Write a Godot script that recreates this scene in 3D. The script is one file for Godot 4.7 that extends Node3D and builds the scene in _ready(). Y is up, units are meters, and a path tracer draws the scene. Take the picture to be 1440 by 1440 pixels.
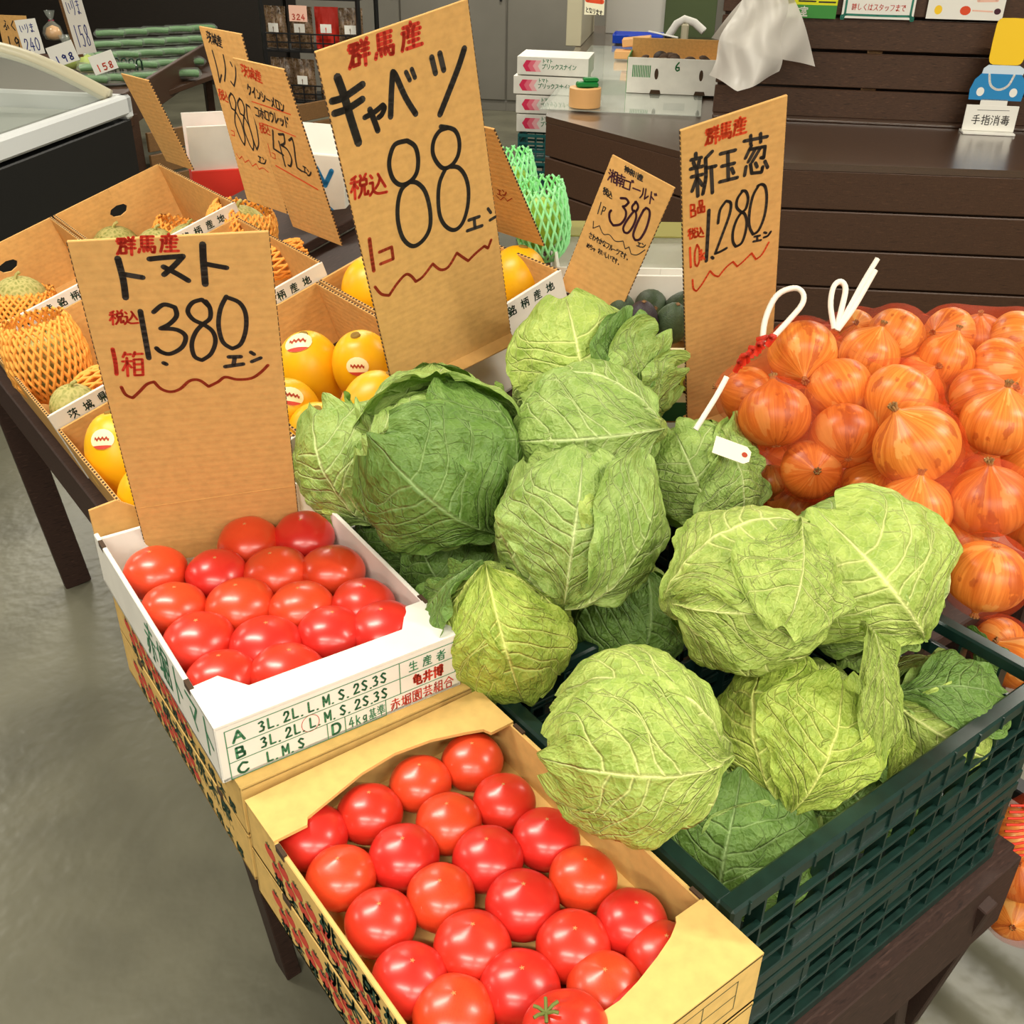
extends Node3D
# A greengrocer's shop: tomato boxes, cabbages and onions in front, melon boxes on a sloped rack, a planked counter behind.
# Units are metres; y = 0 is the level of the boards under the tomato boxes and the shop floor lies at y = FLOOR.

const FOCAL := 1461.0
const FLOOR := -0.70
const EYE := Vector3(-0.248, 0.977, 0.828)
var cam_right: Vector3
var cam_up: Vector3
var cam_fwd: Vector3
var taken := {}
var M := {}
var rng := RandomNumberGenerator.new()
var noise := FastNoiseLite.new()


class MB:
	# collects triangles; corners of a face run counter-clockwise seen from outside
	var v := PackedVector3Array()
	var n := PackedVector3Array()
	var t := PackedVector2Array()
	var c := PackedColorArray()
	var i := PackedInt32Array()
	var col := Color.WHITE
	var tinted := false

	func vert(p: Vector3, nn: Vector3, uv := Vector2.ZERO) -> int:
		v.append(p)
		n.append(nn)
		t.append(uv)
		c.append(col)
		return v.size() - 1

	func tri(a: int, b: int, d: int) -> void:
		i.append(a)
		i.append(d)
		i.append(b)

	func face(pts: Array, out := Vector3.ZERO) -> void:
		var nn: Vector3 = (pts[1] - pts[0]).cross(pts[2] - pts[0]).normalized()
		var list := pts
		if out != Vector3.ZERO and nn.dot(out) < 0.0:
			list = pts.duplicate()
			list.reverse()
			nn = -nn
		var f := v.size()
		for p in list:
			vert(p, nn)
		for k in range(1, list.size() - 1):
			tri(f, f + k, f + k + 1)

	func box(x: Transform3D, s: Vector3, b := 0.0) -> void:
		var h := s * 0.5
		b = minf(b, minf(h.x, minf(h.y, h.z)) * 0.9)
		for k in 3:
			for sg in [-1.0, 1.0]:
				var o := Vector3.ZERO
				o[k] = sg
				var p := []
				for q in [[-1, -1], [1, -1], [1, 1], [-1, 1]]:
					var w := Vector3.ZERO
					w[k] = sg * h[k]
					w[(k + 1) % 3] = q[0] * (h[(k + 1) % 3] - b)
					w[(k + 2) % 3] = q[1] * (h[(k + 2) % 3] - b)
					p.append(x * w)
				face(p, x.basis * o)
		if b <= 0.0:
			return
		for m in 3:
			var k := (m + 1) % 3
			var j := (m + 2) % 3
			for sk in [-1.0, 1.0]:
				for sj in [-1.0, 1.0]:
					var p := []
					for e in [[k, -1.0], [k, 1.0], [j, 1.0], [j, -1.0]]:
						var w := Vector3.ZERO
						w[m] = e[1] * (h[m] - b)
						w[k] = sk * (h[k] if e[0] == k else h[k] - b)
						w[j] = sj * (h[j] if e[0] == j else h[j] - b)
						p.append(x * w)
					var o := Vector3.ZERO
					o[k] = sk
					o[j] = sj
					face(p, x.basis * o)
		for sx in [-1.0, 1.0]:
			for sy in [-1.0, 1.0]:
				for sz in [-1.0, 1.0]:
					var sg := Vector3(sx, sy, sz)
					var p := []
					for k in 3:
						var w := sg * (h - Vector3.ONE * b)
						w[k] = sg[k] * h[k]
						p.append(x * w)
					face(p, x.basis * sg)

	func bx(at: Vector3, s: Vector3, b := 0.0) -> void:
		box(Transform3D(Basis(), at), s, b)

	func bar(a: Vector3, b: Vector3, w: float, h: float, bev := 0.0) -> void:
		# a straight bar of section w x h from a to b
		var z := (b - a).normalized()
		var up := Vector3.UP if absf(z.y) < 0.95 else Vector3.RIGHT
		var x := up.cross(z).normalized()
		box(Transform3D(Basis(x, z.cross(x), z), (a + b) * 0.5), Vector3(w, h, a.distance_to(b)), bev)

	func slab(x: Transform3D, poly: PackedVector2Array, th: float) -> void:
		# a flat sheet of outline poly in the x-y plane, th thick, front towards +z
		var ids := Geometry2D.triangulate_polygon(poly)
		var clock := Geometry2D.is_polygon_clockwise(poly)
		for sg in [1.0, -1.0]:
			var nn: Vector3 = (x.basis.z * sg).normalized()
			var f := v.size()
			for p in poly:
				vert(x * Vector3(p.x, p.y, sg * th * 0.5), nn, p)
			for k in range(0, ids.size(), 3):
				var a: Vector2 = poly[ids[k]]
				var cr: float = (poly[ids[k + 1]] - a).cross(poly[ids[k + 2]] - a) * sg
				if cr > 0.0:
					tri(f + ids[k], f + ids[k + 1], f + ids[k + 2])
				else:
					tri(f + ids[k], f + ids[k + 2], f + ids[k + 1])
		for k in poly.size():
			var a := poly[k]
			var b := poly[(k + 1) % poly.size()]
			var d := (b - a)
			var o := Vector2(d.y, -d.x) * (1.0 if not clock else -1.0)
			face([x * Vector3(a.x, a.y, th * 0.5), x * Vector3(b.x, b.y, th * 0.5), x * Vector3(b.x, b.y, -th * 0.5), x * Vector3(a.x, a.y, -th * 0.5)], x.basis * Vector3(o.x, o.y, 0.0))

	func grid(nu: int, nv: int, f: Callable, wrap := false, flip := false) -> void:
		# a smooth sheet; f(u, v) with u, v in 0..1; normals from neighbours
		var first := v.size()
		for b in nv + 1:
			for a in nu + 1:
				vert(f.call(float(a) / nu, float(b) / nv), Vector3.UP, Vector2(float(a) / nu, float(b) / nv))
		var w := nu + 1
		for b in nv + 1:
			for a in nu + 1:
				var a0 := a - 1
				var a1 := a + 1
				if wrap:
					a0 = nu - 1 if a == 0 else a0
					a1 = 1 if a == nu else a1
				a0 = maxi(a0, 0)
				a1 = mini(a1, nu)
				var b0 := maxi(b - 1, 0)
				var b1 := mini(b + 1, nv)
				var du := v[first + b * w + a1] - v[first + b * w + a0]
				var dv := v[first + b1 * w + a] - v[first + b0 * w + a]
				if du.length_squared() < 1e-14:
					# a pole: borrow the next row's run
					var bb := b1 if b == 0 else b0
					du = v[first + bb * w + a1] - v[first + bb * w + a0]
				var nn := du.cross(dv).normalized()
				n[first + b * w + a] = -nn if flip else nn
		for b in nv:
			for a in nu:
				var p := first + b * w + a
				if flip:
					tri(p, p + w, p + w + 1)
					tri(p, p + w + 1, p + 1)
				else:
					tri(p, p + 1, p + w + 1)
					tri(p, p + w + 1, p + w)

	func lathe(x: Transform3D, prof: Array, seg := 24, wob = null) -> void:
		# prof: (radius, height) from the bottom up
		var m := prof.size() - 1
		grid(seg, m, func(u: float, w: float) -> Vector3:
			var q: Vector2 = prof[roundi(w * m)]
			var a := -u * TAU
			var r := q.x
			if wob != null:
				r *= wob.call(u, w)
			return x * Vector3(cos(a) * r, q.y, sin(a) * r), true)

	func tube(pts: Array, r: float, seg := 6, closed := false) -> void:
		var m := pts.size()
		var nrm := Vector3.ZERO
		var rings := []
		for k in m:
			var d: Vector3
			if closed:
				d = (pts[(k + 1) % m] - pts[(k - 1 + m) % m]).normalized()
			else:
				d = (pts[mini(k + 1, m - 1)] - pts[maxi(k - 1, 0)]).normalized()
			if nrm == Vector3.ZERO:
				nrm = d.cross(Vector3.UP if absf(d.y) < 0.9 else Vector3.RIGHT).normalized()
			nrm = (nrm - d * nrm.dot(d)).normalized()
			var bn := d.cross(nrm)
			var f := v.size()
			for s in seg:
				var a := TAU * s / seg
				var o := nrm * cos(a) + bn * sin(a)
				vert(pts[k] + o * r, o)
			rings.append(f)
		for k in (m if closed else m - 1):
			var f: int = rings[k]
			var g: int = rings[(k + 1) % m]
			for s in seg:
				var s1 := (s + 1) % seg
				tri(f + s, f + s1, g + s1)
				tri(f + s, g + s1, g + s)
		if not closed:
			for e in 2:
				var f: int = rings[0] if e == 0 else rings[m - 1]
				for s in range(1, seg - 1):
					if e == 0:
						tri(f, f + s + 1, f + s)
					else:
						tri(f, f + s, f + s + 1)

	func ink(pts: Array, w: float, lift := 0.0004) -> void:
		# a marker stroke through 2-D points on the x-y plane, rounded at its ends
		var p := pts
		if pts.size() > 2:
			p = []
			for k in pts.size() - 1:
				var p0: Vector2 = pts[maxi(k - 1, 0)]
				var p1: Vector2 = pts[k]
				var p2: Vector2 = pts[k + 1]
				var p3: Vector2 = pts[mini(k + 2, pts.size() - 1)]
				var sharp: bool = k > 0 and (p1 - p0).normalized().dot((p2 - p1).normalized()) < 0.45
				var sharp2: bool = k + 2 < pts.size() and (p2 - p1).normalized().dot((p3 - p2).normalized()) < 0.45
				if sharp:
					p0 = p1
				if sharp2:
					p3 = p2
				for s in 4:
					p.append(p1.cubic_interpolate(p2, p0, p3, s / 4.0))
			p.append(pts[-1])
		var h := w * 0.5
		for k in p.size() - 1:
			var a: Vector2 = p[k]
			var b: Vector2 = p[k + 1]
			if a.distance_to(b) < 1e-6:
				continue
			var d := (b - a).normalized().orthogonal() * h
			var f := v.size()
			for q in [a + d, b + d, b - d, a - d]:
				vert(Vector3(q.x, q.y, lift), Vector3.BACK)
			var cr: float = ((b + d) - (a + d)).cross((b - d) - (a + d))
			if cr > 0.0:
				tri(f, f + 1, f + 2)
				tri(f, f + 2, f + 3)
			else:
				tri(f, f + 2, f + 1)
				tri(f, f + 3, f + 2)
		for k in p.size():
			var q: Vector2 = p[k]
			var f := v.size()
			for s in 8:
				vert(Vector3(q.x + cos(TAU * s / 8) * h, q.y + sin(TAU * s / 8) * h, lift), Vector3.BACK)
			for s in range(1, 7):
				tri(f, f + s, f + s + 1)

	func patch(poly: Array, lift := 0.0004) -> void:
		# a flat printed patch on the x-y plane
		var pp := PackedVector2Array(poly)
		var ids := Geometry2D.triangulate_polygon(pp)
		var f := v.size()
		for q in pp:
			vert(Vector3(q.x, q.y, lift), Vector3.BACK)
		for k in range(0, ids.size(), 3):
			if (pp[ids[k + 1]] - pp[ids[k]]).cross(pp[ids[k + 2]] - pp[ids[k]]) > 0.0:
				tri(f + ids[k], f + ids[k + 1], f + ids[k + 2])
			else:
				tri(f + ids[k], f + ids[k + 2], f + ids[k + 1])

	func moved(x: Transform3D) -> void:
		var it := x.basis.inverse().transposed()
		for k in v.size():
			v[k] = x * v[k]
			n[k] = (it * n[k]).normalized()

	func mesh() -> ArrayMesh:
		var a := []
		a.resize(Mesh.ARRAY_MAX)
		a[Mesh.ARRAY_VERTEX] = v
		a[Mesh.ARRAY_NORMAL] = n
		a[Mesh.ARRAY_TEX_UV] = t
		if tinted:
			a[Mesh.ARRAY_COLOR] = c
		a[Mesh.ARRAY_INDEX] = i
		var m := ArrayMesh.new()
		if v.size():
			m.add_surface_from_arrays(Mesh.PRIMITIVE_TRIANGLES, a)
		return m


# ---------------------------------------------------------------- places in the photograph
func ray(x: float, y: float) -> Vector3:
	return cam_fwd + cam_right * ((x - 720.0) / FOCAL) - cam_up * ((y - 720.0) / FOCAL)


func at(x: float, y: float, depth: float) -> Vector3:
	return EYE + ray(x, y) * depth


func on_y(x: float, y: float, h: float) -> Vector3:
	var d := ray(x, y)
	return EYE + d * ((h - EYE.y) / d.y)


func on_plane(x: float, y: float, p: Vector3, nn: Vector3) -> Vector3:
	var d := ray(x, y)
	return EYE + d * ((p - EYE).dot(nn) / d.dot(nn))


# ---------------------------------------------------------------- things and parts
func numbered(called: String) -> String:
	var k: int = taken.get(called, 0)
	taken[called] = k + 1
	return called if k == 0 else "%s_%03d" % [called, k]


func thing(called: String, label: String, category: String, where := Vector3.ZERO, group := "", basis_ := Basis()) -> Node3D:
	var o := Node3D.new()
	o.name = numbered(called)
	add_child(o)
	o.transform = Transform3D(basis_, where)
	o.set_meta("label", label)
	o.set_meta("category", category)
	if group:
		o.set_meta("group", group)
	return o


func part(parent: Node3D, called: String, mb: MB, m: Material, label := "", world := false) -> MeshInstance3D:
	if world:
		mb.moved(parent.transform.affine_inverse())
	var o := MeshInstance3D.new()
	o.name = called
	o.mesh = mb.mesh()
	o.material_override = m
	parent.add_child(o, true)
	if label:
		o.set_meta("label", label)
	return o


func struct(called: String, mb: MB, m: Material) -> MeshInstance3D:
	var o := MeshInstance3D.new()
	o.name = called
	o.mesh = mb.mesh()
	o.material_override = m
	add_child(o, true)
	o.set_meta("kind", "structure")
	return o


# ---------------------------------------------------------------- materials
func noise_tex(freq: float, ramp: Array, size := 256, seed_ := 1, kind := FastNoiseLite.TYPE_SIMPLEX_SMOOTH, oct := 4) -> NoiseTexture2D:
	var f := FastNoiseLite.new()
	f.seed = seed_
	f.noise_type = kind
	f.frequency = freq
	f.fractal_octaves = oct
	var t := NoiseTexture2D.new()
	t.width = size
	t.height = size
	t.seamless = true
	t.noise = f
	if ramp.size():
		var gr := Gradient.new()
		var offs := PackedFloat32Array()
		for k in ramp.size():
			offs.append(float(k) / (ramp.size() - 1))
		gr.offsets = offs
		gr.colors = PackedColorArray(ramp)
		t.color_ramp = gr
	return t


func mat(called: String, col: Color, rough := 0.6, opt := {}) -> StandardMaterial3D:
	var m := StandardMaterial3D.new()
	m.resource_name = called
	m.albedo_color = col
	m.roughness = rough
	m.metallic_specular = opt.get("spec", 0.5)
	m.metallic = opt.get("metal", 0.0)
	if opt.has("tex"):
		m.albedo_texture = opt.tex
	if opt.has("bump"):
		m.heightmap_enabled = true
		m.heightmap_texture = opt.bump
		m.heightmap_scale = opt.get("depth", 0.05)
	if opt.has("tri"):
		m.uv1_triplanar = true
		var s = opt.tri
		m.uv1_scale = s if s is Vector3 else Vector3.ONE * s
	if opt.has("rough_tex"):
		m.roughness_texture = opt.rough_tex
		m.roughness_texture_channel = BaseMaterial3D.TEXTURE_CHANNEL_RED
	if opt.has("alpha"):
		m.transparency = BaseMaterial3D.TRANSPARENCY_ALPHA
		m.albedo_color.a = opt.alpha
	if opt.has("coat"):
		m.clearcoat_enabled = true
		m.clearcoat = opt.coat
		m.clearcoat_roughness = opt.get("coat_rough", 0.2)
	if opt.has("sss"):
		m.subsurf_scatter_enabled = true
		m.subsurf_scatter_strength = opt.sss
	if opt.has("back"):
		m.backlight_enabled = true
		m.backlight = opt.back
	if opt.has("vc"):
		m.vertex_color_use_as_albedo = true
	return m


func g(x: float) -> Color:
	return Color(x, x, x)


func flute_image() -> ImageTexture:
	# the ribs that the corrugated core presses through kraft paper
	var im := Image.create(64, 256, false, Image.FORMAT_L8)
	for y in 256:
		for x in 64:
			var k := 0.5 + 0.28 * sin(TAU * y / 256.0 * 16.0) + 0.18 * noise.get_noise_2d(x * 9.0, y * 2.0)
			im.set_pixel(x, y, g(clampf(k, 0, 1)))
	return ImageTexture.create_from_image(im)


func leaf_images() -> Array:
	# a cabbage leaf seen from outside: midrib up the middle, side veins, a fine net between them; [colour, height]
	var S := 768
	var vein := PackedFloat32Array()
	vein.resize(S * S)
	var strokes := []   # [points, width at start, width at end, strength]
	strokes.append([[Vector2(0.5, 0.0), Vector2(0.5, 0.07)], 0.20, 0.075, 1.0])
	strokes.append([[Vector2(0.5, 0.07), Vector2(0.502, 0.22)], 0.075, 0.036, 1.0])
	strokes.append([[Vector2(0.502, 0.22), Vector2(0.503, 0.4), Vector2(0.497, 0.7), Vector2(0.5, 0.97)], 0.036, 0.006, 1.0])
	var r := RandomNumberGenerator.new()
	r.seed = 11
	for k in 7:
		for sg in [-1.0, 1.0]:
			var y0: float = 0.02 + k * 0.105 + r.randf_range(-0.03, 0.03) + (0.02 if sg > 0 else 0.0)
			y0 = maxf(y0, 0.01)
			var reach: float = r.randf_range(0.40, 0.48)
			var rise: float = r.randf_range(0.32, 0.44) * (1.0 - 0.35 * k / 7.0)
			var p := [Vector2(0.5, y0)]
			for s in range(1, 8):
				var q := s / 7.0
				p.append(Vector2(0.5 + sg * reach * (q ** 0.9), y0 + rise * (q ** 1.2) + 0.016 * sin(q * 8.0 + k * 2.0 + sg)))
			strokes.append([p, 0.014 if k > 1 else 0.022, 0.0035, 0.8])
			for b in 3:
				var at_: int = 2 + b * 2
				var q0: Vector2 = p[mini(at_, 7)]
				for up in [-1.0, 1.0]:
					var len: float = r.randf_range(0.05, 0.10)
					strokes.append([[q0, q0 + Vector2(sg * len * 0.5, up * len * 0.6 + 0.02), q0 + Vector2(sg * len * 0.8, up * len * 1.2 + 0.03)], 0.006, 0.002, 0.6])
	for st in strokes:
		var p: Array = st[0]
		for k in p.size() - 1:
			var a: Vector2 = p[k] * S
			var b: Vector2 = p[k + 1] * S
			var w0: float = lerpf(st[1], st[2], float(k) / (p.size() - 1)) * S
			var w1: float = lerpf(st[1], st[2], float(k + 1) / (p.size() - 1)) * S
			var rad := maxf(w0, w1) * 1.6
			var d := b - a
			var l2 := maxf(d.length_squared(), 1e-6)
			for y in range(maxi(0, int(minf(a.y, b.y) - rad)), mini(S, int(maxf(a.y, b.y) + rad) + 1)):
				for x in range(maxi(0, int(minf(a.x, b.x) - rad)), mini(S, int(maxf(a.x, b.x) + rad) + 1)):
					var q := clampf((Vector2(x, y) - a).dot(d) / l2, 0, 1)
					var e := (Vector2(x, y) - a - d * q).length() / (lerpf(w0, w1, q) * 0.5)
					if e < 3.0:
						var val: float = st[3] * exp(-e * e * 0.7)
						if val > vein[y * S + x]:
							vein[y * S + x] = val
	var cell := FastNoiseLite.new()
	cell.seed = 5
	cell.noise_type = FastNoiseLite.TYPE_CELLULAR
	cell.cellular_return_type = FastNoiseLite.RETURN_DISTANCE2_SUB
	cell.cellular_jitter = 1.0
	cell.frequency = 0.024
	cell.domain_warp_enabled = true
	cell.domain_warp_amplitude = 14.0
	cell.domain_warp_frequency = 0.02
	cell.fractal_type = FastNoiseLite.FRACTAL_NONE
	var blot := FastNoiseLite.new()
	blot.seed = 9
	blot.frequency = 0.008
	var fine := FastNoiseLite.new()
	fine.seed = 3
	fine.frequency = 0.09
	var bytes := PackedByteArray()
	bytes.resize(S * S * 3)
	var high := PackedByteArray()
	high.resize(S * S)
	for y in S:
		for x in S:
			var k := y * S + x
			var d2 := cell.get_noise_2d(x, y) + 1.0
			var net := clampf(1.0 - d2 * 9.0, 0.0, 1.0)
			var vv := maxf(vein[k], net * 0.30)
			var bl := blot.get_noise_2d(x, y) * 0.13 + fine.get_noise_2d(x, y) * 0.045
			var base := Vector3(0.65 + bl, 0.735 + bl * 0.8, 0.41 + bl * 0.9)
			var pale := Vector3(0.95, 0.97, 0.74)
			var q := base.lerp(pale, vv * 0.92)
			bytes[k * 3] = int(clampf(q.x, 0, 1) * 255)
			bytes[k * 3 + 1] = int(clampf(q.y, 0, 1) * 255)
			bytes[k * 3 + 2] = int(clampf(q.z, 0, 1) * 255)
			var puff := clampf(d2 * 1.4, 0.0, 0.5)
			high[k] = int(clampf(0.25 + puff * 0.28 + vein[k] * 0.55 + fine.get_noise_2d(x * 0.5, y * 0.5) * 0.09 + blot.get_noise_2d(x * 3.0, y * 3.0) * 0.16, 0, 1) * 255)
	return [ImageTexture.create_from_image(Image.create_from_data(S, S, false, Image.FORMAT_RGB8, bytes)), ImageTexture.create_from_image(Image.create_from_data(S, S, false, Image.FORMAT_L8, high))]


func onion_image() -> ImageTexture:
	# dry skin: streaks that run from root to neck, with brown torn patches
	var W := 512
	var H := 256
	var st := FastNoiseLite.new()
	st.seed = 21
	st.frequency = 0.05
	var pa := FastNoiseLite.new()
	pa.seed = 4
	pa.frequency = 0.011
	var bytes := PackedByteArray()
	bytes.resize(W * H * 3)
	for y in H:
		for x in W:
			var a := TAU * x / W
			var cx := cos(a) * 60.0
			var cy := sin(a) * 60.0
			var s := st.get_noise_3d(cx * 2.2, cy * 2.2, y * 0.12) * 0.5 + st.get_noise_3d(cx * 5.0, cy * 5.0, y * 0.1) * 0.35
			var p := pa.get_noise_3d(cx * 1.5, cy * 1.5, y * 0.35)
			var base := Vector3(0.87, 0.57, 0.24) + Vector3(0.26, 0.32, 0.24) * s
			var torn := smoothstep(0.30, 0.35, p + st.get_noise_3d(cx, cy, y * 1.0) * 0.10)
			base = base.lerp(Vector3(0.52, 0.24, 0.10), torn * 0.45)
			var light := smoothstep(0.22, 0.27, -p + st.get_noise_3d(cx * 1.3, cy * 1.3, y * 0.7 + 50.0) * 0.10)
			base = base.lerp(Vector3(0.93, 0.76, 0.45), light * 0.75)
			var k := (y * W + x) * 3
			bytes[k] = int(clampf(base.x, 0, 1) * 255)
			bytes[k + 1] = int(clampf(base.y, 0, 1) * 255)
			bytes[k + 2] = int(clampf(base.z, 0, 1) * 255)
	return ImageTexture.create_from_image(Image.create_from_data(W, H, false, Image.FORMAT_RGB8, bytes))


func make_materials() -> void:
	var flute := flute_image()
	var fibre := noise_tex(0.03, [g(0.93), g(0.97), g(1.0)], 256, 2, FastNoiseLite.TYPE_SIMPLEX, 5)
	var fine := noise_tex(0.08, [g(0.2), g(0.8)], 256, 7, FastNoiseLite.TYPE_SIMPLEX, 4)
	var streak := noise_tex(0.02, [g(0.42), g(0.7), g(0.62), g(1.0)], 512, 13, FastNoiseLite.TYPE_SIMPLEX, 5)
	M.kraft = mat("kraft", Color(0.87, 0.675, 0.41), 0.85, {tex = fibre, tri = 6.0, bump = flute, depth = 0.025, spec = 0.3})
	M.kraft_gold = mat("golden_board", Color(0.89, 0.735, 0.44), 0.75, {tex = fibre, tri = 5.0, spec = 0.35})
	M.kraft_edge = mat("kraft_edge", Color(0.72, 0.57, 0.38), 0.9, {tex = fine, tri = Vector3(60, 60, 60)})
	M.board_white = mat("white_board", Color(0.92, 0.905, 0.87), 0.7, {tex = noise_tex(0.02, [g(0.95), g(1.0)], 128, 5), tri = 4.0, spec = 0.35})
	M.slot = mat("dark_slot", Color(0.27, 0.19, 0.12), 0.9)
	M.ink_black = mat("black_marker", Color(0.19, 0.17, 0.155), 0.7)
	M.ink_red = mat("red_marker", Color(0.80, 0.20, 0.12), 0.7)
	M.ink_orange = mat("orange_red_marker", Color(0.87, 0.29, 0.12), 0.7)
	M.ink_brown = mat("brown_red_marker", Color(0.66, 0.22, 0.10), 0.7)
	M.ink_purple = mat("purple_marker", Color(0.27, 0.10, 0.17), 0.7)
	M.ink_blue = mat("blue_marker", Color(0.18, 0.22, 0.55), 0.7)
	M.print_green = mat("green_print", Color(0.27, 0.53, 0.38), 0.7)
	M.print_dark = mat("dark_green_print", Color(0.15, 0.28, 0.21), 0.7)
	M.print_red = mat("red_print", Color(0.80, 0.26, 0.19), 0.7)
	M.wood = mat("dark_wood", Color(0.44, 0.30, 0.21), 0.5, {tex = streak, tri = Vector3(1.2, 9.0, 9.0), bump = streak, depth = 0.05, spec = 0.45})
	M.wood_top = mat("varnished_dark_wood", Color(0.44, 0.30, 0.21), 0.3, {tex = streak, tri = Vector3(1.2, 9.0, 9.0), spec = 0.7, coat = 1.0, coat_rough = 0.22})
	M.wood_table = mat("table_wood", Color(0.36, 0.255, 0.22), 0.6, {tex = streak, tri = Vector3(1.5, 9.0, 9.0), spec = 0.4})
	M.wood_pale = mat("pale_pine", Color(0.72, 0.52, 0.30), 0.6, {tex = streak, tri = Vector3(1.5, 8.0, 8.0)})
	M.tomato = mat("tomato_skin", Color(0.86, 0.20, 0.135), 0.31, {tex = noise_tex(0.012, [Color(1, 0.86, 0.80), Color(0.96, 1, 1), Color(1, 1.0, 0.9)], 256, 31), tri = 6.0, spec = 0.55, coat = 0.2, coat_rough = 0.2})
	M.tomato_b = mat("tomato_skin_orange", Color(0.89, 0.275, 0.14), 0.32, {tex = noise_tex(0.012, [Color(1, 0.82, 0.76), Color(0.96, 1, 1), Color(1, 1.0, 0.9)], 256, 33), tri = 6.0, spec = 0.55, coat = 0.2, coat_rough = 0.2})
	M.tomato_c = mat("tomato_skin_deep", Color(0.82, 0.165, 0.13), 0.31, {spec = 0.55, coat = 0.2, coat_rough = 0.2})
	M.scar = mat("blossom_scar", Color(0.80, 0.55, 0.33), 0.8)
	M.calyx = mat("dry_calyx", Color(0.42, 0.45, 0.20), 0.8)
	M.melon = mat("yellow_melon", Color(0.98, 0.755, 0.07), 0.38, {tex = noise_tex(0.02, [Color(0.95, 0.9, 0.9), g(1.0)], 256, 8), tri = 4.0})
	var vor := FastNoiseLite.new()
	M.netmelon = mat("netted_rind", Color(0.74, 0.72, 0.50), 0.75, {tex = cell_tex(0.085, Color(0.72, 0.76, 0.52), Color(1.0, 0.97, 0.86)), tri = 5.0})
	M.foam_orange = mat("orange_foam", Color(1.0, 0.69, 0.30), 0.7)
	M.foam_green = mat("green_foam", Color(0.66, 0.98, 0.70), 0.7)
	M.sticker = mat("cream_sticker", Color(0.98, 0.93, 0.74), 0.4)
	M.stem_scar = mat("stem_scar", Color(0.55, 0.42, 0.12), 0.8)
	var leaf := leaf_images()
	for k in 4:
		var tone: Color = [Color(1.0, 1.0, 0.86), Color(0.90, 0.94, 0.86), Color(0.64, 0.74, 0.62), Color(1.0, 1.0, 0.76)][k]
		M["leaf%d" % k] = mat(["pale_leaf", "sage_leaf", "dark_leaf", "yellow_leaf"][k], tone, 0.46, {tex = leaf[0], bump = leaf[1], depth = 0.5, spec = 0.42, back = Color(0.30, 0.42, 0.12)})
	M.onion = mat("onion_skin", Color(1.0, 0.93, 0.86), 0.36, {tex = onion_image(), spec = 0.5})
	M.onion_b = mat("onion_skin_brown", Color(0.90, 0.78, 0.70), 0.38, {tex = M.onion.albedo_texture, spec = 0.5})
	M.onion_c = mat("onion_skin_yellow", Color(1.0, 1.0, 0.95), 0.34, {tex = M.onion.albedo_texture, spec = 0.5})
	M.neck = mat("onion_neck", Color(0.62, 0.45, 0.25), 0.85)
	M.net_red = mat("red_net", Color(1.0, 0.34, 0.10), 0.55, {alpha = 0.18})
	M.net_dense = mat("gathered_net", Color(0.90, 0.20, 0.10), 0.6, {alpha = 0.85})
	M.cord = mat("white_cord", Color(0.93, 0.90, 0.85), 0.6)
	M.tag = mat("cream_tag", Color(0.93, 0.91, 0.80), 0.7)
	M.crate = mat("green_plastic", Color(0.085, 0.20, 0.175), 0.34, {tex = noise_tex(0.03, [g(0.8), g(1.0)], 256, 41), tri = 5.0, spec = 0.55})
	M.crate_teal = mat("teal_plastic", Color(0.05, 0.36, 0.36), 0.4)
	M.avocado = mat("avocado_skin", Color(0.28, 0.36, 0.23), 0.55, {bump = fine, depth = 0.12, tri = 14.0, tex = noise_tex(0.05, [g(0.7), g(1.0)], 128, 17)})
	M.avocado_ripe = mat("ripe_avocado_skin", Color(0.20, 0.155, 0.18), 0.55, {bump = fine, depth = 0.12, tri = 14.0})
	M.black = mat("black_plastic", Color(0.05, 0.05, 0.055), 0.45)
	M.black_panel = mat("black_panel", Color(0.075, 0.07, 0.08), 0.5, {tex = streak, tri = Vector3(7.0, 0.7, 7.0)})
	M.steel_grey = mat("grey_steel", Color(0.50, 0.485, 0.45), 0.45, {tex = noise_tex(0.01, [g(0.93), g(1.0)], 128, 51), tri = 1.0})
	M.white_plastic = mat("white_plastic", Color(0.86, 0.87, 0.87), 0.35)
	M.cream = mat("cream_plastic", Color(0.76, 0.73, 0.62), 0.4)
	M.glass = mat("glass", Color(0.80, 0.84, 0.80), 0.05, {alpha = 0.28})
	M.film = mat("clear_film", Color(0.9, 0.94, 0.9), 0.12, {alpha = 0.12})
	M.bag = mat("white_film", Color(0.95, 0.93, 0.90), 0.3, {alpha = 0.8, back = Color(0.4, 0.4, 0.38)})
	M.paper = mat("paper", Color(0.93, 0.92, 0.89), 0.7)
	M.pink = mat("pink_paper", Color(0.95, 0.76, 0.68), 0.7)
	M.red_card = mat("red_card", Color(0.85, 0.17, 0.10), 0.6)
	M.cucumber = mat("cucumber_skin", Color(0.30, 0.55, 0.22), 0.5, {tex = noise_tex(0.06, [Color(0.6, 0.75, 0.5), g(1.0)], 128, 61), tri = 8.0})
	M.pale_green = mat("pale_green", Color(0.68, 0.75, 0.25), 0.5)
	M.tape = mat("tan_tape", Color(0.87, 0.66, 0.42), 0.5)
	M.green_plastic = mat("bright_green", Color(0.06, 0.48, 0.20), 0.4)
	M.blue = mat("blue_plastic", Color(0.06, 0.28, 0.80), 0.4)
	M.car_blue = mat("sky_blue_print", Color(0.12, 0.52, 0.76), 0.5)
	M.yellow = mat("yellow_print", Color(0.98, 0.80, 0.12), 0.5)
	M.poster_yellow = mat("poster_yellow", Color(0.90, 0.90, 0.10), 0.5)
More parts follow.
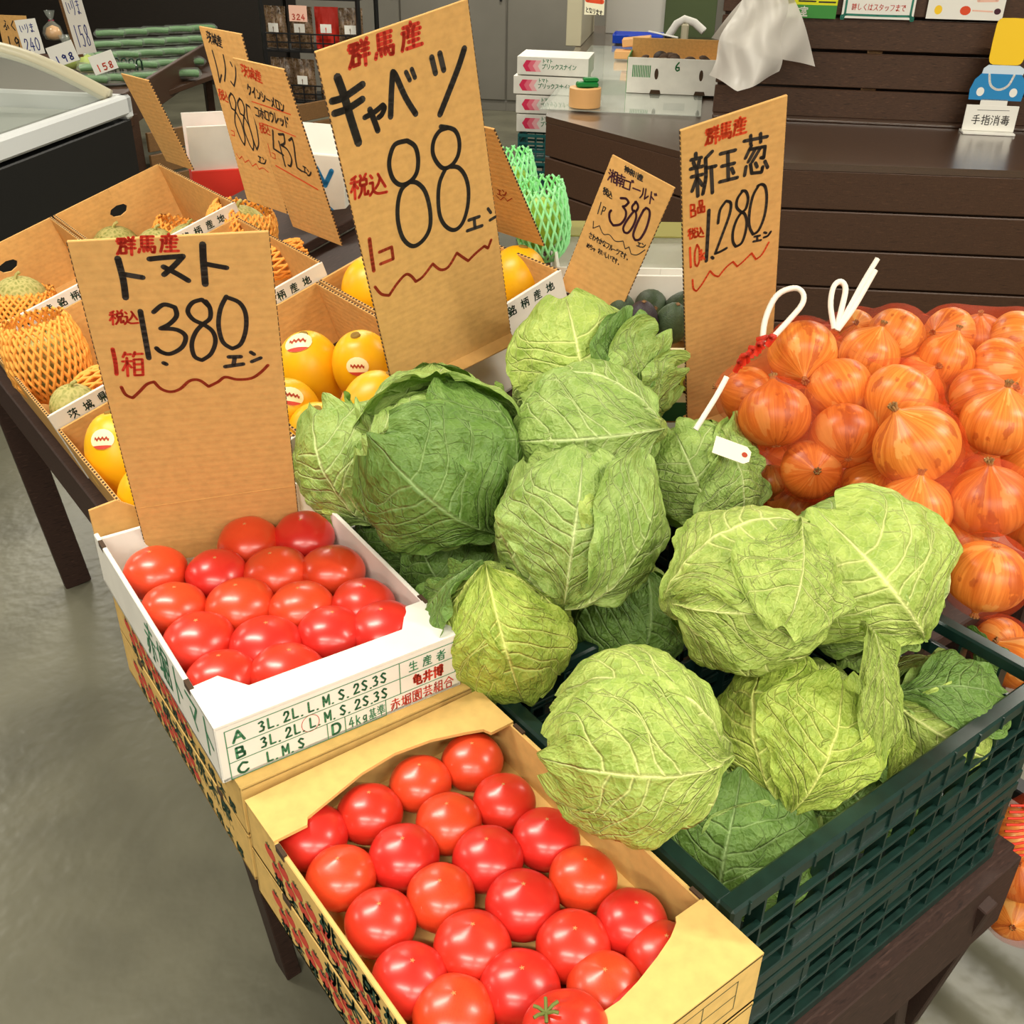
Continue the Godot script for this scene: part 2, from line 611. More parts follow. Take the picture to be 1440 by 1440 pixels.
	M.poster_green = mat("poster_green", Color(0.22, 0.55, 0.22), 0.5)
	M.teal_line = mat("teal_line", Color(0.12, 0.48, 0.40), 0.5)
	M.wall_dark = mat("dark_wall", Color(0.20, 0.155, 0.115), 0.7, {tex = streak, tri = Vector3(0.9, 5.0, 0.9)})
	M.wall_pale = mat("pale_wall", Color(0.55, 0.54, 0.51), 0.8)
	M.ceiling = mat("ceiling_grey", Color(0.62, 0.61, 0.59), 0.9)
	M.magenta = mat("magenta_print", Color(0.84, 0.14, 0.32), 0.5)
	M.snack = mat("snack_wrap", Color(0.55, 0.48, 0.42), 0.25, {tex = noise_tex(0.04, [Color(0.15, 0.18, 0.4), Color(0.8, 0.7, 0.5), Color(0.95, 0.93, 0.9), Color(0.5, 0.2, 0.15)], 128, 71), tri = 9.0})
	var flo := noise_tex(0.006, [g(0.80), g(0.92), g(1.0)], 512, 23, FastNoiseLite.TYPE_SIMPLEX, 5)
	M.floor = mat("shop_floor", Color(0.455, 0.445, 0.375), 0.34, {tex = flo, tri = 0.5, bump = noise_tex(0.07, [g(0.0), g(1.0)], 512, 29, FastNoiseLite.TYPE_SIMPLEX, 3), depth = 0.11, spec = 0.5})
	M.lamp = mat("lamp_glow", Color(1, 1, 1), 0.5)
	M.lamp.emission_enabled = true
	M.lamp.emission = Color(1.0, 0.97, 0.92)
	M.lamp.emission_energy_multiplier = 3.0


func cell_tex(freq: float, inside: Color, rim: Color) -> NoiseTexture2D:
	var f := FastNoiseLite.new()
	f.seed = 3
	f.noise_type = FastNoiseLite.TYPE_CELLULAR
	f.cellular_return_type = FastNoiseLite.RETURN_DISTANCE2_SUB
	f.frequency = freq
	f.fractal_type = FastNoiseLite.FRACTAL_NONE
	var t := NoiseTexture2D.new()
	t.width = 256
	t.height = 256
	t.seamless = true
	t.noise = f
	var gr := Gradient.new()
	gr.offsets = PackedFloat32Array([0.0, 0.22, 0.4])
	gr.colors = PackedColorArray([rim, rim, inside])
	t.color_ramp = gr
	return t


# ---------------------------------------------------------------- handwriting: strokes on a 100 x 100 field, y down
const GLYPH := {
	"群": "12,12 50,12 50,36 14,36;8,24 58,24;30,12 26,55 8,92;28,52 52,52 52,88 24,88 24,56;66,6 72,18;92,4 84,18;62,24 98,24;64,42 96,42;58,62 99,62;80,24 80,98",
	"馬": "22,8 22,62;22,8 82,8;22,26 78,26;22,44 78,44;52,8 52,62;22,62 88,62 84,92 72,90;12,72 6,90;30,72 32,86;46,70 50,84;62,68 66,80",
	"産": "50,2 50,12;16,14 86,14;34,18 40,28;66,18 60,28;10,32 92,32;18,32 16,60 6,94;38,38 32,52;34,50 86,50;58,38 58,90;36,70 82,70;26,92 96,92",
	"税": "34,4 10,14;6,28 44,28;26,12 26,98;26,34 6,66;28,38 44,56;58,4 64,16;90,2 80,16;56,24 92,24 92,46 56,46 56,24;66,46 62,74 46,96;80,46 80,88 98,88 98,76",
	"込": "12,8 22,20;8,40 24,40 24,72;6,92 24,74 48,90 98,92;54,8 66,28 92,68;64,26 54,50 36,68",
	"箱": "20,2 10,20;18,10 44,10;62,2 54,20;60,10 94,10;6,38 46,38;26,24 26,98;26,42 6,74;28,46 44,64;56,32 92,32 92,96 56,96 56,32;56,52 92,52;56,74 92,74",
	"新": "26,2 26,12;8,14 46,14;16,20 20,30;38,20 34,30;4,34 50,34;6,52 48,52;27,34 27,98;27,56 6,84;28,58 46,76;88,6 62,18;62,18 60,60 46,96;62,40 99,40;82,40 82,98",
	"玉": "12,14 88,14;18,48 82,48;6,88 96,88;50,14 50,88;68,60 78,74",
	"葱": "8,14 92,14;32,4 32,24;68,4 68,24;34,28 12,54;26,36 84,36 78,62 68,60;50,36 22,64;66,38 36,66;14,74 8,94;30,70 34,92 70,94 74,82;48,70 54,80;82,70 92,86",
	"品": "30,6 70,6 70,40 30,40 30,6;6,54 42,54 42,94 6,94 6,54;58,54 94,54 94,94 58,94 58,54",
	"茨": "6,14 94,14;32,4 32,24;68,4 68,24;8,36 20,46;6,70 30,54;58,28 44,54;50,42 92,42 84,56;66,44 60,72 34,97;66,62 94,97",
	"城": "4,34 36,34;20,8 20,78;2,84 38,70;42,28 97,28;46,28 44,62 32,94;46,50 62,50 60,76 52,74;66,4 72,52 96,94 98,76;92,44 66,86;82,8 92,18",
	"県": "30,6 78,6 78,52 30,52 30,6;30,22 78,22;30,37 78,37;14,14 14,64 92,64;52,64 52,98;32,72 16,92;70,72 90,92",
	"銘": "24,2 4,30;24,4 44,24;12,34 38,34;6,52 44,52;25,34 25,90;10,60 14,76;40,60 34,74;4,94 46,88;66,4 48,40;62,16 90,16 76,44 46,62;62,28 74,36;58,60 94,60 94,94 58,94 58,60",
	"柄": "4,28 42,28;22,4 22,98;22,32 4,70;24,40 40,58;46,12 98,12;50,32 50,98;50,32 94,32 94,94 84,92;70,12 70,44 56,74;70,50 86,70",
	"地": "4,34 38,34;20,8 20,76;2,86 40,70;44,44 90,28 88,60 78,60;64,6 64,74;48,20 48,88 96,90 98,74",
	"生": "24,8 10,36;18,30 86,30;20,58 82,58;4,92 96,92;50,4 50,92",
	"者": "16,22 74,22;4,42 96,42;46,4 46,42;88,8 8,70;28,58 80,58 80,96 28,96 28,58;28,77 80,77",
	"亀": "36,2 14,26;34,12 64,12 54,26;20,28 82,28 82,66 20,66 20,28;20,47 82,47;50,28 50,92 94,94 96,78",
	"井": "10,28 90,28;4,64 96,64;34,6 34,62 14,96;66,6 66,96",
	"博": "4,34 34,34;18,4 18,98;40,14 98,14;46,26 92,26 92,58 46,58 46,26;46,42 92,42;69,2 69,58;84,2 92,10;38,72 98,72;80,60 80,96 68,92;50,78 58,90",
	"赤": "20,16 80,16;6,40 94,40;50,2 50,40;36,42 30,74 10,96;62,42 62,94 52,92;22,54 10,78;78,54 92,76",
	"堀": "2,32 34,32;18,8 18,78;2,86 36,72;42,8 94,8 94,28 42,28;42,8 42,50 32,94;70,32 70,92;52,40 52,60 90,60 90,40;48,66 48,94 94,94 94,66",
	"園": "8,6 92,6 92,96 8,96 8,6;28,20 72,20;50,10 50,32;20,32 80,32;34,42 66,42 66,56 34,56 34,42;44,58 22,78;36,66 36,88 46,84;48,60 78,88;66,62 56,70",
	"芸": "6,18 94,18;32,4 32,30;68,4 68,30;22,42 80,42;6,60 94,60;46,62 22,92 84,86;70,72 90,97",
	"組": "26,2 10,22 26,30;38,16 8,50 42,46;24,48 24,96;10,62 4,84;38,60 44,80;56,8 88,8 88,94;56,8 56,94;56,36 88,36;56,64 88,64;46,94 98,94",
	"合": "50,2 4,48;50,4 96,48;30,42 70,42;26,58 76,58 76,96 26,96 26,58",
	"基": "16,14 86,14;32,4 32,60;68,4 68,60;32,30 68,30;32,45 68,45;6,60 94,60;30,62 10,82;70,62 92,82;50,64 50,92;28,76 72,76;14,94 88,94",
	"準": "8,6 18,14;4,26 14,34;6,58 24,38;44,2 28,30;38,16 38,60;66,2 60,14;38,16 94,16;38,30 88,30;38,44 88,44;38,60 96,60;64,16 64,60;4,74 96,74;50,64 50,98",
	"手": "76,4 22,16;14,36 86,36;4,60 96,60;52,10 52,92 36,88",
	"指": "4,28 40,28;22,4 22,92 12,88;4,64 40,50;88,8 52,22;52,4 52,38 94,36 94,26;52,50 92,50 92,96 52,96 52,50;52,72 92,72",
	"消": "8,8 20,18;4,34 16,44;4,92 22,58;64,2 64,30;42,10 50,24;90,8 80,24;44,34 44,98;44,34 90,34 90,96 80,94;44,54 90,54;44,74 90,74",
	"毒": "14,10 86,10;20,25 80,25;6,40 94,40;50,2 50,40;26,50 84,50 78,94 64,94;26,50 20,80 88,80;4,65 96,65;50,50 48,80",
	"神": "20,2 28,12;6,22 38,22 8,60;24,42 24,98;28,46 40,58;48,20 92,20 92,72 48,72 48,20;48,46 92,46;70,4 70,98",
	"奈": "6,18 94,18;50,2 46,20 6,50;54,22 94,50;30,46 70,46;14,62 86,62;50,62 50,96 40,92;28,70 14,90;72,70 88,90",
	"川": "16,8 16,50 6,94;50,12 50,84;86,6 86,97",
	"湘": "8,8 18,18;2,34 14,42;2,92 20,58;26,28 58,28;42,4 42,98;42,34 26,66;44,40 58,56;66,12 96,12 96,94 66,94 66,12;66,40 96,40;66,66 96,66",
	"南": "8,16 92,16;50,2 50,34;14,34 14,98;14,34 88,34 88,94 76,92;34,42 40,52;66,42 60,52;28,56 74,56;26,74 76,74;50,56 50,96",
	"詳": "16,4 24,12;4,20 40,20;10,36 36,36;10,50 36,50;10,66 36,66 36,92 10,92 10,66;56,6 62,16;88,4 80,16;48,24 98,24;52,44 94,44;46,64 99,64;73,24 73,98",
	"柔": "20,8 76,8 54,24;30,18 62,30;10,36 90,36 78,50;50,30 50,52;46,38 14,56;6,64 94,64;50,54 50,98;46,66 8,94;54,66 92,94",
	"道": "12,8 22,20;6,40 22,40 22,74;4,94 22,76 46,92 98,94;50,4 56,12;82,4 74,12;40,18 96,18;50,28 86,28 86,76 50,76 50,28;50,44 86,44;50,60 86,60",
	"教": "8,20 48,20;4,38 54,38;28,6 28,38;50,10 4,62;14,54 42,54 28,66;28,66 28,96 18,92;4,78 48,72;66,4 54,42;60,24 98,24;86,24 76,60 52,96;62,42 76,72 98,96",
	"室": "50,2 50,12;8,28 8,16 92,16 92,28;24,34 76,34;46,34 26,54 74,52;62,42 80,60;20,72 80,72;50,56 50,94;6,94 94,94",
	"桃": "4,28 40,28;22,4 22,98;22,32 4,70;24,40 38,58;60,4 58,60 42,96;78,4 78,90 98,92 98,76;48,30 58,42;44,66 60,54;92,22 80,36;80,50 96,64",
	"太": "8,34 92,34;50,4 46,50 6,96;50,44 94,96;40,72 54,86",
	"郎": "24,2 30,12;14,16 54,16 54,52 14,52;14,34 54,34;14,16 14,88 40,72;38,60 56,86;66,10 66,98;66,10 94,10 80,38 94,66 78,74",
	"大": "8,34 92,34;50,4 46,48 6,96;50,44 94,96",
	"ト": "36,4 36,96;36,38 78,58", "マ": "8,18 90,18 56,62;34,46 68,84", "エ": "20,16 80,16;50,16 50,84;8,84 92,84", "ン": "16,16 40,32;12,88 56,76 90,24",
	"コ": "14,16 84,16 84,84;12,84 84,84", "レ": "20,6 20,90 86,40", "ノ": "78,8 56,60 14,94", "ク": "40,4 10,50;32,22 84,22 66,66 24,97", "イ": "80,4 50,40 8,60;54,36 54,97",
	"シ": "16,12 38,26;10,38 32,52;12,92 54,78 90,28", "ー": "8,50 92,50", "メ": "80,6 52,60 10,94;26,36 86,86", "ロ": "14,16 86,16 86,88 14,88 14,16", "ッ": "16,40 24,58;44,34 52,54;84,36 70,76 36,95",
	"ド": "30,4 30,96;30,38 66,56;66,10 74,22;82,4 90,16", "ゴ": "8,24 66,24 66,84;6,84 66,84;76,8 82,20;90,4 97,16", "ル": "30,12 28,60 6,92;58,8 58,88 94,56", "フ": "10,16 86,16 68,64 24,96",
	"ツ": "12,20 22,42;42,12 50,36;86,16 68,66 24,95", "ブ": "8,22 74,22 58,66 18,96;80,6 86,16;93,2 99,12", "リ": "22,8 22,58;76,6 76,56 44,97", "ス": "16,14 78,14 56,56 8,94;54,54 92,94",
	"ナ": "6,34 94,34;54,4 50,58 20,97", "タ": "40,4 8,52;32,22 84,22 66,66 20,97;34,46 68,70", "ホ": "8,30 92,30;50,4 50,94 38,88;26,48 10,80;74,48 90,80", "ワ": "16,44 16,14 86,14 74,60 34,96", "ウ": "50,2 50,16;16,44 16,18 86,18 74,62 34,96",
	"さ": "10,28 90,22;40,4 66,60;22,62 30,90 76,94", "わ": "30,4 28,97;8,28 38,26 8,78;28,52 66,28 92,54 62,92", "や": "8,46 60,24 90,40 62,60;30,16 54,97;50,8 60,20",
	"か": "6,34 62,30 48,90 32,84;42,6 10,92;74,26 92,52", "な": "10,24 52,20;36,4 12,56;68,14 90,28;62,40 62,84 36,92 34,74 90,88", "で": "8,18 90,12 46,46 52,88 80,90;74,36 80,46;88,30 94,40",
	"す": "6,26 94,24;56,4 56,56 34,62 36,44 56,48 50,80 36,97", "。": "20,80 30,72 40,80 30,90 20,80", "め": "22,14 44,84;70,8 48,70 20,90 10,66 40,34 80,36 92,64 66,96",
	"ち": "8,22 86,18;42,4 24,54 64,42 88,64 70,90 34,92", "ゃ": "14,56 60,40 84,52 62,68;34,36 52,98", "お": "6,26 60,24;30,4 30,86 10,80 16,60 64,48 88,68 64,94;74,18 90,34",
	"い": "14,16 18,70 36,84;74,24 90,62", "し": "28,6 26,74 48,94 86,70", "く": "70,6 24,50 76,96", "は": "14,8 10,92;38,28 94,26;68,6 68,84 46,92 42,76 94,92",
	"ま": "14,20 88,18;16,42 84,40;52,4 52,84 28,94 22,78 90,92", "て": "8,18 92,12 48,46 56,90 82,92", "ふ": "40,6 58,16;50,30 40,60 60,74 50,94 34,88;14,70 24,54;78,50 92,80", "と": "30,8 40,46;80,24 24,66 30,92 84,92", "り": "24,10 22,56;70,6 72,60 44,97",
	"0": "50,4 20,24 14,60 34,96 66,94 86,60 80,22 50,4", "1": "48,4 52,96", "2": "18,30 36,6 72,10 78,36 46,66 12,94 90,92", "3": "18,14 56,6 76,24 44,46 80,64 66,92 16,92",
	"4": "60,4 12,66 92,66;66,36 66,97", "5": "80,8 28,8 24,46 66,42 80,70 60,96 18,90", "6": "66,4 28,40 20,76 44,96 76,86 72,58 30,60", "8": "60,6 26,20 32,42 70,62 74,88 34,94 22,70 66,40 74,16 60,6", "9": "76,26 46,6 22,26 40,48 74,34;76,20 72,96",
	"A": "6,96 50,4 94,96;24,62 76,62", "B": "18,4 18,96;18,4 66,8 68,40 18,48;18,48 78,56 78,90 18,96", "C": "86,20 50,4 14,40 20,78 54,96 88,80", "D": "16,4 16,96;16,4 66,8 88,50 66,92 16,96",
	"L": "20,4 20,94 84,94", "M": "10,96 10,4 50,70 90,4 90,96", "S": "82,18 48,4 18,22 46,46 82,70 56,96 14,82", "k": "22,4 22,96;78,36 22,68;40,60 84,96", "P": "24,4 24,97;24,4 76,14 70,46 24,50",
	".": "40,92 50,94", "g": "76,40 40,36 22,60 44,80 76,62;78,36 76,98 30,99", "カ": "8,30 84,30 76,90 60,86;46,4 40,50 10,96",
}


func strokes_of(ch: String) -> Array:
	var out := []
	if not GLYPH.has(ch):
		return out
	for s in GLYPH[ch].split(";"):
		var p := []
		for q in s.split(" "):
			var xy: PackedStringArray = q.split(",")
			p.append(Vector2(float(xy[0]), float(xy[1])) / 100.0)
		out.append(p)
	return out


func write(mb: MB, text: String, o: Vector2, ux: Vector2, vy: Vector2, step: Vector2, w: float) -> void:
	# text on the x-y plane: each glyph fills o + ux (right) and vy (down)
	for ch in text:
		for s in strokes_of(ch):
			var p := []
			for q in s:
				p.append(o + ux * q.x + vy * q.y)
			mb.ink(p, w)
		o += step


func flat_text(mb: MB, text: String, x: float, y: float, size: float, w: float, gap := 1.08) -> void:
	write(mb, text, Vector2(x, y), Vector2(size, 0), Vector2(0, -size), Vector2(size * gap, 0), w)


# ---------------------------------------------------------------- cardboard price signs
class Sign:
	var root: Node3D
	var x: Transform3D
	var host
	var org: Vector2      # where the photo crop the strokes were read from begins
	var zoom: float
	var k := 1.0          # metres per photo pixel at the sign

	func loc(p: Vector2) -> Vector2:
		var q: Vector2 = org + p / zoom
		var w: Vector3 = host.on_plane(q.x, q.y, x.origin, x.basis.z)
		var l: Vector3 = x.affine_inverse() * w
		return Vector2(l.x, l.y)

	func line(mb: MB, pts: Array, w: float) -> void:
		var p := []
		for q in range(0, pts.size(), 2):
			p.append(loc(Vector2(pts[q], pts[q + 1])))
		mb.ink(p, w)

	func chars(mb: MB, text: String, o: Vector2, ux: Vector2, vy: Vector2, step: Vector2, w: float) -> void:
		for ch in text:
			for s in host.strokes_of(ch):
				var p := []
				for q in s:
					p.append(loc(o + ux * q.x + vy * q.y))
				mb.ink(p, w)
			o += step


func sign_board(called: String, label: String, base: Vector3, ex: Vector3, ey: Vector3, w: float, h: float, org: Vector2, zoom: float, fold := 0.0) -> Sign:
	ex = ex.normalized()
	ey = (ey - ex * ey.dot(ex)).normalized()
	var b := Basis(ex, ey, ex.cross(ey))
	var s := Sign.new()
	s.root = thing(called, label, "price sign", base, "", b)
	s.x = Transform3D(b, base)
	s.host = self
	s.org = org
	s.zoom = zoom
	var mb := MB.new()
	mb.box(Transform3D(Basis(), Vector3(0, h * 0.5, -0.002)), Vector3(w, h, 0.004), 0.0008)
	part(s.root, "board", mb, M.kraft)
	# the open corrugated core along both upright edges
	for sg in [-1.0, 1.0]:
		var e := MB.new()
		var nn := int(h / 0.0075)
		for k in nn:
			e.bx(Vector3(sg * (w * 0.5 + 0.0002), (k + 0.5) * h / nn, -0.002), Vector3(0.0012, 0.0042, 0.0028))
		part(s.root, "corrugated_edge", e, M.slot, "open corrugated edge of the board")
	if fold > 0.0:
		var f := MB.new()
		f.box(Transform3D(Basis(Vector3.RIGHT, -1.1), Vector3(0, 0.0, 0.004)), Vector3(w, fold, 0.004), 0.0008)
		part(s.root, "folded_foot", f, M.kraft)
	return s


func build_signs() -> void:
	# tomatoes
	var s := sign_board("price_sign", "cardboard sign for tomatoes at 1380 yen standing in the white box", Vector3(0.1862, 0.152, -0.4141), Vector3(0.917, 0.0003, 0.3989), Vector3(-0.1007, 0.9678, 0.2307), 0.212, 0.513, Vector2(0, 200), 3.0)
	var a := MB.new()
	s.line(a, [497, 490, 520, 580, 530, 655], 0.0075)
	s.line(a, [525, 557, 602, 570], 0.0065)
	s.line(a, [630, 492, 690, 486, 772, 480, 735, 520, 692, 558], 0.0065)
	s.line(a, [690, 525, 748, 555, 795, 583], 0.0065)
	s.line(a, [855, 430, 858, 500, 866, 598], 0.0078)
	s.line(a, [864, 512, 905, 520, 956, 529], 0.0062)
	s.line(a, [592, 712, 610, 810, 628, 910], 0.0065)
	s.line(a, [648, 716, 690, 684, 738, 696, 745, 732, 715, 766, 678, 785, 745, 790, 783, 818, 768, 864, 718, 892, 680, 884, 660, 868], 0.0058)
	s.line(a, [690, 930, 702, 936], 0.0055)
	s.line(a, [882, 692, 852, 663, 812, 676, 792, 712, 815, 747, 856, 766, 886, 742, 886, 700, 868, 670], 0.0055)
	s.line(a, [856, 766, 826, 800, 809, 850, 820, 902, 852, 919, 890, 892, 909, 840, 896, 796, 856, 766], 0.0055)
	s.line(a, [955, 650, 930, 702, 922, 772, 940, 842, 980, 870, 1016, 850, 1037, 790, 1036, 722, 1010, 676, 962, 655], 0.0055)
	s.line(a, [965, 905, 1016, 904], 0.0055)
	s.line(a, [990, 908, 985, 940], 0.0055)
	s.line(a, [950, 946, 1026, 935], 0.0055)
	s.line(a, [1058, 885, 1072, 894], 0.005)
	s.line(a, [1062, 925, 1100, 909], 0.005)
	part(s.root, "lettering", a, M.ink_black, "black marker lettering")
	var r := MB.new()
	s.chars(r, "群馬産", Vector2(485, 398), Vector2(84, -2), Vector2(4, 80), Vector2(92, -6), 0.0034)
	s.chars(r, "税込", Vector2(458, 712), Vector2(62, -6), Vector2(3, 60), Vector2(62, 0), 0.0026)
	s.line(r, [475, 872, 487, 930, 492, 978], 0.005)
	s.chars(r, "箱", Vector2(508, 885), Vector2(98, -4), Vector2(6, 104), Vector2(0, 0), 0.0034)
	part(s.root, "lettering", r, M.ink_red, "red marker lettering")
	var wv := MB.new()
	s.line(wv, [512, 1032, 530, 1064, 560, 1078, 590, 1050, 620, 1020, 650, 1010, 680, 1040, 720, 1052, 760, 1040, 800, 1006, 840, 1003, 880, 1030, 920, 1010, 950, 990, 1000, 1000, 1060, 995, 1100, 970, 1130, 940], 0.0042)
	part(s.root, "wavy_line", wv, M.ink_brown, "brown-red wavy line")
	var crease := MB.new()
	crease.box(Transform3D(Basis(Vector3.BACK, 0.06), Vector3(0.0, 0.115, 0.0002)), Vector3(0.206, 0.0016, 0.0009))
	part(s.root, "crease", crease, M.kraft)
	# cabbages
	s = sign_board("price_sign", "tall cardboard sign for cabbages at 88 yen beside the yellow melons", Vector3(0.6288, 0.319, -0.4793), Vector3(0.9719, 0.2285, 0.057), Vector3(-0.2336, 0.9661, 0.11), 0.227, 0.529, Vector2(400, 0), 3.6, 0.03)
	a = MB.new()
	s.line(a, [268, 392, 300, 480, 335, 600, 374, 722], 0.0115)
	s.line(a, [240, 512, 300, 492, 395, 427], 0.0095)
	s.line(a, [252, 574, 320, 550, 394, 502], 0.0095)
	s.line(a, [406, 594, 455, 567, 497, 532, 506, 546, 492, 580, 476, 594], 0.0075)
	s.line(a, [432, 555, 455, 612, 472, 660], 0.0085)
	s.line(a, [537, 590, 541, 470, 548, 365, 564, 385, 612, 492, 664, 576], 0.0085)
	s.line(a, [615, 365, 634, 405], 0.0065)
	s.line(a, [644, 350, 660, 392], 0.0065)
	s.line(a, [745, 290, 764, 370], 0.0082)
	s.line(a, [786, 270, 806, 354], 0.0082)
	s.line(a, [910, 246, 880, 340, 830, 470, 787, 578], 0.0092)
	s.line(a, [620, 712, 560, 730, 534, 790, 531, 850, 552, 910, 592, 936, 640, 915, 670, 870, 676, 800, 660, 740, 620, 712], 0.0068)
	s.line(a, [635, 920, 592, 960, 573, 1040, 576, 1130, 602, 1210, 650, 1246, 702, 1215, 736, 1150, 736, 1060, 712, 970, 672, 926, 635, 920], 0.0068)
	s.line(a, [790, 640, 858, 656, 884, 710, 880, 780, 850, 832, 806, 852, 770, 820, 750, 770, 756, 710, 786, 662, 830, 646], 0.0065)
	s.line(a, [816, 852, 786, 920, 778, 1000, 786, 1090, 816, 1145, 860, 1164, 900, 1130, 926, 1050, 931, 960, 914, 890, 880, 848, 840, 843], 0.0065)
	s.line(a, [933, 1114, 986, 1096], 0.0055)
	s.line(a, [960, 1106, 964, 1150], 0.0055)
	s.line(a, [925, 1168, 1000, 1142], 0.0055)
	s.line(a, [1030, 1056, 1044, 1076], 0.005)
	s.line(a, [1040, 1114, 1066, 1098], 0.005)
	part(s.root, "lettering", a, M.ink_black, "black marker lettering")
	r = MB.new()
	s.chars(r, "群馬産", Vector2(312, 222), Vector2(112, -38), Vector2(10, 138), Vector2(134, -46), 0.0052)
	s.chars(r, "税込", Vector2(328, 896), Vector2(92, -20), Vector2(6, 118), Vector2(94, -14), 0.0042)
	part(s.root, "lettering", r, M.ink_red, "red marker lettering")
	wv = MB.new()
	s.line(wv, [430, 1210, 440, 1290, 452, 1370], 0.006)
	s.line(wv, [480, 1276, 542, 1250, 550, 1310], 0.005)
	s.line(wv, [486, 1336, 550, 1310], 0.005)
	part(s.root, "lettering", wv, M.ink_brown, "brown-red marker lettering")
	wv = MB.new()
	s.line(wv, [458, 1452, 490, 1488, 530, 1495, 570, 1435, 612, 1390, 640, 1396, 665, 1425, 700, 1400, 750, 1335, 790, 1365, 830, 1350, 872, 1280, 900, 1300, 930, 1320, 970, 1280, 1012, 1245, 1030, 1256, 1046, 1214], 0.0046)
	part(s.root, "wavy_line", wv, M.ink_brown, "brown-red wavy line")
	# new onions
	s = sign_board("price_sign", "cardboard sign for new onions at 1280 yen behind the onion net", Vector3(1.0428, 0.2084, -0.2462), Vector3(0.9043, 0.2531, 0.3439), Vector3(-0.3242, 0.9311, 0.1674), 0.156, 0.561, Vector2(950, 130), 4.9625, 0.05)
	a = MB.new()
	s.chars(a, "新", Vector2(92, 430), Vector2(184, -42), Vector2(14, 310), Vector2.ZERO, 0.0058)
	s.chars(a, "玉", Vector2(296, 395), Vector2(136, -34), Vector2(4, 262), Vector2.ZERO, 0.0058)
	s.chars(a, "葱", Vector2(462, 300), Vector2(192, -38), Vector2(4, 300), Vector2.ZERO, 0.0054)
	s.line(a, [232, 822, 224, 1000, 214, 1176], 0.0058)
	s.line(a, [252, 1148, 262, 1157], 0.005)
	s.line(a, [296, 912, 310, 820, 352, 757, 385, 772, 376, 852, 330, 980, 276, 1124, 312, 1110, 355, 1086], 0.0046)
	s.line(a, [470, 685, 432, 740, 426, 800, 460, 836, 490, 810, 506, 740, 490, 690, 462, 686], 0.0046)
	s.line(a, [460, 836, 425, 890, 400, 970, 400, 1040, 420, 1075, 460, 1050, 486, 980, 496, 900, 480, 845, 456, 838], 0.0046)
	s.line(a, [580, 648, 540, 720, 516, 830, 514, 930, 540, 990, 580, 960, 620, 860, 636, 740, 626, 660, 600, 640, 572, 652], 0.0046)
	s.chars(a, "エン", Vector2(538, 1000), Vector2(62, -12), Vector2(0, 48), Vector2(70, -30), 0.004)
	part(s.root, "lettering", a, M.ink_black, "black marker lettering")
	r = MB.new()
	s.chars(r, "群馬産", Vector2(205, 250), Vector2(98, -26), Vector2(-4, 128), Vector2(98, -33), 0.004)
	s.chars(r, "B品", Vector2(95, 782), Vector2(52, -10), Vector2(4, 92), Vector2(54, -28), 0.0032)
	s.chars(r, "税込", Vector2(84, 950), Vector2(56, -6), Vector2(2, 76), Vector2(57, -10), 0.0028)
	s.line(r, [100, 1082, 106, 1220], 0.0036)
	s.line(r, [150, 1062, 134, 1120, 136, 1196, 152, 1212, 166, 1170, 164, 1090, 148, 1062], 0.0032)
	s.chars(r, "k", Vector2(172, 1096), Vector2(34, -6), Vector2(2, 76), Vector2.ZERO, 0.0032)
	s.line(r, [118, 1306, 124, 1368, 146, 1385, 182, 1340, 240, 1245, 270, 1275, 300, 1284, 352, 1220, 400, 1180, 430, 1214, 470, 1180, 530, 1120, 560, 1164, 602, 1130, 650, 1045], 0.0032)
	part(s.root, "lettering", r, M.ink_orange, "orange-red marker lettering")
	# golden citrus
	s = sign_board("price_sign", "small tilted cardboard sign at 380 yen with purple figures", Vector3(0.9675, 0.3323, -0.5435), Vector3(0.3866, -0.3252, 0.863), Vector3(0.1716, 0.9448, 0.2792), 0.124, 0.259, Vector2(800, 200), 7.2)
	a = MB.new()
	s.chars(a, "湘南ゴールド", Vector2(412, 262), Vector2(88, 34), Vector2(-20, 128), Vector2(80, 45), 0.0026)
	s.line(a, [525, 566, 580, 572, 606, 610, 572, 645, 546, 650, 578, 700, 570, 770, 520, 830, 450, 842, 416, 790, 410, 720, 428, 690], 0.0042)
	s.line(a, [682, 602, 642, 650, 646, 690, 680, 702, 702, 660, 692, 620, 672, 604], 0.004)
	s.line(a, [664, 692, 602, 770, 552, 860, 560, 910, 600, 916, 650, 850, 682, 760, 676, 702], 0.004)
	s.line(a, [758, 684, 700, 800, 652, 930, 670, 990, 720, 980, 780, 880, 815, 760, 815, 690, 782, 664, 756, 690], 0.0042)
	part(s.root, "lettering", a, M.ink_purple, "purple marker lettering")
	r = MB.new()
	s.chars(r, "神奈川産", Vector2(566, 232), Vector2(50, 24), Vector2(-10, 66), Vector2(47, 27), 0.0018)
	s.chars(r, "税込", Vector2(352, 448), Vector2(48, 24), Vector2(-12, 74), Vector2(46, 32), 0.0018)
	s.line(r, [326, 608, 292, 724], 0.0018)
	s.line(r, [352, 650, 326, 732], 0.0018)
	s.line(r, [352, 650, 374, 664, 360, 694, 338, 694], 0.0018)
	s.chars(r, "エン", Vector2(694, 1004), Vector2(44, 16), Vector2(-10, 50), Vector2(44, 10), 0.002)
	s.line(r, [250, 800, 245, 870, 310, 845, 350, 930, 410, 935, 470, 1000, 550, 1000, 570, 1080, 610, 1060, 630, 1130, 690, 1140, 770, 1090], 0.0016)
	s.chars(r, "さわやかなフルーツです。", Vector2(208, 905), Vector2(36, 18), Vector2(-10, 62), Vector2(34.5, 20.5), 0.0015)
	s.chars(r, "めちゃ", Vector2(184, 1012), Vector2(32, 16), Vector2(-8, 50), Vector2(30, 18), 0.0015)
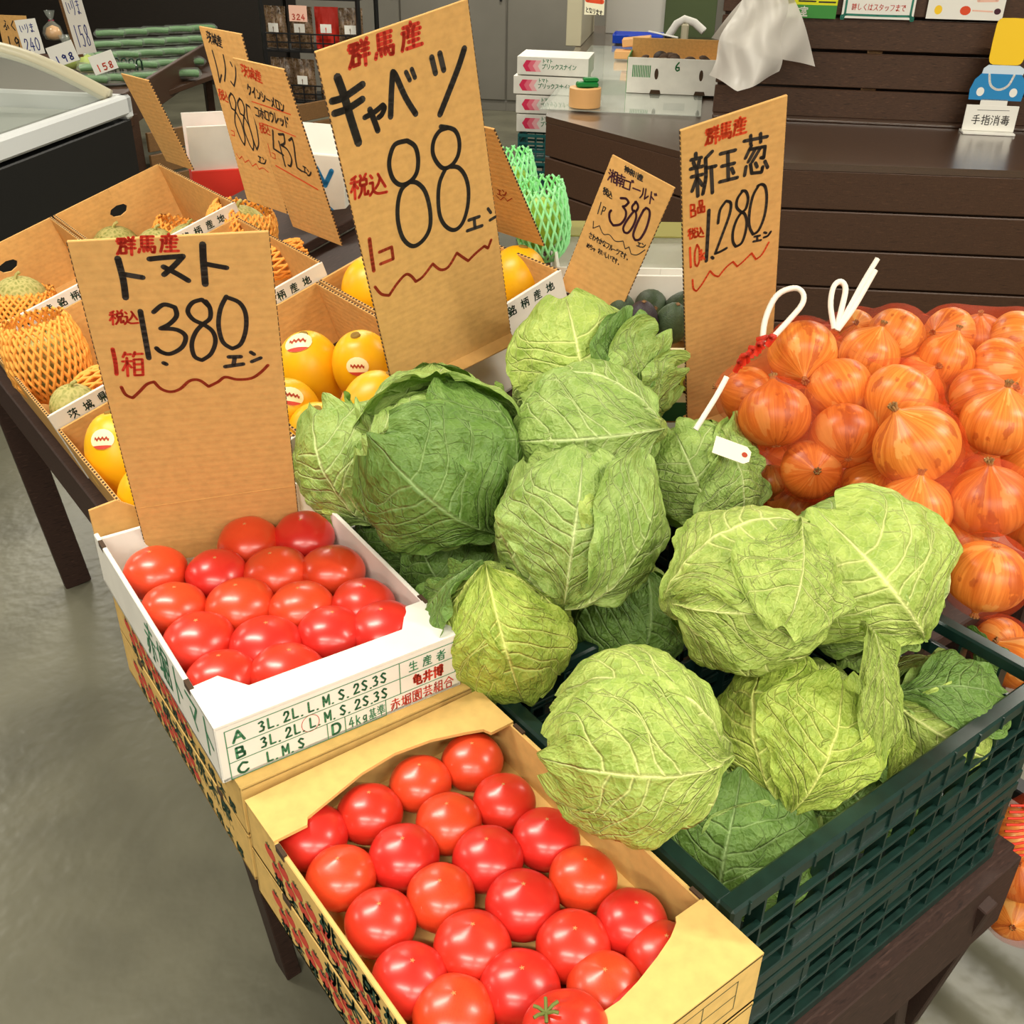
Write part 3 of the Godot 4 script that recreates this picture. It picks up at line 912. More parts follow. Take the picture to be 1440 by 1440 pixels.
	s.chars(r, "おいしいです。", Vector2(300, 1068), Vector2(34, 18), Vector2(-8, 58), Vector2(33, 19), 0.0015)
	part(s.root, "lettering", r, M.ink_black, "fine black marker lettering")
	# two melon signs
	s = sign_board("price_sign", "cardboard melon sign at 432 yen with red underlines overlapping another sign", Vector3(0.7429, 0.3452, -1.1648), Vector3(0.1012, -0.0039, 0.9949), Vector3(-0.2764, 0.9605, 0.0319), 0.184, 0.361, Vector2(270, 20), 5.76)
	a = MB.new()
	s.chars(a, "クインシーメロン", Vector2(440, 556), Vector2(36, 20), Vector2(16, 92), Vector2(38, 20), 0.0036)
	s.chars(a, "コホロウレッド", Vector2(500, 736), Vector2(40, 18), Vector2(14, 92), Vector2(40, 14), 0.0034)
	s.line(a, [655, 940, 662, 1088, 742, 1140], 0.005)
	s.line(a, [704, 1030, 756, 1228], 0.005)
	s.line(a, [702, 972, 744, 972, 752, 1040, 722, 1060, 772, 1094, 808, 1172, 800, 1228, 780, 1222], 0.005)
	s.line(a, [786, 1022, 810, 1002, 826, 1062, 840, 1180, 852, 1242, 890, 1270], 0.005)
	s.chars(a, "エン", Vector2(892, 1218), Vector2(40, 20), Vector2(4, 62), Vector2(36, 28), 0.0038)
	part(s.root, "lettering", a, M.ink_black, "black marker lettering")
	r = MB.new()
	s.chars(r, "茨城産", Vector2(388, 392), Vector2(56, 24), Vector2(18, 102), Vector2(56, 24), 0.0034)
	s.chars(r, "税込", Vector2(540, 872), Vector2(44, 18), Vector2(10, 84), Vector2(44, 12), 0.0026)
	s.line(r, [485, 705, 800, 812], 0.0022)
	s.line(r, [565, 880, 840, 990], 0.0022)
	s.line(r, [680, 1225, 1020, 1420], 0.0034)
	s.line(r, [615, 1050, 640, 1150], 0.0022)
	s.chars(r, "コ", Vector2(645, 1110), Vector2(32, 16), Vector2(4, 56), Vector2.ZERO, 0.002)
	part(s.root, "lettering", r, M.ink_orange, "orange-red marker lettering")
	s = sign_board("price_sign", "cardboard melon sign at 880 yen standing behind the 432 yen sign", Vector3(0.7188, 0.37, -1.3486), Vector3(0.1628, -0.0119, 0.9866), Vector3(-0.1839, 0.982, 0.0422), 0.150, 0.369, Vector2(270, 20), 5.76)
	a = MB.new()
	s.chars(a, "茨城産", Vector2(112, 126), Vector2(42, 22), Vector2(12, 96), Vector2(42, 17), 0.003)
	s.line(a, [165, 295, 200, 420, 226, 550, 240, 490], 0.0042)
	s.line(a, [254, 330, 272, 440, 265, 540], 0.0042)
	s.line(a, [312, 388, 326, 420], 0.004)
	s.line(a, [350, 400, 356, 500, 342, 582, 316, 545], 0.004)
	for d in [[0, 0], [70, 42]]:
		s.line(a, [318 + d[0], 640 + d[1], 300 + d[0], 680 + d[1], 322 + d[0], 762 + d[1], 352 + d[0], 782 + d[1], 356 + d[0], 722 + d[1], 336 + d[0], 662 + d[1], 314 + d[0], 640 + d[1]], 0.0042)
		s.line(a, [352 + d[0], 784 + d[1], 350 + d[0], 880 + d[1], 392 + d[0], 1000 + d[1], 426 + d[0], 1060 + d[1], 430 + d[0], 1000 + d[1], 400 + d[0], 880 + d[1], 352 + d[0], 784 + d[1]], 0.0042)
	s.line(a, [440, 730, 452, 850, 492, 1000, 526, 1096, 541, 1040, 520, 900, 482, 772, 440, 730], 0.0042)
	s.chars(a, "エン", Vector2(530, 1136), Vector2(36, 18), Vector2(6, 66), Vector2(36, 12), 0.0034)
	part(s.root, "lettering", a, M.ink_black, "black marker lettering")
	r = MB.new()
	s.chars(r, "税込", Vector2(210, 596), Vector2(42, 18), Vector2(6, 90), Vector2(38, 16), 0.0026)
	s.chars(r, "コ", Vector2(312, 930), Vector2(34, 14), Vector2(6, 52), Vector2.ZERO, 0.002)
	s.line(r, [360, 1130, 385, 1170, 405, 1150, 430, 1200, 460, 1180, 490, 1230, 520, 1210, 545, 1255, 575, 1245, 620, 1280], 0.002)
	part(s.root, "lettering", r, M.ink_orange, "orange-red marker lettering")
	# a sign seen almost edge on behind the cabbage sign, and a bare board at the far end of the melons
	var ey := Vector3(-0.5, 0.866, 0.0)
	var corner := at(765, 347, 1.95)
	s = sign_board("price_sign", "golden brown cardboard sign half hidden behind the cabbage sign", corner - Vector3(0.1, 0, 0.995) * 0.11, Vector3(0.1, 0, 0.995), ey, 0.22, 0.26, Vector2(700, 170), 4.965)
	a = MB.new()
	s.chars(a, "エン", Vector2(-6, 470), Vector2(34, 14), Vector2(4, 46), Vector2(34, 4), 0.003)
	s.line(a, [-10, 520, 20, 552, 44, 530, 66, 560, 100, 540], 0.002)
	part(s.root, "lettering", a, M.ink_brown, "brown marker lettering")
	corner = at(272, 240, 2.62)
	s = sign_board("plain_board", "bare cardboard flap standing at the far end of the melon boxes", corner - Vector3(0.12, 0, 0.99) * 0.07, Vector3(0.12, 0, 0.99), Vector3(-0.36, 0.93, 0.0), 0.14, 0.235, Vector2.ZERO, 1.0)
	s.root.set_meta("category", "cardboard")


# ---------------------------------------------------------------- tables and rack
func build_tables() -> void:
	# low table that carries the crates and the tomato boxes
	var t := thing("display_table", "low brown wooden table under the green cabbage crate", "table", Vector3(0.5, FLOOR, 0.0))
	var b := MB.new()
	b.bx(Vector3(0.555, -0.215, -0.035), Vector3(0.85, 0.03, 0.95), 0.002)
	part(t, "top", b, M.wood_table, "", true)
	b = MB.new()
	b.bx(Vector3(0.55, -0.272, 0.446), Vector3(0.84, 0.14, 0.022), 0.002)
	part(t, "fascia", b, M.wood_table, "purplish brown front board", true)
	b = MB.new()
	b.bx(Vector3(0.145, -0.285, -0.02), Vector3(0.022, 0.105, 0.94), 0.002)
	part(t, "fascia", b, M.wood_table, "", true)
	for q in [[Vector3(0.12, -0.23, -0.354), Vector3(0.165, FLOOR, -0.354)], [Vector3(0.13, -0.23, 0.40), Vector3(0.17, FLOOR, 0.36)], [Vector3(0.885, -0.23, 0.43), Vector3(0.99, FLOOR, 0.345)], [Vector3(0.87, -0.23, -0.40), Vector3(0.84, FLOOR, -0.36)]]:
		b = MB.new()
		b.bar(q[0], q[1], 0.085 if q[0].x > 0.5 else 0.05, 0.028, 0.002)
		part(t, "leg", b, M.wood_table, "", true)
	b = MB.new()
	b.bar(Vector3(0.80, -0.32, 0.41), Vector3(0.93, FLOOR + 0.02, 0.38), 0.02, 0.05, 0.002)
	part(t, "brace", b, M.wood_table, "", true)
	t = thing("riser_box", "dark wooden riser under the stacked tomato boxes", "riser", Vector3(0.19, -0.2, 0.0))
	b = MB.new()
	b.bx(Vector3(0.19, -0.012, 0.0), Vector3(0.23, 0.022, 0.92), 0.002)
	part(t, "top", b, M.wood_table, "", true)
	for sg in [-1.0, 1.0]:
		b = MB.new()
		b.bx(Vector3(0.19 + sg * 0.105, -0.112, 0.0), Vector3(0.02, 0.176, 0.92), 0.002)
		part(t, "side_board", b, M.wood_table, "", true)
	# sloped rack: its deck rises to the right and steps up towards the back
	var x := rack_frame()
	t = thing("sloped_rack", "dark sloping wooden rack that carries the melon boxes", "rack", Vector3(0.2, FLOOR, -1.2))
	for k in 3:
		b = MB.new()
		var row: Array = ROWS[k]
		b.box(x * Transform3D(Basis(), Vector3(0.44, row[2] - 0.172, row[0] - row[1] * 0.5)), Vector3(0.92, 0.022, row[1] + 0.02), 0.002)
		part(t, "deck", b, M.wood_table, "", true)
	b = MB.new()
	b.bar(x * Vector3(-0.020, -0.165, -0.50), x * Vector3(-0.020, -0.115, -1.95), 0.026, 0.075, 0.003)
	part(t, "side_board", b, M.wood_table, "grey-brown board along the lower edge", true)
	b = MB.new()
	b.bar(x * Vector3(0.92, -0.20, -0.50), x * Vector3(0.92, -0.16, -1.88), 0.025, 0.1, 0.003)
	part(t, "side_board", b, M.wood_table, "", true)
	for q in [[0.005, -0.62, 0.0], [0.0, -1.80, 0.06], [0.88, -0.6, 0.0], [0.88, -1.75, 0.0]]:
		b = MB.new()
		var top: Vector3 = x * Vector3(q[0], -0.19, q[1])
		var foot := Vector3(top.x + 0.07 * (1.0 if q[0] < 0.5 else -0.3), FLOOR, q[1])
		b.bar(top, foot, 0.028, 0.07, 0.003)
		part(t, "leg", b, M.wood_table, "", true)


# front z, length, lift of the box tops, first edge along the slope, width, count
const ROWS := [[-0.545, 0.42, 0.0, [0.0, 0.279, 0.558], 0.275], [-0.968, 0.392, 0.030, [-0.002, 0.292], 0.288], [-1.366, 0.45, 0.060, [0.010, 0.303], 0.288]]


func rack_frame() -> Transform3D:
	return Transform3D(Basis(Vector3.BACK, deg_to_rad(18.0)), Vector3(0.11, 0.15, 0.0))


# ---------------------------------------------------------------- cartons
func melon_carton(row: int, k: int, label: String) -> Transform3D:
	var rw: Array = ROWS[row]
	var w: float = rw[4]
	var l: float = rw[1]
	var h := 0.16
	var x := rack_frame()
	var base: Vector3 = x * Vector3(rw[3][k] + w * 0.5, rw[2] * 0.95 - h, rw[0] - l * 0.5)
	var t := thing("melon_carton", label, "carton", base, "", x.basis)
	var th := 0.006
	var b := MB.new()
	b.bx(Vector3(0, 0.003, 0), Vector3(w, 0.006, l), 0.001)
	part(t, "floor_panel", b, M.kraft)
	for sg in [-1.0, 1.0]:
		b = MB.new()
		b.bx(Vector3(sg * (w * 0.5 - th * 0.5), h * 0.5, 0), Vector3(th, h, l - 0.002), 0.001)
		part(t, "side_wall", b, M.kraft)
		b = MB.new()
		var nn := 40
		for q in nn:
			b.bx(Vector3(sg * (w * 0.5 - th * 0.5), h, -l * 0.5 + (q + 0.5) * l / nn), Vector3(th * 0.55, 0.0012, l / nn * 0.5))
		part(t, "corrugated_edge", b, M.slot, "open corrugated edge of the wall")
	# the back wall, pierced by a hand hole
	var wall := PackedVector2Array([Vector2(-w * 0.5, 0), Vector2(w * 0.5, 0), Vector2(w * 0.5, h), Vector2(0.0, h)])
	for s in range(8, -1, -1):
		var a := PI * 0.5 - TAU * (8 - s) / 8.0
		wall.append(Vector2(cos(a) * 0.024, h - 0.055 + sin(a) * 0.012 * (1.0 if sin(a) > 0 else 1.3)))
	wall.append(Vector2(-0.0005, h))
	wall.append(Vector2(-w * 0.5, h))
	b = MB.new()
	b.slab(Transform3D(Basis(), Vector3(0, 0, -l * 0.5 + th * 0.5)), wall, th)
	part(t, "back_wall", b, M.kraft)
	# printed front wall
	b = MB.new()
	b.bx(Vector3(0, h * 0.5, l * 0.5 - th * 0.5), Vector3(w, h, th), 0.001)
	var fw := part(t, "front_wall", b, M.board_white, "white printed front")
	b = MB.new()
	write(b, "茨城県産銘柄産地", Vector2(-w * 0.5 + 0.032, h - 0.008), Vector2(0.017, 0), Vector2(0, -0.019), Vector2(0.029, 0), 0.0022)
	b.moved(Transform3D(Basis(), Vector3(0, 0, l * 0.5)))
	part(fw, "lettering", b, M.print_dark, "dark green printed lettering")
	b = MB.new()
	write(b, "大地", Vector2(w * 0.5 - 0.07, h - 0.055), Vector2(0.018, 0), Vector2(0, -0.02), Vector2(0.022, 0), 0.003)
	b.moved(Transform3D(Basis(), Vector3(0, 0, l * 0.5)))
	part(fw, "lettering", b, M.print_red, "red printed lettering")
	return Transform3D(x.basis, base)


func tomato_carton_brown(called: String, label: String, base: Vector3, yaw: float, open := true) -> Node3D:
	var w := 0.304
	var l := 0.452
	var h := 0.072
	var th := 0.005
	var t := thing(called, label, "carton", base, "", Basis(Vector3.UP, yaw))
	var b := MB.new()
	b.bx(Vector3(0, 0.003, 0), Vector3(w, 0.006, l), 0.001)
	part(t, "floor_panel", b, M.kraft_gold)
	for sg in [-1.0, 1.0]:
		b = MB.new()
		b.bx(Vector3(sg * (w * 0.5 - th * 0.5), h * 0.5 - 0.001, 0), Vector3(th, h - 0.002, l - 0.004), 0.001)
		var side := part(t, "side_wall", b, M.kraft_gold)
		if sg < 0.0:
			carton_print(side, l, h, -w * 0.5)
		b = MB.new()
		b.bx(Vector3(0, h * 0.5, sg * (l * 0.5 - th * 0.5)), Vector3(w, h - 0.001, th), 0.001)
		var fwall := part(t, "front_wall" if sg > 0 else "back_wall", b, M.kraft_gold)
		if sg > 0:
			grade_print(fwall, l * 0.5, M.print_dark, 0.64)
		for e in [-1.0, 1.0]:
			b = MB.new()
			b.bx(Vector3(e * (w * 0.5 - 0.0015), h - 0.004, sg * (l * 0.5 - 0.083)), Vector3(0.0045, 0.009, 0.018))
			part(t, "slot", b, M.slot, "dark lock slot in the wall")
	# the ledges at both ends, with curved cut-outs
	var back := [[0, 0], [0.304, 0], [0.304, 0.07], [0.272, 0.07], [0.268, 0.060], [0.248, 0.052], [0.21, 0.039], [0.165, 0.033], [0.12, 0.038], [0.075, 0.051], [0.043, 0.060], [0.038, 0.069], [0, 0.069]]
	var front := [[0, 0.452], [0, 0.376], [0.038, 0.376], [0.042, 0.382], [0.057, 0.390], [0.09, 0.399], [0.14, 0.408], [0.165, 0.409], [0.19, 0.405], [0.222, 0.397], [0.247, 0.389], [0.262, 0.381], [0.266, 0.376], [0.304, 0.376], [0.304, 0.452]]
	for q in [["back_ledge", back], ["front_ledge", front]]:
		var poly := PackedVector2Array()
		for p in q[1]:
			poly.append(Vector2(p[0] - w * 0.5, -(p[1] - l * 0.5)))
		b = MB.new()
		b.slab(Transform3D(Basis(Vector3.RIGHT, -PI / 2), Vector3(0, h - 0.0015, 0)), poly, 0.004)
		part(t, q[0], b, M.kraft_gold)
	return t


func carton_print(side: Node3D, l: float, h: float, x: float) -> void:
	# tomatoes and the variety's name printed along the left wall; the print plane looks to -x
	var pl := Transform3D(Basis(Vector3.UP, -PI / 2), Vector3(x, 0, 0))
	var red := MB.new()
	var green := MB.new()
	var dots := MB.new()
	var along := -l * 0.5 + 0.055
	for k in 8:
		for row in 2:
			var c := Vector2(along + k * 0.030 + row * 0.013, h * (0.60 - 0.23 * row) - k * 0.0007)
			var p := []
			for s in 14:
				var a := TAU * s / 14.0
				p.append(c + Vector2(cos(a) * 0.0125, sin(a) * 0.0085))
			red.patch(p)
			for s in 4:
				var a := 0.4 + s * 0.75
				green.ink([c + Vector2(-0.002, 0.006), c + Vector2(-0.002, 0.006) + Vector2(cos(a), sin(a)) * 0.0065], 0.0016, 0.0006)
	var o := Vector2(-l * 0.5 + 0.165, h * 0.93)
	for ch in "桃太郎桃太郎":
		write(green, ch, o, Vector2(0.034, 0), Vector2(0, -0.026), Vector2.ZERO, 0.0046)
		o.x += 0.040
	o = Vector2(-l * 0.5 + 0.06, h * 0.30)
	for k in 12:
		write(green, ["桃", "太", "郎"][k % 3], o, Vector2(0.022, 0), Vector2(0, -0.017), Vector2.ZERO, 0.0032)
		o.x += 0.031
	for k in 26:
		dots.ink([Vector2(-l * 0.5 + 0.16 + k * 0.0095, h * 0.52 + 0.003 * (k % 3)), Vector2(-l * 0.5 + 0.163 + k * 0.0095, h * 0.48 + 0.002 * (k % 2))], 0.0016)
	for q in [[red, M.print_red, "printed_tomatoes", "red printed tomatoes"], [green, M.print_dark, "lettering", "dark green brush lettering"], [dots, M.print_dark, "small_lettering", ""]]:
		q[0].moved(pl)
		part(side, q[2], q[0], q[1], q[3])


func grade_print(wall: Node3D, z: float, m: Material, scale_ := 1.0) -> void:
	# the grading table on the end wall of a tomato carton
	if scale_ < 0.9:
		var plain := MB.new()
		for q in [[0.02, 0.058, 0.120, 0.058], [0.02, 0.038, 0.120, 0.038], [0.02, 0.018, 0.120, 0.018], [0.120, 0.058, 0.120, 0.018], [0.075, 0.058, 0.075, 0.018], [0.02, 0.058, 0.02, 0.018]]:
			plain.ink([Vector2(q[0], q[1]), Vector2(q[2], q[3])], 0.0009)
		write(plain, "D", Vector2(0.044, 0.055), Vector2(0.010, 0), Vector2(0, -0.012), Vector2.ZERO, 0.0016)
		write(plain, "2S", Vector2(0.040, 0.036), Vector2(0.011, 0), Vector2(0, -0.014), Vector2(0.013, 0), 0.0018)
		plain.moved(Transform3D(Basis(), Vector3(0, 0, z)))
		part(wall, "grade_table", plain, m, "thin dark printed table")
		return
	var b := MB.new()
	var r := MB.new()
	var w := 0.0011
	for q in [[-0.140, 0.0695, 0.142, 0.0695], [-0.140, 0.0015, 0.048, 0.0015], [-0.140, 0.0695, -0.140, 0.0015], [0.142, 0.0695, 0.142, 0.0245], [-0.140, 0.047, 0.142, 0.047], [-0.140, 0.0245, 0.142, 0.0245], [0.068, 0.0695, 0.068, 0.0245], [0.048, 0.0245, 0.048, 0.0015], [-0.026, 0.0245, -0.026, 0.0015], [-0.004, 0.0245, -0.004, 0.0015]]:
		b.ink([Vector2(q[0], q[1]), Vector2(q[2], q[3])], w)
	var cols := [-0.100, -0.088, -0.062, -0.050, -0.026, -0.006, 0.016, 0.036, 0.046]
	var tw := 0.0025
	for row in 3:
		var y := 0.0655 - row * 0.0228
		write(b, ["A", "B", "C"][row], Vector2(-0.133, y), Vector2(0.014, 0), Vector2(0, -0.0155), Vector2.ZERO, 0.0032)
		var text: String = "3L. 2L. L. M. S. 2S.3S" if row < 2 else "    L. M. S"
		var o := Vector2(-0.104 if row < 2 else -0.118, y)
		for ch in text:
			if ch == " ":
				o.x += 0.0046
				continue
			if ch == ".":
				b.ink([o + Vector2(0.0012, -0.0148), o + Vector2(0.0020, -0.0148)], 0.0024)
				o.x += 0.0038
				continue
			write(b, ch, o, Vector2(0.0084, 0), Vector2(0, -0.0150), Vector2.ZERO, tw)
			o.x += 0.0101
	write(b, "D", Vector2(-0.022, 0.0205), Vector2(0.013, 0), Vector2(0, -0.0155), Vector2.ZERO, 0.0032)
	write(b, "4kg", Vector2(0.0, 0.0200), Vector2(0.0070, 0), Vector2(0, -0.0150), Vector2(0.0085, 0), 0.0017)
	write(b, "基準", Vector2(0.0255, 0.0205), Vector2(0.0100, 0), Vector2(0, -0.0165), Vector2(0.0112, 0), 0.0013)
	write(b, "生産者", Vector2(0.080, 0.0655), Vector2(0.0125, 0), Vector2(0, -0.0150), Vector2(0.0185, 0), 0.0016)
	write(r, "亀井博", Vector2(0.084, 0.0440), Vector2(0.0130, 0), Vector2(0, -0.0165), Vector2(0.0142, 0), 0.0028)
	var r2 := MB.new()
	write(r2, "赤堀園芸組合", Vector2(0.054, 0.0210), Vector2(0.0130, 0), Vector2(0, -0.0165), Vector2(0.0145, 0), 0.0016)
	if scale_ > 0.9:
		var ring := []
		for s in 17:
			ring.append(Vector2(-0.045 + cos(TAU * s / 16.0) * 0.0105, 0.0352 + sin(TAU * s / 16.0) * 0.0115))
		r.ink(ring, 0.0007)
	for q in [[b, m, "grade_table", "green printed grading table"], [r, M.print_red, "grower_lettering", "red printed lettering"], [r2, M.print_red, "association_lettering", "red printed lettering"]]:
		q[0].moved(Transform3D(Basis.from_scale(Vector3(1, scale_ if scale_ < 0.9 else 1.0, 1)), Vector3(0.0, 0.0, z)))
		part(wall, q[2], q[0], q[1], q[3])


func build_tomato_cartons() -> void:
	var cx := 0.161
	tomato_carton_brown("tomato_carton", "closed golden tomato carton under the open carton of tomatoes", Vector3(cx, 0.0005, 0.26), 0.0)
	tomato_carton_brown("tomato_carton", "open golden tomato carton filled with shiny tomatoes and curved ledges", Vector3(cx, 0.0735, 0.26), 0.0)
	tomato_carton_brown("tomato_carton", "lowest golden tomato carton under the white tomato box", Vector3(cx + 0.01, 0.0005, -0.205), -0.03)
	var up := tomato_carton_brown("tomato_carton", "golden tomato carton directly under the white tomato box", Vector3(cx + 0.01, 0.0735, -0.205), -0.03)
	# its back flap stands up behind the white box
	var flap := MB.new()
	var poly := PackedVector2Array([Vector2(-0.150, 0.0), Vector2(0.150, 0.0), Vector2(0.150, 0.098), Vector2(0.138, 0.110), Vector2(0.122, 0.106), Vector2(0.10, 0.06), Vector2(0.06, 0.05), Vector2(-0.04, 0.05), Vector2(-0.085, 0.088), Vector2(-0.112, 0.108), Vector2(-0.150, 0.104)])
	flap.slab(Transform3D(Basis(Vector3.RIGHT, -0.10), Vector3(0.0, 0.07, -0.262)), poly, 0.005)
	part(up, "raised_flap", flap, M.kraft, "brown flap standing up with a cut-out")
	# white box
	var w := 0.30
	var l := 0.457
	var h := 0.078
	var th := 0.006
	var bas := Basis(Vector3.UP, -0.051)
	var t := thing("tomato_box", "white printed cardboard tray holding large flat tomatoes", "carton", Vector3(0, 0.147, 0) + bas * Vector3(w * 0.5, 0, -l * 0.5), "", bas)
	var b := MB.new()
	b.bx(Vector3(0, 0.003, 0), Vector3(w, 0.006, l), 0.001)
	part(t, "floor_panel", b, M.board_white)
	for sg in [-1.0, 1.0]:
		b = MB.new()
		b.bx(Vector3(sg * (w * 0.5 - th * 0.5), h * 0.5, 0), Vector3(th, h, l - 0.002), 0.001)
		var sw := part(t, "side_wall", b, M.board_white)
		for e in [-0.075, 0.34]:
			b = MB.new()
			b.bx(Vector3(sg * (w * 0.5 - 0.0025), h - 0.003, l * 0.5 - 0.083 - (e if e > 0 else 0.0)), Vector3(0.0056, 0.0085, 0.020))
			part(t, "slot", b, M.slot, "dark lock slot in the wall")
		if sg < 0:
			var pr := MB.new()
			write(pr, "赤堀トマト", Vector2(-0.02, 0.072), Vector2(0.044, 0), Vector2(0, -0.056), Vector2(0.05, 0), 0.005)
			pr.moved(Transform3D(Basis(Vector3.UP, -PI / 2), Vector3(-w * 0.5, 0, 0)))
			part(sw, "lettering", pr, M.print_green, "blue-green printed lettering")
	b = MB.new()
	b.bx(Vector3(0, h * 0.5 - 0.004, -l * 0.5 + th * 0.5), Vector3(w - 0.002, h - 0.008, th), 0.001)
	part(t, "back_wall", b, M.board_white)
	b = MB.new()
	b.bx(Vector3(0, h * 0.5, l * 0.5 - th * 0.5), Vector3(w, h, th), 0.0015)
	var fw := part(t, "front_wall", b, M.board_white)
	grade_print(fw, l * 0.5, M.print_green)
	b = MB.new()
	var lp := PackedVector2Array()
	for p in [[0, -0.077], [0.034, -0.080], [0.057, -0.046], [0.246, -0.043], [0.272, -0.081], [0.300, -0.081], [0.300, 0.0], [0.0, 0.0]]:
		lp.append(Vector2(p[0] - w * 0.5, -(p[1] + l * 0.5)))
	b.slab(Transform3D(Basis(Vector3.RIGHT, -PI / 2), Vector3(0, h - 0.001, 0)), lp, 0.004)
	part(t, "front_ledge", b, M.board_white)


# ---------------------------------------------------------------- tomatoes
func tomato_meshes() -> Array:
	var out := []
	for kind in 5:
		var b := MB.new()
		var prof := []
		var flat: float = [0.86, 0.80, 0.92, 0.79, 0.82][kind]
		for k in 27:
			var a := -PI * 0.5 + PI * k / 26.0
			var rr := pow(maxf(cos(a), 0.0), 0.92)
			var y := sin(a) * flat * (1.0 if a < 0 else 0.97)
			y += [0.075, 0.02, 0.10, 0.055, 0.03][kind] * exp(-pow(rr / 0.20, 2.0)) if a > 0 else 0.10 * exp(-pow(rr / 0.25, 2.0))
			prof.append(Vector2(rr, y))
		prof[0].x = 0.0
		prof[26].x = 0.0
		b.lathe(Transform3D(), prof, 40, func(u: float, w: float) -> float:
			return 1.0 + [0.010, 0.018, 0.008, 0.008, 0.012][kind] * cos(u * TAU * [5.0, 6.0, 4.0, 5.0, 6.0][kind]) * sin(w * PI) + 0.012 * cos(u * TAU * 2.0 + kind))
		var s := MB.new()
		var top: float = prof[26].y
		for k in 5:
			var a := TAU * k / 5.0 + 0.3
			s.moved(Transform3D())
			s.bar(Vector3(0, top + 0.004, 0), Vector3(cos(a) * 0.06, top - 0.004, sin(a) * 0.06), 0.02, 0.008)
		out.append([b.mesh(), s.mesh()])
	return out


func build_tomatoes() -> void:
	var ms := tomato_meshes()
	var mats := [M.tomato, M.tomato_b, M.tomato_c]
	rng.seed = 7
	var white := [[350, 764, 1], [427, 757, 1], [219, 806, 1], [306, 810, 1], [388, 808, 0], [467, 804, 1], [246, 857, 1], [338, 855, 1], [424, 857, 1], [511, 853, 0], [281, 905, 1], [375, 911, 1], [466, 893, 1], [541, 889, 1], [313, 957, 1], [405, 950, 1]]
	var wi := 0
	for q in white:
		var p := on_y(q[0], q[1], 0.197)
		tomato(ms, mats, p, 0.0430 + rng.randf_range(-0.002, 0.0025), 1, "flat tomato in the white tray, %s row from the sign, %s" % [["first", "second", "third", "fourth", "fifth"][0 if wi < 2 else (wi + 2) / 4], ["at the aisle wall", "second from the aisle", "third from the aisle", "at the cabbage-side wall"][(wi + 2) % 4]], "tomatoes in the white tray", 0.16)
		wi += 1
	var brown := [[664, 1071], [591, 1102], [520, 1144], [440, 1177], [631, 1158], [709, 1128], [768, 1180], [568, 1206], [686, 1208], [480, 1234], [620, 1262], [535, 1298], [735, 1272], [820, 1236], [664, 1333], [806, 1331], [889, 1298], [577, 1378], [731, 1390], [851, 1392], [932, 1345], [638, 1428], [905, 1440]]
	for q in brown:
		var p := on_y(q[0], q[1], 0.109)
		tomato(ms, mats, p, 0.0368 + rng.randf_range(-0.0018, 0.0016), 3 if rng.randf() < 0.5 else 4, "shiny tomato in the golden carton, %s, %s" % ["against the printed wall" if p.x < 0.085 else ("against the cabbage-side wall" if p.x > 0.235 else ("nearer the aisle side" if p.x < 0.16 else "nearer the cabbage side")), "under the curved far ledge" if p.z < 0.13 else ("at the near ledge" if p.z > 0.40 else ("in the far half" if p.z < 0.26 else "in the near half"))], "tomatoes in the golden carton", 0.13)
	# one tomato lies stalk up and keeps its calyx
	var p := on_y(795, 1446, 0.135)
	var t := thing("tomato", "tomato with a dry green calyx in the golden carton", "tomato", p)
	var skin := MeshInstance3D.new()
	skin.name = "skin"
	skin.mesh = ms[1][0]
	skin.material_override = M.tomato
	skin.transform = Transform3D(Basis(Vector3(1, 0, 0.4).normalized(), 2.6).scaled(Vector3.ONE * 0.037), Vector3.ZERO)
	t.add_child(skin, true)
	var cal := MB.new()
	rng.seed = 5
	for k in 6:
		var a := TAU * k / 6.0
		var d := Vector3(cos(a), 0.25 + 0.2 * rng.randf(), sin(a) * 0.8)
		cal.tube([Vector3(-0.018, 0.030, -0.006), Vector3(-0.018, 0.032, -0.006) + d * 0.008, Vector3(-0.018, 0.030, -0.006) + d * 0.013 + Vector3(0, 0.003 * sin(a * 3.0), 0)], 0.0017, 5)
	part(t, "calyx", cal, M.calyx, "dry green calyx")


func tomato(ms: Array, mats: Array, p: Vector3, r: float, kind: int, label: String, group: String, tilt: float) -> void:
	var t := thing("tomato", label, "tomato", p, group)
	var bas := Basis(Vector3(rng.randf_range(-1, 1), 0, rng.randf_range(-1, 1)).normalized(), rng.randf_range(0, tilt)) * Basis(Vector3.UP, rng.randf_range(0, TAU))
	t.basis = bas.scaled(Vector3(1, 1, 1) * r)
	var m: Material = mats[rng.randi() % 3]
	for k in 2:
		var o := MeshInstance3D.new()
		o.name = ["skin", "blossom_scar"][k]
		o.mesh = ms[kind][k]
		o.material_override = m if k == 0 else M.scar
		t.add_child(o, true)


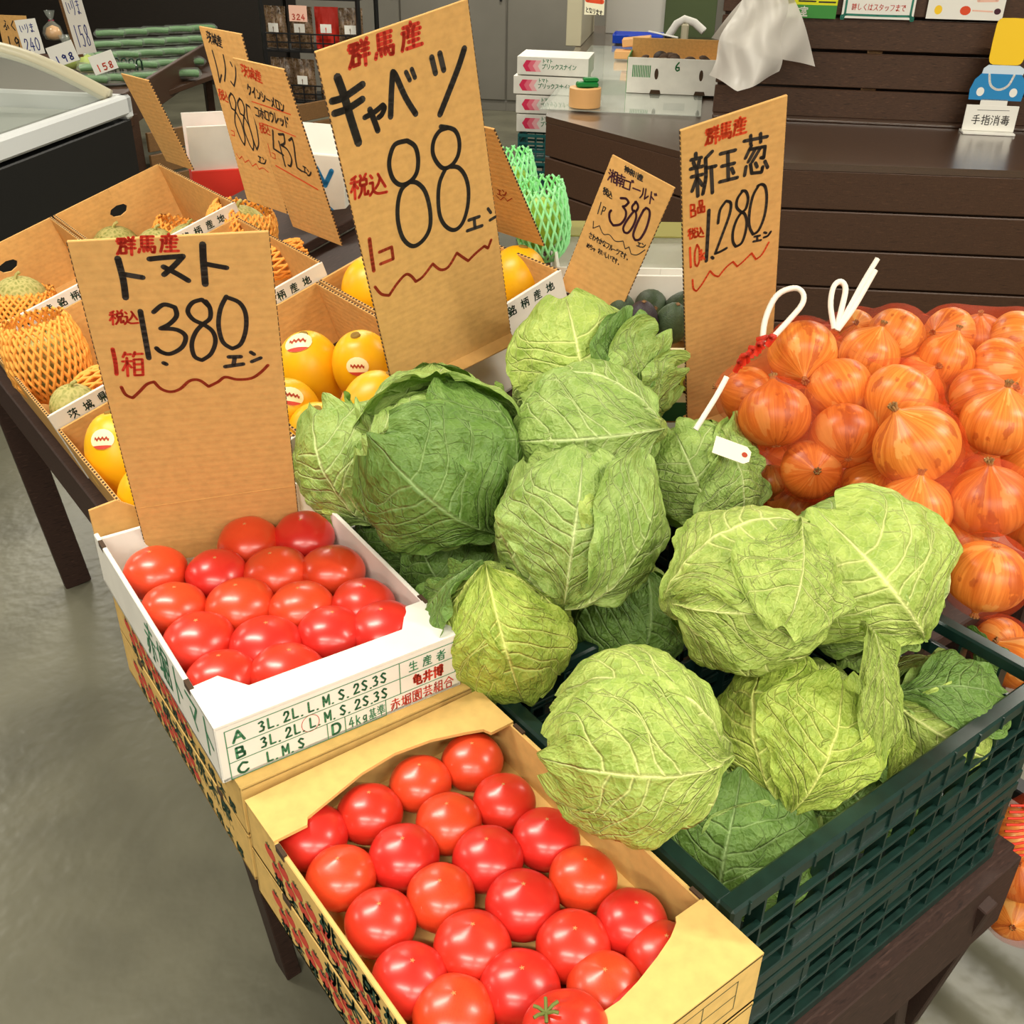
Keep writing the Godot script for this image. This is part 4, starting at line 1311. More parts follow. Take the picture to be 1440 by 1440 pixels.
# ---------------------------------------------------------------- green crate
func lattice_wall(b: MB, x: Transform3D, w: float, h: float) -> void:
	# one side of a folding crate, in the x-y plane, outside towards +z
	var t := 0.010
	var cols := int(w / 0.052)
	for k in cols + 1:
		b.box(x * Transform3D(Basis(), Vector3(-w * 0.5 + k * w / cols, h * 0.5, -0.010)), Vector3(0.0035, h, 0.020))
	for tier in 2:
		var y0 := 0.012 + tier * (h * 0.5 - 0.004)
		for k in range(1, 4):
			b.box(x * Transform3D(Basis(), Vector3(0, y0 + k * (h * 0.5 - 0.028) / 3.7, -0.002)), Vector3(w, 0.0045, 0.009), 0.0012)
	for y in [0.010, h * 0.5 - 0.013, h * 0.5 + 0.009]:
		b.box(x * Transform3D(Basis(), Vector3(0, y, -0.003)), Vector3(w, 0.016, 0.014), 0.0015)
	for q in [[-0.30, 0.31, 0.11], [0.08, 0.34, 0.05], [0.28, 0.36, 0.05], [-0.18, 0.60, 0.13], [0.22, 0.70, 0.05]]:
		b.box(x * Transform3D(Basis(), Vector3(q[0] * w, q[1] * h, -0.004)), Vector3(q[2], 0.034, 0.006), 0.001)
	b.box(x * Transform3D(Basis(), Vector3(0, h - 0.034, -0.006)), Vector3(w * 0.42, 0.020, 0.007), 0.001)


func crate(label: String, c: Vector3, s: Vector3, yaw: float) -> void:
	var t := thing("folding_crate", label, "crate", c, "", Basis(Vector3.UP, yaw))
	var rim := MB.new()
	for sg in [-1.0, 1.0]:
		rim.bx(Vector3(0, s.y - 0.010, sg * (s.z * 0.5 - 0.009)), Vector3(s.x, 0.020, 0.022), 0.003)
		rim.bx(Vector3(sg * (s.x * 0.5 - 0.009), s.y - 0.010, 0), Vector3(0.022, 0.020, s.z - 0.03), 0.003)
	for k in 12:
		rim.bx(Vector3(-s.x * 0.5 + (k + 0.5) * s.x / 12.0, s.y - 0.010, s.z * 0.5 + 0.002), Vector3(0.003, 0.018, 0.004), 0.0006)
	part(t, "rim", rim, M.crate)
	for q in [[0.0, s.z, s.x], [PI, s.z, s.x], [PI / 2, s.x, s.z], [-PI / 2, s.x, s.z]]:
		var b := MB.new()
		var r := Basis(Vector3.UP, q[0])
		lattice_wall(b, Transform3D(r, r * Vector3(0, 0, q[1] * 0.5 - 0.002)), q[2] - 0.008, s.y - 0.018)
		part(t, "lattice_wall", b, M.crate)
	var fl := MB.new()
	fl.bx(Vector3(0, 0.004, 0), Vector3(s.x - 0.02, 0.008, s.z - 0.02), 0.001)
	part(t, "floor_panel", fl, M.crate)
	for sx in [-1.0, 1.0]:
		for sz in [-1.0, 1.0]:
			var b := MB.new()
			b.bx(Vector3(sx * (s.x * 0.5 - 0.010), s.y * 0.5, sz * (s.z * 0.5 - 0.010)), Vector3(0.018, s.y - 0.022, 0.018), 0.002)
			part(t, "corner_post", b, M.crate)


# ---------------------------------------------------------------- cabbages
func leaf_mesh(b: MB, stem: Vector3, along: Vector3, rad: float, o: Dictionary) -> void:
	# a leaf that leaves the stem and wraps round a head of radius rad; directions are unit vectors from the head's centre
	var e := (along - stem * along.dot(stem)).normalized()
	var side := stem.cross(e)
	var th0: float = o.get("from", 0.02)
	var th1: float = o.get("to", 2.2)
	var half: float = o.get("half", 1.15)
	var off: float = o.get("off", 0.03)
	var flare: float = o.get("flare", 0.0)
	var frill: float = o.get("frill", 0.03)
	var curl: float = o.get("curl", 0.0)
	var sd: float = o.get("seed", 0.0) * 17.3
	var pd: float = o.get("plant", 0.0) * 9.1
	var sq: Vector3 = o.get("squash", Vector3.ONE)
	var n := 54
	b.grid(n, n, func(u: float, s: float) -> Vector3:
		var t := u * 2.0 - 1.0
		var edge := maxf(absf(t), (s - 0.55) / 0.45 if s > 0.55 else 0.0)
		var prof := 0.42 + 0.58 * sin(minf(s * 1.35, 1.0) * PI * 0.5)
		prof *= sqrt(maxf(0.06, 1.0 - pow(maxf(s - 0.45, 0.0) / 0.57, 2.2)))
		# the margin wanders in and out
		prof *= 1.0 + 0.045 * sin(s * 13.0 + sd) + 0.02 * sin(s * 29.0 + sd * 2.0 + t)
		var th := lerpf(th0, th1, s * (1.0 + 0.03 * sin(t * 6.0 + sd) * s))
		var phi := t * half * prof
		var dir := stem * cos(th) + (e * cos(phi) + side * sin(phi)) * sin(th)
		var q := dir * 3.1 + Vector3(pd, pd * 0.7, -pd)
		var puff := noise.get_noise_3d(q.x * 26.0, q.y * 26.0, q.z * 26.0) * 0.075 + noise.get_noise_3d(q.x * 95.0, q.y * 95.0, q.z * 95.0) * 0.034
		# the blade bulges between its side veins
		var phase := (s - 0.02 - 0.37 * (1.0 - 0.35 * s) * pow(absf(t), 1.2)) / 0.105 + 0.25 * sin(sd + t * 3.0)
		var vein := 0.024 * (pow(absf(sin(PI * phase)), 0.6) - 0.65) * smoothstep(0.04, 0.3, absf(t)) * sin(minf(s * 2.2, 1.0) * PI * 0.5)
		var rib := 0.06 * exp(-pow(t * prof / (0.05 + 0.10 * exp(-s * 14.0)), 2.0)) * (1.0 - 0.75 * s)
		var ed := smoothstep(0.55, 1.0, edge)
		var wave := frill * ed * (sin(s * 13.0 + t * 6.0 + sd) + 0.5 * sin(s * 25.0 - t * 10.0 + sd * 1.7))
		var rr := rad * (1.0 + off + puff + vein + rib + wave + flare * pow(s, 2.2) + curl * ed * ed + 0.035 * ed)
		return dir * rr * sq)


func screen_dir(x: float, y: float, front := 1.0) -> Vector3:
	var z := sqrt(maxf(0.0, 1.0 - x * x - y * y)) * front
	return (cam_right * x - cam_up * y - cam_fwd * z).normalized()


func cabbage(label: String, px: float, py: float, depth: float, diam: float, stem: Array, tone: int, leaves: Array, sd: int, squash := Vector3.ONE) -> void:
	var c := at(px, py, depth)
	var r := diam * 0.5
	var t := thing("cabbage", label, "cabbage", c)
	var st := screen_dir(stem[0], stem[1], stem[2] if stem.size() > 2 else 1.0)
	var head := MB.new()
	# inner head: two leaves that close on each other
	for k in 2:
		var a := st.cross(Vector3(0.3, 1, 0.2)).normalized().rotated(st, PI * k)
		leaf_mesh(head, st, a, r, {to = 3.1, half = 1.75, off = -0.09, seed = sd * 3 + k, plant = sd, frill = 0.0, squash = squash})
	part(t, "head", head, M["leaf%d" % (0 if tone == 3 else mini(tone, 1))])
	var i := 0
	for q in leaves:
		var b := MB.new()
		var o: Dictionary = q[2] if q.size() > 2 else {}
		o = o.duplicate()
		o.seed = sd * 5 + i
		o.squash = squash
		o.plant = sd
		if not o.has("off"):
			o.off = -0.035 + 0.04 * i
		var sv := st
		if o.has("stem"):
			sv = screen_dir(o.stem[0], o.stem[1], o.stem[2] if o.stem.size() > 2 else 1.0)
		leaf_mesh(b, sv, screen_dir(q[0], q[1], o.get("front", 1.0)), r, o)
		part(t, "wrapper_leaf", b, M["leaf%d" % o.get("tone", tone)])
		i += 1
	var nub := MB.new()
	var up := st
	var xx := up.cross(Vector3(0.2, 0.3, 1)).normalized()
	nub.lathe(Transform3D(Basis(xx, up, xx.cross(up)), st * squash * r * 0.94), [Vector2(0.022, 0.0), Vector2(0.017, r * 0.08), Vector2(0.013, r * 0.13), Vector2(0.011, r * 0.15), Vector2(0.0, r * 0.155)], 12)
	part(t, "stalk", nub, M.leaf0, "pale cut stalk")


func build_cabbages() -> void:
	cabbage("large pale cabbage overhanging the carton of shiny tomatoes, stalk towards the crate", 888, 1045, 1.03, 0.187, [0.94, 0.04], 0, [[-0.1, -0.75, {half = 1.2, to = 2.5}], [-0.4, 0.9, {half = 0.9, to = 2.2}], [-0.2, 0.12, {half = 1.02, to = 2.35, off = 0.06}]], 1, Vector3(0.94, 1.06, 0.96))
	cabbage("pale cabbage with a torn leaf folded over its crown, stalk towards the box", 1048, 835, 1.17, 0.188, [-0.95, 0.06], 0, [[0.3, 0.7, {half = 1.2, to = 2.6}], [0.1, -0.85, {half = 1.2, to = 2.3, off = 0.05, frill = 0.05}], [0.25, 0.12, {half = 0.75, to = 1.9, off = 0.03}], [0.35, -0.25, {stem = [0.45, -0.8], half = 1.0, to = 1.35, off = 0.11, frill = 0.05, flare = 0.06}]], 2)
	cabbage("yellow-green cabbage with close ribs resting in the middle of the crate", 1122, 1030, 1.22, 0.188, [-0.28, 0.80], 3, [[0.9, 0.0, {half = 1.2, to = 2.2}], [-0.7, -0.3, {half = 1.1, to = 2.3}], [0.14, -0.2, {half = 0.95, to = 2.0, off = 0.06, frill = 0.04}]], 3)
	cabbage("dark green cabbage low in the corner of the crate beside the golden carton", 1040, 1168, 1.245, 0.185, [-0.30, 0.86], 1, [[-0.8, -0.1, {half = 1.1, to = 2.1, tone = 1}], [0.7, 0.1, {half = 1.1, to = 1.9, tone = 1}], [0.2, -0.2, {half = 0.95, to = 1.75, off = 0.05, frill = 0.05}], [-0.1, -0.8, {half = 1.1, to = 2.0, off = 0.10, tone = 2, curl = 0.10, frill = 0.05}]], 4)
	cabbage("small crinkled cabbage against the far rim of the green crate", 1297, 1005, 1.34, 0.165, [-0.75, -0.35], 1, [[0.6, -0.4, {half = 1.1, to = 2.2, frill = 0.05}], [0.35, 0.35, {half = 1.1, to = 2.3, off = 0.05, tone = 0}], [1.0, 0.0, {half = 0.7, to = 2.0, off = 0.08, tone = 2, flare = 0.12, frill = 0.07, front = -0.6}]], 5)
	cabbage("broad spreading cabbage lying against the onion net", 1205, 800, 1.27, 0.20, [0.52, 0.72], 1, [[0.9, -0.2, {half = 1.0, to = 1.9}], [-0.75, 0.2, {half = 1.0, to = 2.0, tone = 1}], [-0.25, -0.35, {half = 1.2, to = 2.1, off = 0.06, frill = 0.05, flare = 0.10, tone = 0}], [0.4, 0.98, {half = 0.9, to = 1.1, off = 0.05, frill = 0.10, flare = 0.15, front = 0.6}]], 6, Vector3(1.18, 0.92, 1.05))
	cabbage("round sage-green cabbage in the centre of the pile", 805, 735, 1.28, 0.198, [-0.12, 0.90], 1, [[-0.9, -0.2, {half = 1.1, to = 2.2}], [0.9, -0.1, {half = 1.1, to = 2.2, tone = 0}], [0.0, -0.2, {half = 1.05, to = 2.0, off = 0.05, frill = 0.04}], [0.75, -0.6, {half = 0.8, to = 2.2, off = 0.10, frill = 0.06, flare = 0.06}]], 7)
	cabbage("sage-green cabbage with a rib fan above the centre of the pile", 828, 608, 1.43, 0.205, [0.86, -0.03], 1, [[0.1, 0.85, {half = 1.1, to = 2.3}], [-0.2, -0.8, {half = 1.2, to = 2.3}], [-0.2, 0.12, {half = 1.1, to = 2.35, off = 0.06}]], 8, Vector3(1.0, 0.92, 1.0))
	cabbage("cabbage with loose upright outer leaves at the back of the pile below the avocados", 812, 525, 1.56, 0.20, [0.15, 0.80], 1, [[-0.9, -0.1, {half = 1.1, to = 2.0}], [-0.1, -0.35, {half = 1.15, to = 1.85, off = 0.10, flare = 0.18, tone = 0}], [0.85, -0.2, {half = 0.85, to = 1.5, off = 0.10, flare = 0.30, frill = 0.08, tone = 1}], [0.98, 0.15, {half = 0.8, to = 1.4, off = 0.08, flare = 0.45, frill = 0.10, tone = 1}], [0.5, -0.7, {half = 0.6, to = 1.6, off = 0.08, flare = 0.25, frill = 0.07, tone = 2}]], 9)
	cabbage("large dark-leaved cabbage beside the white tomato tray", 618, 655, 1.40, 0.225, [0.66, 0.72], 2, [[-0.85, -0.1, {half = 1.1, to = 2.3, tone = 1}], [0.6, -0.7, {half = 1.0, to = 2.2, tone = 2}], [-0.35, 0.05, {half = 1.15, to = 2.0, off = 0.06, frill = 0.05, tone = 2}], [0.05, -0.75, {stem = [0.1, 0.3, -1.0], half = 1.3, to = 2.3, off = 0.11, tone = 1, frill = 0.04, front = -0.2}]], 10, Vector3(1.02, 1.0, 1.02))
	cabbage("pale cabbage with a down-turned leaf beside the corner of the white tray", 712, 882, 1.30, 0.172, [-0.25, -0.80], 3, [[0.9, 0.3, {half = 1.0, to = 2.3}], [-0.8, 0.4, {half = 1.0, to = 2.2, off = 0.05}], [0.05, 0.35, {half = 1.05, to = 2.2, off = 0.07, frill = 0.03}], [-0.85, -0.35, {half = 0.7, to = 1.5, off = 0.12, flare = 0.35, frill = 0.10, tone = 2}]], 11, Vector3(1, 1.06, 1))
	cabbage("dark cabbage deep between the central cabbages", 880, 868, 1.43, 0.175, [0.2, -0.9], 2, [[0.2, 0.3, {half = 1.2, to = 2.2}], [-0.8, 0.1, {half = 1.1, to = 2.2}]], 12)
	cabbage("crumpled sage cabbage beside the paper tag of the onion net", 976, 668, 1.50, 0.168, [0.3, 0.85], 1, [[0.8, 0.0, {half = 1.0, to = 2.0, off = 0.06, frill = 0.08, flare = 0.1}], [-0.3, -0.3, {half = 1.1, to = 2.1, off = 0.08, frill = 0.07}], [0.5, 0.75, {stem = [0.2, -0.6], half = 0.9, to = 1.6, off = 0.12, frill = 0.09, flare = 0.12}]], 13)
	cabbage("half hidden cabbage tucked against the white tray wall", 520, 650, 1.52, 0.19, [0.2, 0.9], 1, [[-0.6, -0.3, {half = 1.2, to = 2.2, off = 0.08, frill = 0.07, flare = 0.08}], [-0.3, 0.2, {half = 0.9, to = 1.9, off = 0.05, tone = 0}]], 14)
	cabbage("pale crowned cabbage behind the large dark-leaved one", 610, 605, 1.52, 0.21, [0.0, 0.95, -1.0], 1, [[-0.1, -0.4, {half = 1.2, to = 2.2, off = 0.06}], [0.7, -0.4, {half = 1.0, to = 2.2, off = 0.08}], [-0.9, -0.1, {half = 0.9, to = 2.0, off = 0.12, flare = 0.10, frill = 0.07}]], 15)
	cabbage("dark cabbage at the bottom of the crate beneath the yellow-green one", 1190, 1110, 1.36, 0.17, [0.6, 0.6], 2, [[-0.2, -0.2, {half = 1.2, to = 2.2}], [0.8, -0.3, {half = 0.9, to = 2.0, off = 0.08}]], 16)
	cabbage("dark cabbage low behind the pale one at the tray corner", 640, 800, 1.50, 0.16, [0.4, 0.8], 2, [[-0.5, -0.4, {half = 1.1, to = 2.2, off = 0.06, frill = 0.06}]], 17)
	cabbage("dark cabbage low between the white tray and the second crate", 575, 752, 1.56, 0.17, [0.4, 0.8], 2, [[-0.3, -0.4, {half = 1.1, to = 2.2}], [0.5, 0.0, {half = 1.0, to = 2.0}]], 21)
	# limp leaves between the heads
	for q in [["limp pale leaf drooping beside the yellow-green cabbage", 1198, 985, 1.19, 0.13, [-0.1, -0.95], [0.25, 0.3], 0, 18], ["small bright leaf hanging over the crate rim", 1250, 1060, 1.25, 0.07, [0.0, -0.9], [0.1, 0.4], 3, 19], ["dark curled leaf at the far corner of the crate", 1362, 935, 1.47, 0.11, [-0.5, -0.6], [0.4, 0.5], 2, 20]]:
		var c := at(q[1], q[2], q[3])
		var t := thing("cabbage_leaf", q[0], "leaf", c)
		var b := MB.new()
		leaf_mesh(b, screen_dir(q[5][0], q[5][1]), screen_dir(q[6][0], q[6][1]), q[4] * 0.5, {half = 0.55, to = 2.1, frill = 0.10, flare = 0.15, seed = q[8], squash = Vector3(0.8, 1.5, 0.8)})
		part(t, "blade", b, M["leaf%d" % q[7]])


# ---------------------------------------------------------------- melons
func melon_mesh(r: float, long: float) -> MB:
	var b := MB.new()
	var prof := []
	for k in 25:
		var a := -PI * 0.5 + PI * k / 24.0
		prof.append(Vector2(r * maxf(cos(a), 0.0) if k > 0 and k < 24 else 0.0, long * sin(a) * (1.0 - 0.04 * exp(-pow((1.0 - absf(sin(a))) / 0.03, 2.0)))))
	b.lathe(Transform3D(), prof, 36, func(u: float, w: float) -> float:
		return 1.0 + 0.008 * cos(u * TAU * 3.0) + 0.006 * sin(w * 9.0))
	return b


func yellow_melon(label: String, px: float, py: float, depth: float, r: float, long: float, axis: Vector3, sticker: Array) -> void:
	var c := at(px, py, depth)
	var up := axis.normalized()
	var xx := up.cross(Vector3(0.1, 0.2, 1)).normalized()
	var bas := Basis(xx, up, xx.cross(up))
	var t := thing("yellow_melon", label, "melon", c, "", bas)
	part(t, "rind", melon_mesh(r, long), M.melon)
	var s := MB.new()
	s.lathe(Transform3D(Basis(), Vector3(0, long * 0.965, 0)), [Vector2(0.009, -0.001), Vector2(0.008, 0.0025), Vector2(0.004, 0.002), Vector2(0.0, 0.001)], 10)
	part(t, "stem_scar", s, M.stem_scar, "brown stem scar")
	if sticker.size():
		# an oval paper label that follows the rind
		var inv := bas.inverse()
		var d := inv * screen_dir(sticker[0], sticker[1])
		var hit_ := func(v: Vector3) -> Vector3:
			var k := 1.0 / sqrt((v.x * v.x + v.z * v.z) / (r * r) + v.y * v.y / (long * long))
			return v * k * 1.018
		var ex := (inv * cam_right)
		ex = (ex - d * ex.dot(d)).normalized()
		var ey := d.cross(ex)
		for k in 3:
			var b := MB.new()
			var sc := 1.0 + k * 0.004
			b.grid(18, 4, func(u: float, w: float) -> Vector3:
				var q: Vector2
				if k == 0:
					q = Vector2(cos(u * TAU) * 0.34, sin(u * TAU) * 0.27) * w
				elif k == 1:
					var x := lerpf(-0.27, 0.27, u)
					q = Vector2(x, lerpf(-0.265 * sqrt(1.0 - pow(x / 0.34, 2.0)), -0.155, w))
				else:
					q = Vector2(lerpf(-0.20, 0.20, u), lerpf(-0.02, 0.05, w) + 0.03 * sin(u * 25.0))
				return hit_.call((d + ex * q.x + ey * q.y).normalized()) * sc, k == 0)
			part(t, ["sticker", "sticker_band", "sticker_print"][k], b, [M.sticker, M.print_red, M.ink_brown][k], ["cream oval sticker", "red band of the sticker", ""][k])


func netted_melon(label: String, px: float, py: float, depth: float, r: float) -> Vector3:
	var c := at(px, py, depth)
	var t := thing("netted_melon", label, "melon", c)
	part(t, "rind", melon_mesh(r, r * 0.98), M.netmelon)
	var s := MB.new()
	s.tube([Vector3(0, r * 0.93, 0), Vector3(0.004, r * 1.08, 0.003), Vector3(0.012, r * 1.14, 0.003)], 0.004, 6)
	part(t, "stalk", s, M.netmelon)
	return c


func foam_net(label: String, c: Vector3, axis: Vector3, prof: Array, m: Material, count := 20, thick := 0.0033, twist := 1.15) -> void:
	# a sleeve of foam mesh: two families of strands that cross in diamonds
	var up := axis.normalized()
	var xx := up.cross(Vector3(0.1, 0.2, 1)).normalized()
	var t := thing("foam_net", label, "foam net", c, "", Basis(xx, up, xx.cross(up)))
	for fam in 2:
		var b := MB.new()
		for k in count:
			var p := []
			for s in 19:
				var w := s / 18.0
				var f := w * (prof.size() - 1)
				var i := mini(int(f), prof.size() - 2)
				var q: Vector2 = prof[i].lerp(prof[i + 1], f - i)
				var a := TAU * (k + 0.5 * fam) / count + (twist if fam == 0 else -twist) * w
				var rr := q.x + 0.0012 * sin(w * 40.0 + k)
				p.append(Vector3(cos(a) * rr, q.y + 0.003 * sin(k * 2.4) * w * w, sin(a) * rr))
			b.tube(p, thick, 5)
		part(t, "strands", b, m)


func build_melons() -> void:
	melon_carton(0, 0, "melon carton with yellow melons behind the tomato sign, nearest the aisle")
	melon_carton(0, 1, "melon carton with yellow melons between the tomato and cabbage signs")
	melon_carton(0, 2, "melon carton with yellow melons behind the cabbage sign")
	melon_carton(1, 0, "melon carton holding an orange-netted melon at the aisle edge")
	melon_carton(1, 1, "melon carton holding an orange-netted melon beside the 432 yen sign")
	melon_carton(2, 0, "melon carton at the far aisle corner beside the freezer")
	melon_carton(2, 1, "mostly empty melon carton with a hand hole in its far wall")
	var tip := Vector3(0.15, 1.0, -0.2)
	yellow_melon("yellow oval melon with a sticker in the carton at the aisle edge", 170, 640, 1.79, 0.058, 0.078, Vector3(0.0, 1, -0.3), [-0.15, -0.35])
	yellow_melon("small part of a yellow melon low in the aisle-edge carton", 215, 690, 1.68, 0.05, 0.060, Vector3(0.6, 0.5, 0.2), [])
	yellow_melon("tallest yellow melon with a sticker near its top beside the tomato sign", 437, 526, 1.86, 0.060, 0.080, Vector3(-0.1, 1, 0.0), [-0.15, -0.62])
	yellow_melon("yellow melon with a sticker on its flank beside the cabbage sign", 512, 517, 1.82, 0.055, 0.070, Vector3(-0.25, 1, 0.1), [-0.05, 0.12])
	yellow_melon("yellow melon with a sticker half hidden by the tomato sign", 408, 580, 1.74, 0.052, 0.065, Vector3(-0.4, 0.8, 0.2), [0.25, -0.35])
	yellow_melon("yellow melon with a bare stem scar at the carton's front wall", 447, 612, 1.70, 0.050, 0.058, Vector3(-0.1, 1, 0.3), [])
	yellow_melon("smooth yellow melon resting low against the cabbage sign", 525, 572, 1.70, 0.052, 0.062, Vector3(0.5, 0.8, 0.1), [])
	yellow_melon("yellow melon in the carton on the far side of the cardboard divider", 522, 408, 2.02, 0.058, 0.066, Vector3(0.2, 1, 0), [])
	yellow_melon("yellow melon seen past the cabbage sign under the golden brown sign", 728, 392, 1.96, 0.056, 0.062, Vector3(0.2, 1, 0), [])
	yellow_melon("yellow melon hidden behind the cabbage sign", 640, 420, 1.98, 0.056, 0.062, Vector3(0.2, 1, 0), [])
	# melons in orange foam nets
	var n0 := Vector3(-0.31, 0.95, 0.0)
	var c := netted_melon("pale netted melon inside the orange foam net at the aisle edge", 70, 512, 2.02, 0.066)
	foam_net("orange foam net around a melon at the aisle edge", c, Vector3(-0.12, 1, -0.1), [Vector2(0.030, -0.070), Vector2(0.058, -0.052), Vector2(0.073, -0.020), Vector2(0.076, 0.015), Vector2(0.072, 0.050), Vector2(0.064, 0.078), Vector2(0.058, 0.092)], M.foam_orange, 34)
	c = netted_melon("small bare netted melon at the front of the aisle-edge carton", 105, 572, 1.92, 0.044)
	foam_net("spare orange foam net crumpled beside the small netted melon", at(140, 538, 1.96), Vector3(0.9, 0.3, 0.3), [Vector2(0.012, -0.05), Vector2(0.026, -0.03), Vector2(0.030, 0.0), Vector2(0.028, 0.03), Vector2(0.024, 0.05)], M.foam_orange, 14)
	c = netted_melon("netted melon with a pale crown beside the 432 yen sign", 338, 332, 2.36, 0.070)
	foam_net("orange foam net pulled up one melon beside the 432 yen sign", c, Vector3(0.25, 1, 0.1), [Vector2(0.028, -0.074), Vector2(0.060, -0.054), Vector2(0.077, -0.020), Vector2(0.080, 0.015), Vector2(0.074, 0.046), Vector2(0.062, 0.066)], M.foam_orange, 34)
	foam_net("orange foam net fluffed in the corner of the carton by the 432 yen sign", at(398, 366, 2.2), Vector3(0.9, 0.3, 0.2), [Vector2(0.014, -0.05), Vector2(0.030, -0.03), Vector2(0.034, 0.0), Vector2(0.032, 0.03), Vector2(0.026, 0.05)], M.foam_orange, 14)
	c = netted_melon("netted melon with a red seal in the far aisle-corner carton", 30, 428, 2.40, 0.066)
	foam_net("orange foam net low around the melon in the far aisle-corner carton", c, Vector3(0.1, 1, -0.1), [Vector2(0.030, -0.070), Vector2(0.060, -0.052), Vector2(0.075, -0.020), Vector2(0.077, 0.010), Vector2(0.072, 0.034)], M.foam_orange, 34)
	netted_melon("netted melon by the left wall of the mostly empty carton", 165, 352, 2.55, 0.060)
	netted_melon("middle netted melon in the mostly empty carton", 222, 350, 2.50, 0.050)
	c = netted_melon("netted melon by a paper tag in the mostly empty carton", 268, 346, 2.48, 0.054)
	foam_net("orange foam net frill behind the tomato sign", at(250, 332, 2.55), Vector3(0.3, 1, 0.1), [Vector2(0.04, -0.05), Vector2(0.056, -0.02), Vector2(0.058, 0.01), Vector2(0.052, 0.035)], M.foam_orange, 20)
	# mangoes in green nets and the fruit boxes behind the cabbages
	for q in [["front green foam net standing around a fruit beside the white carton corner", 762, 305, 2.12], ["green foam net standing farther back beside the golden brown sign", 722, 258, 2.40]]:
		foam_net(q[0], at(q[1], q[2], q[3]), Vector3(-0.15, 1, 0), [Vector2(0.030, -0.085), Vector2(0.050, -0.06), Vector2(0.056, -0.02), Vector2(0.054, 0.02), Vector2(0.050, 0.055), Vector2(0.046, 0.07)], M.foam_green, 22, 0.0028)
		var t := thing("mango", "pale fruit inside the " + q[0].split(" standing")[0], "fruit", at(q[1], q[2] + 10, q[3]))
		part(t, "skin", melon_mesh(0.042, 0.055), M.pale_green)


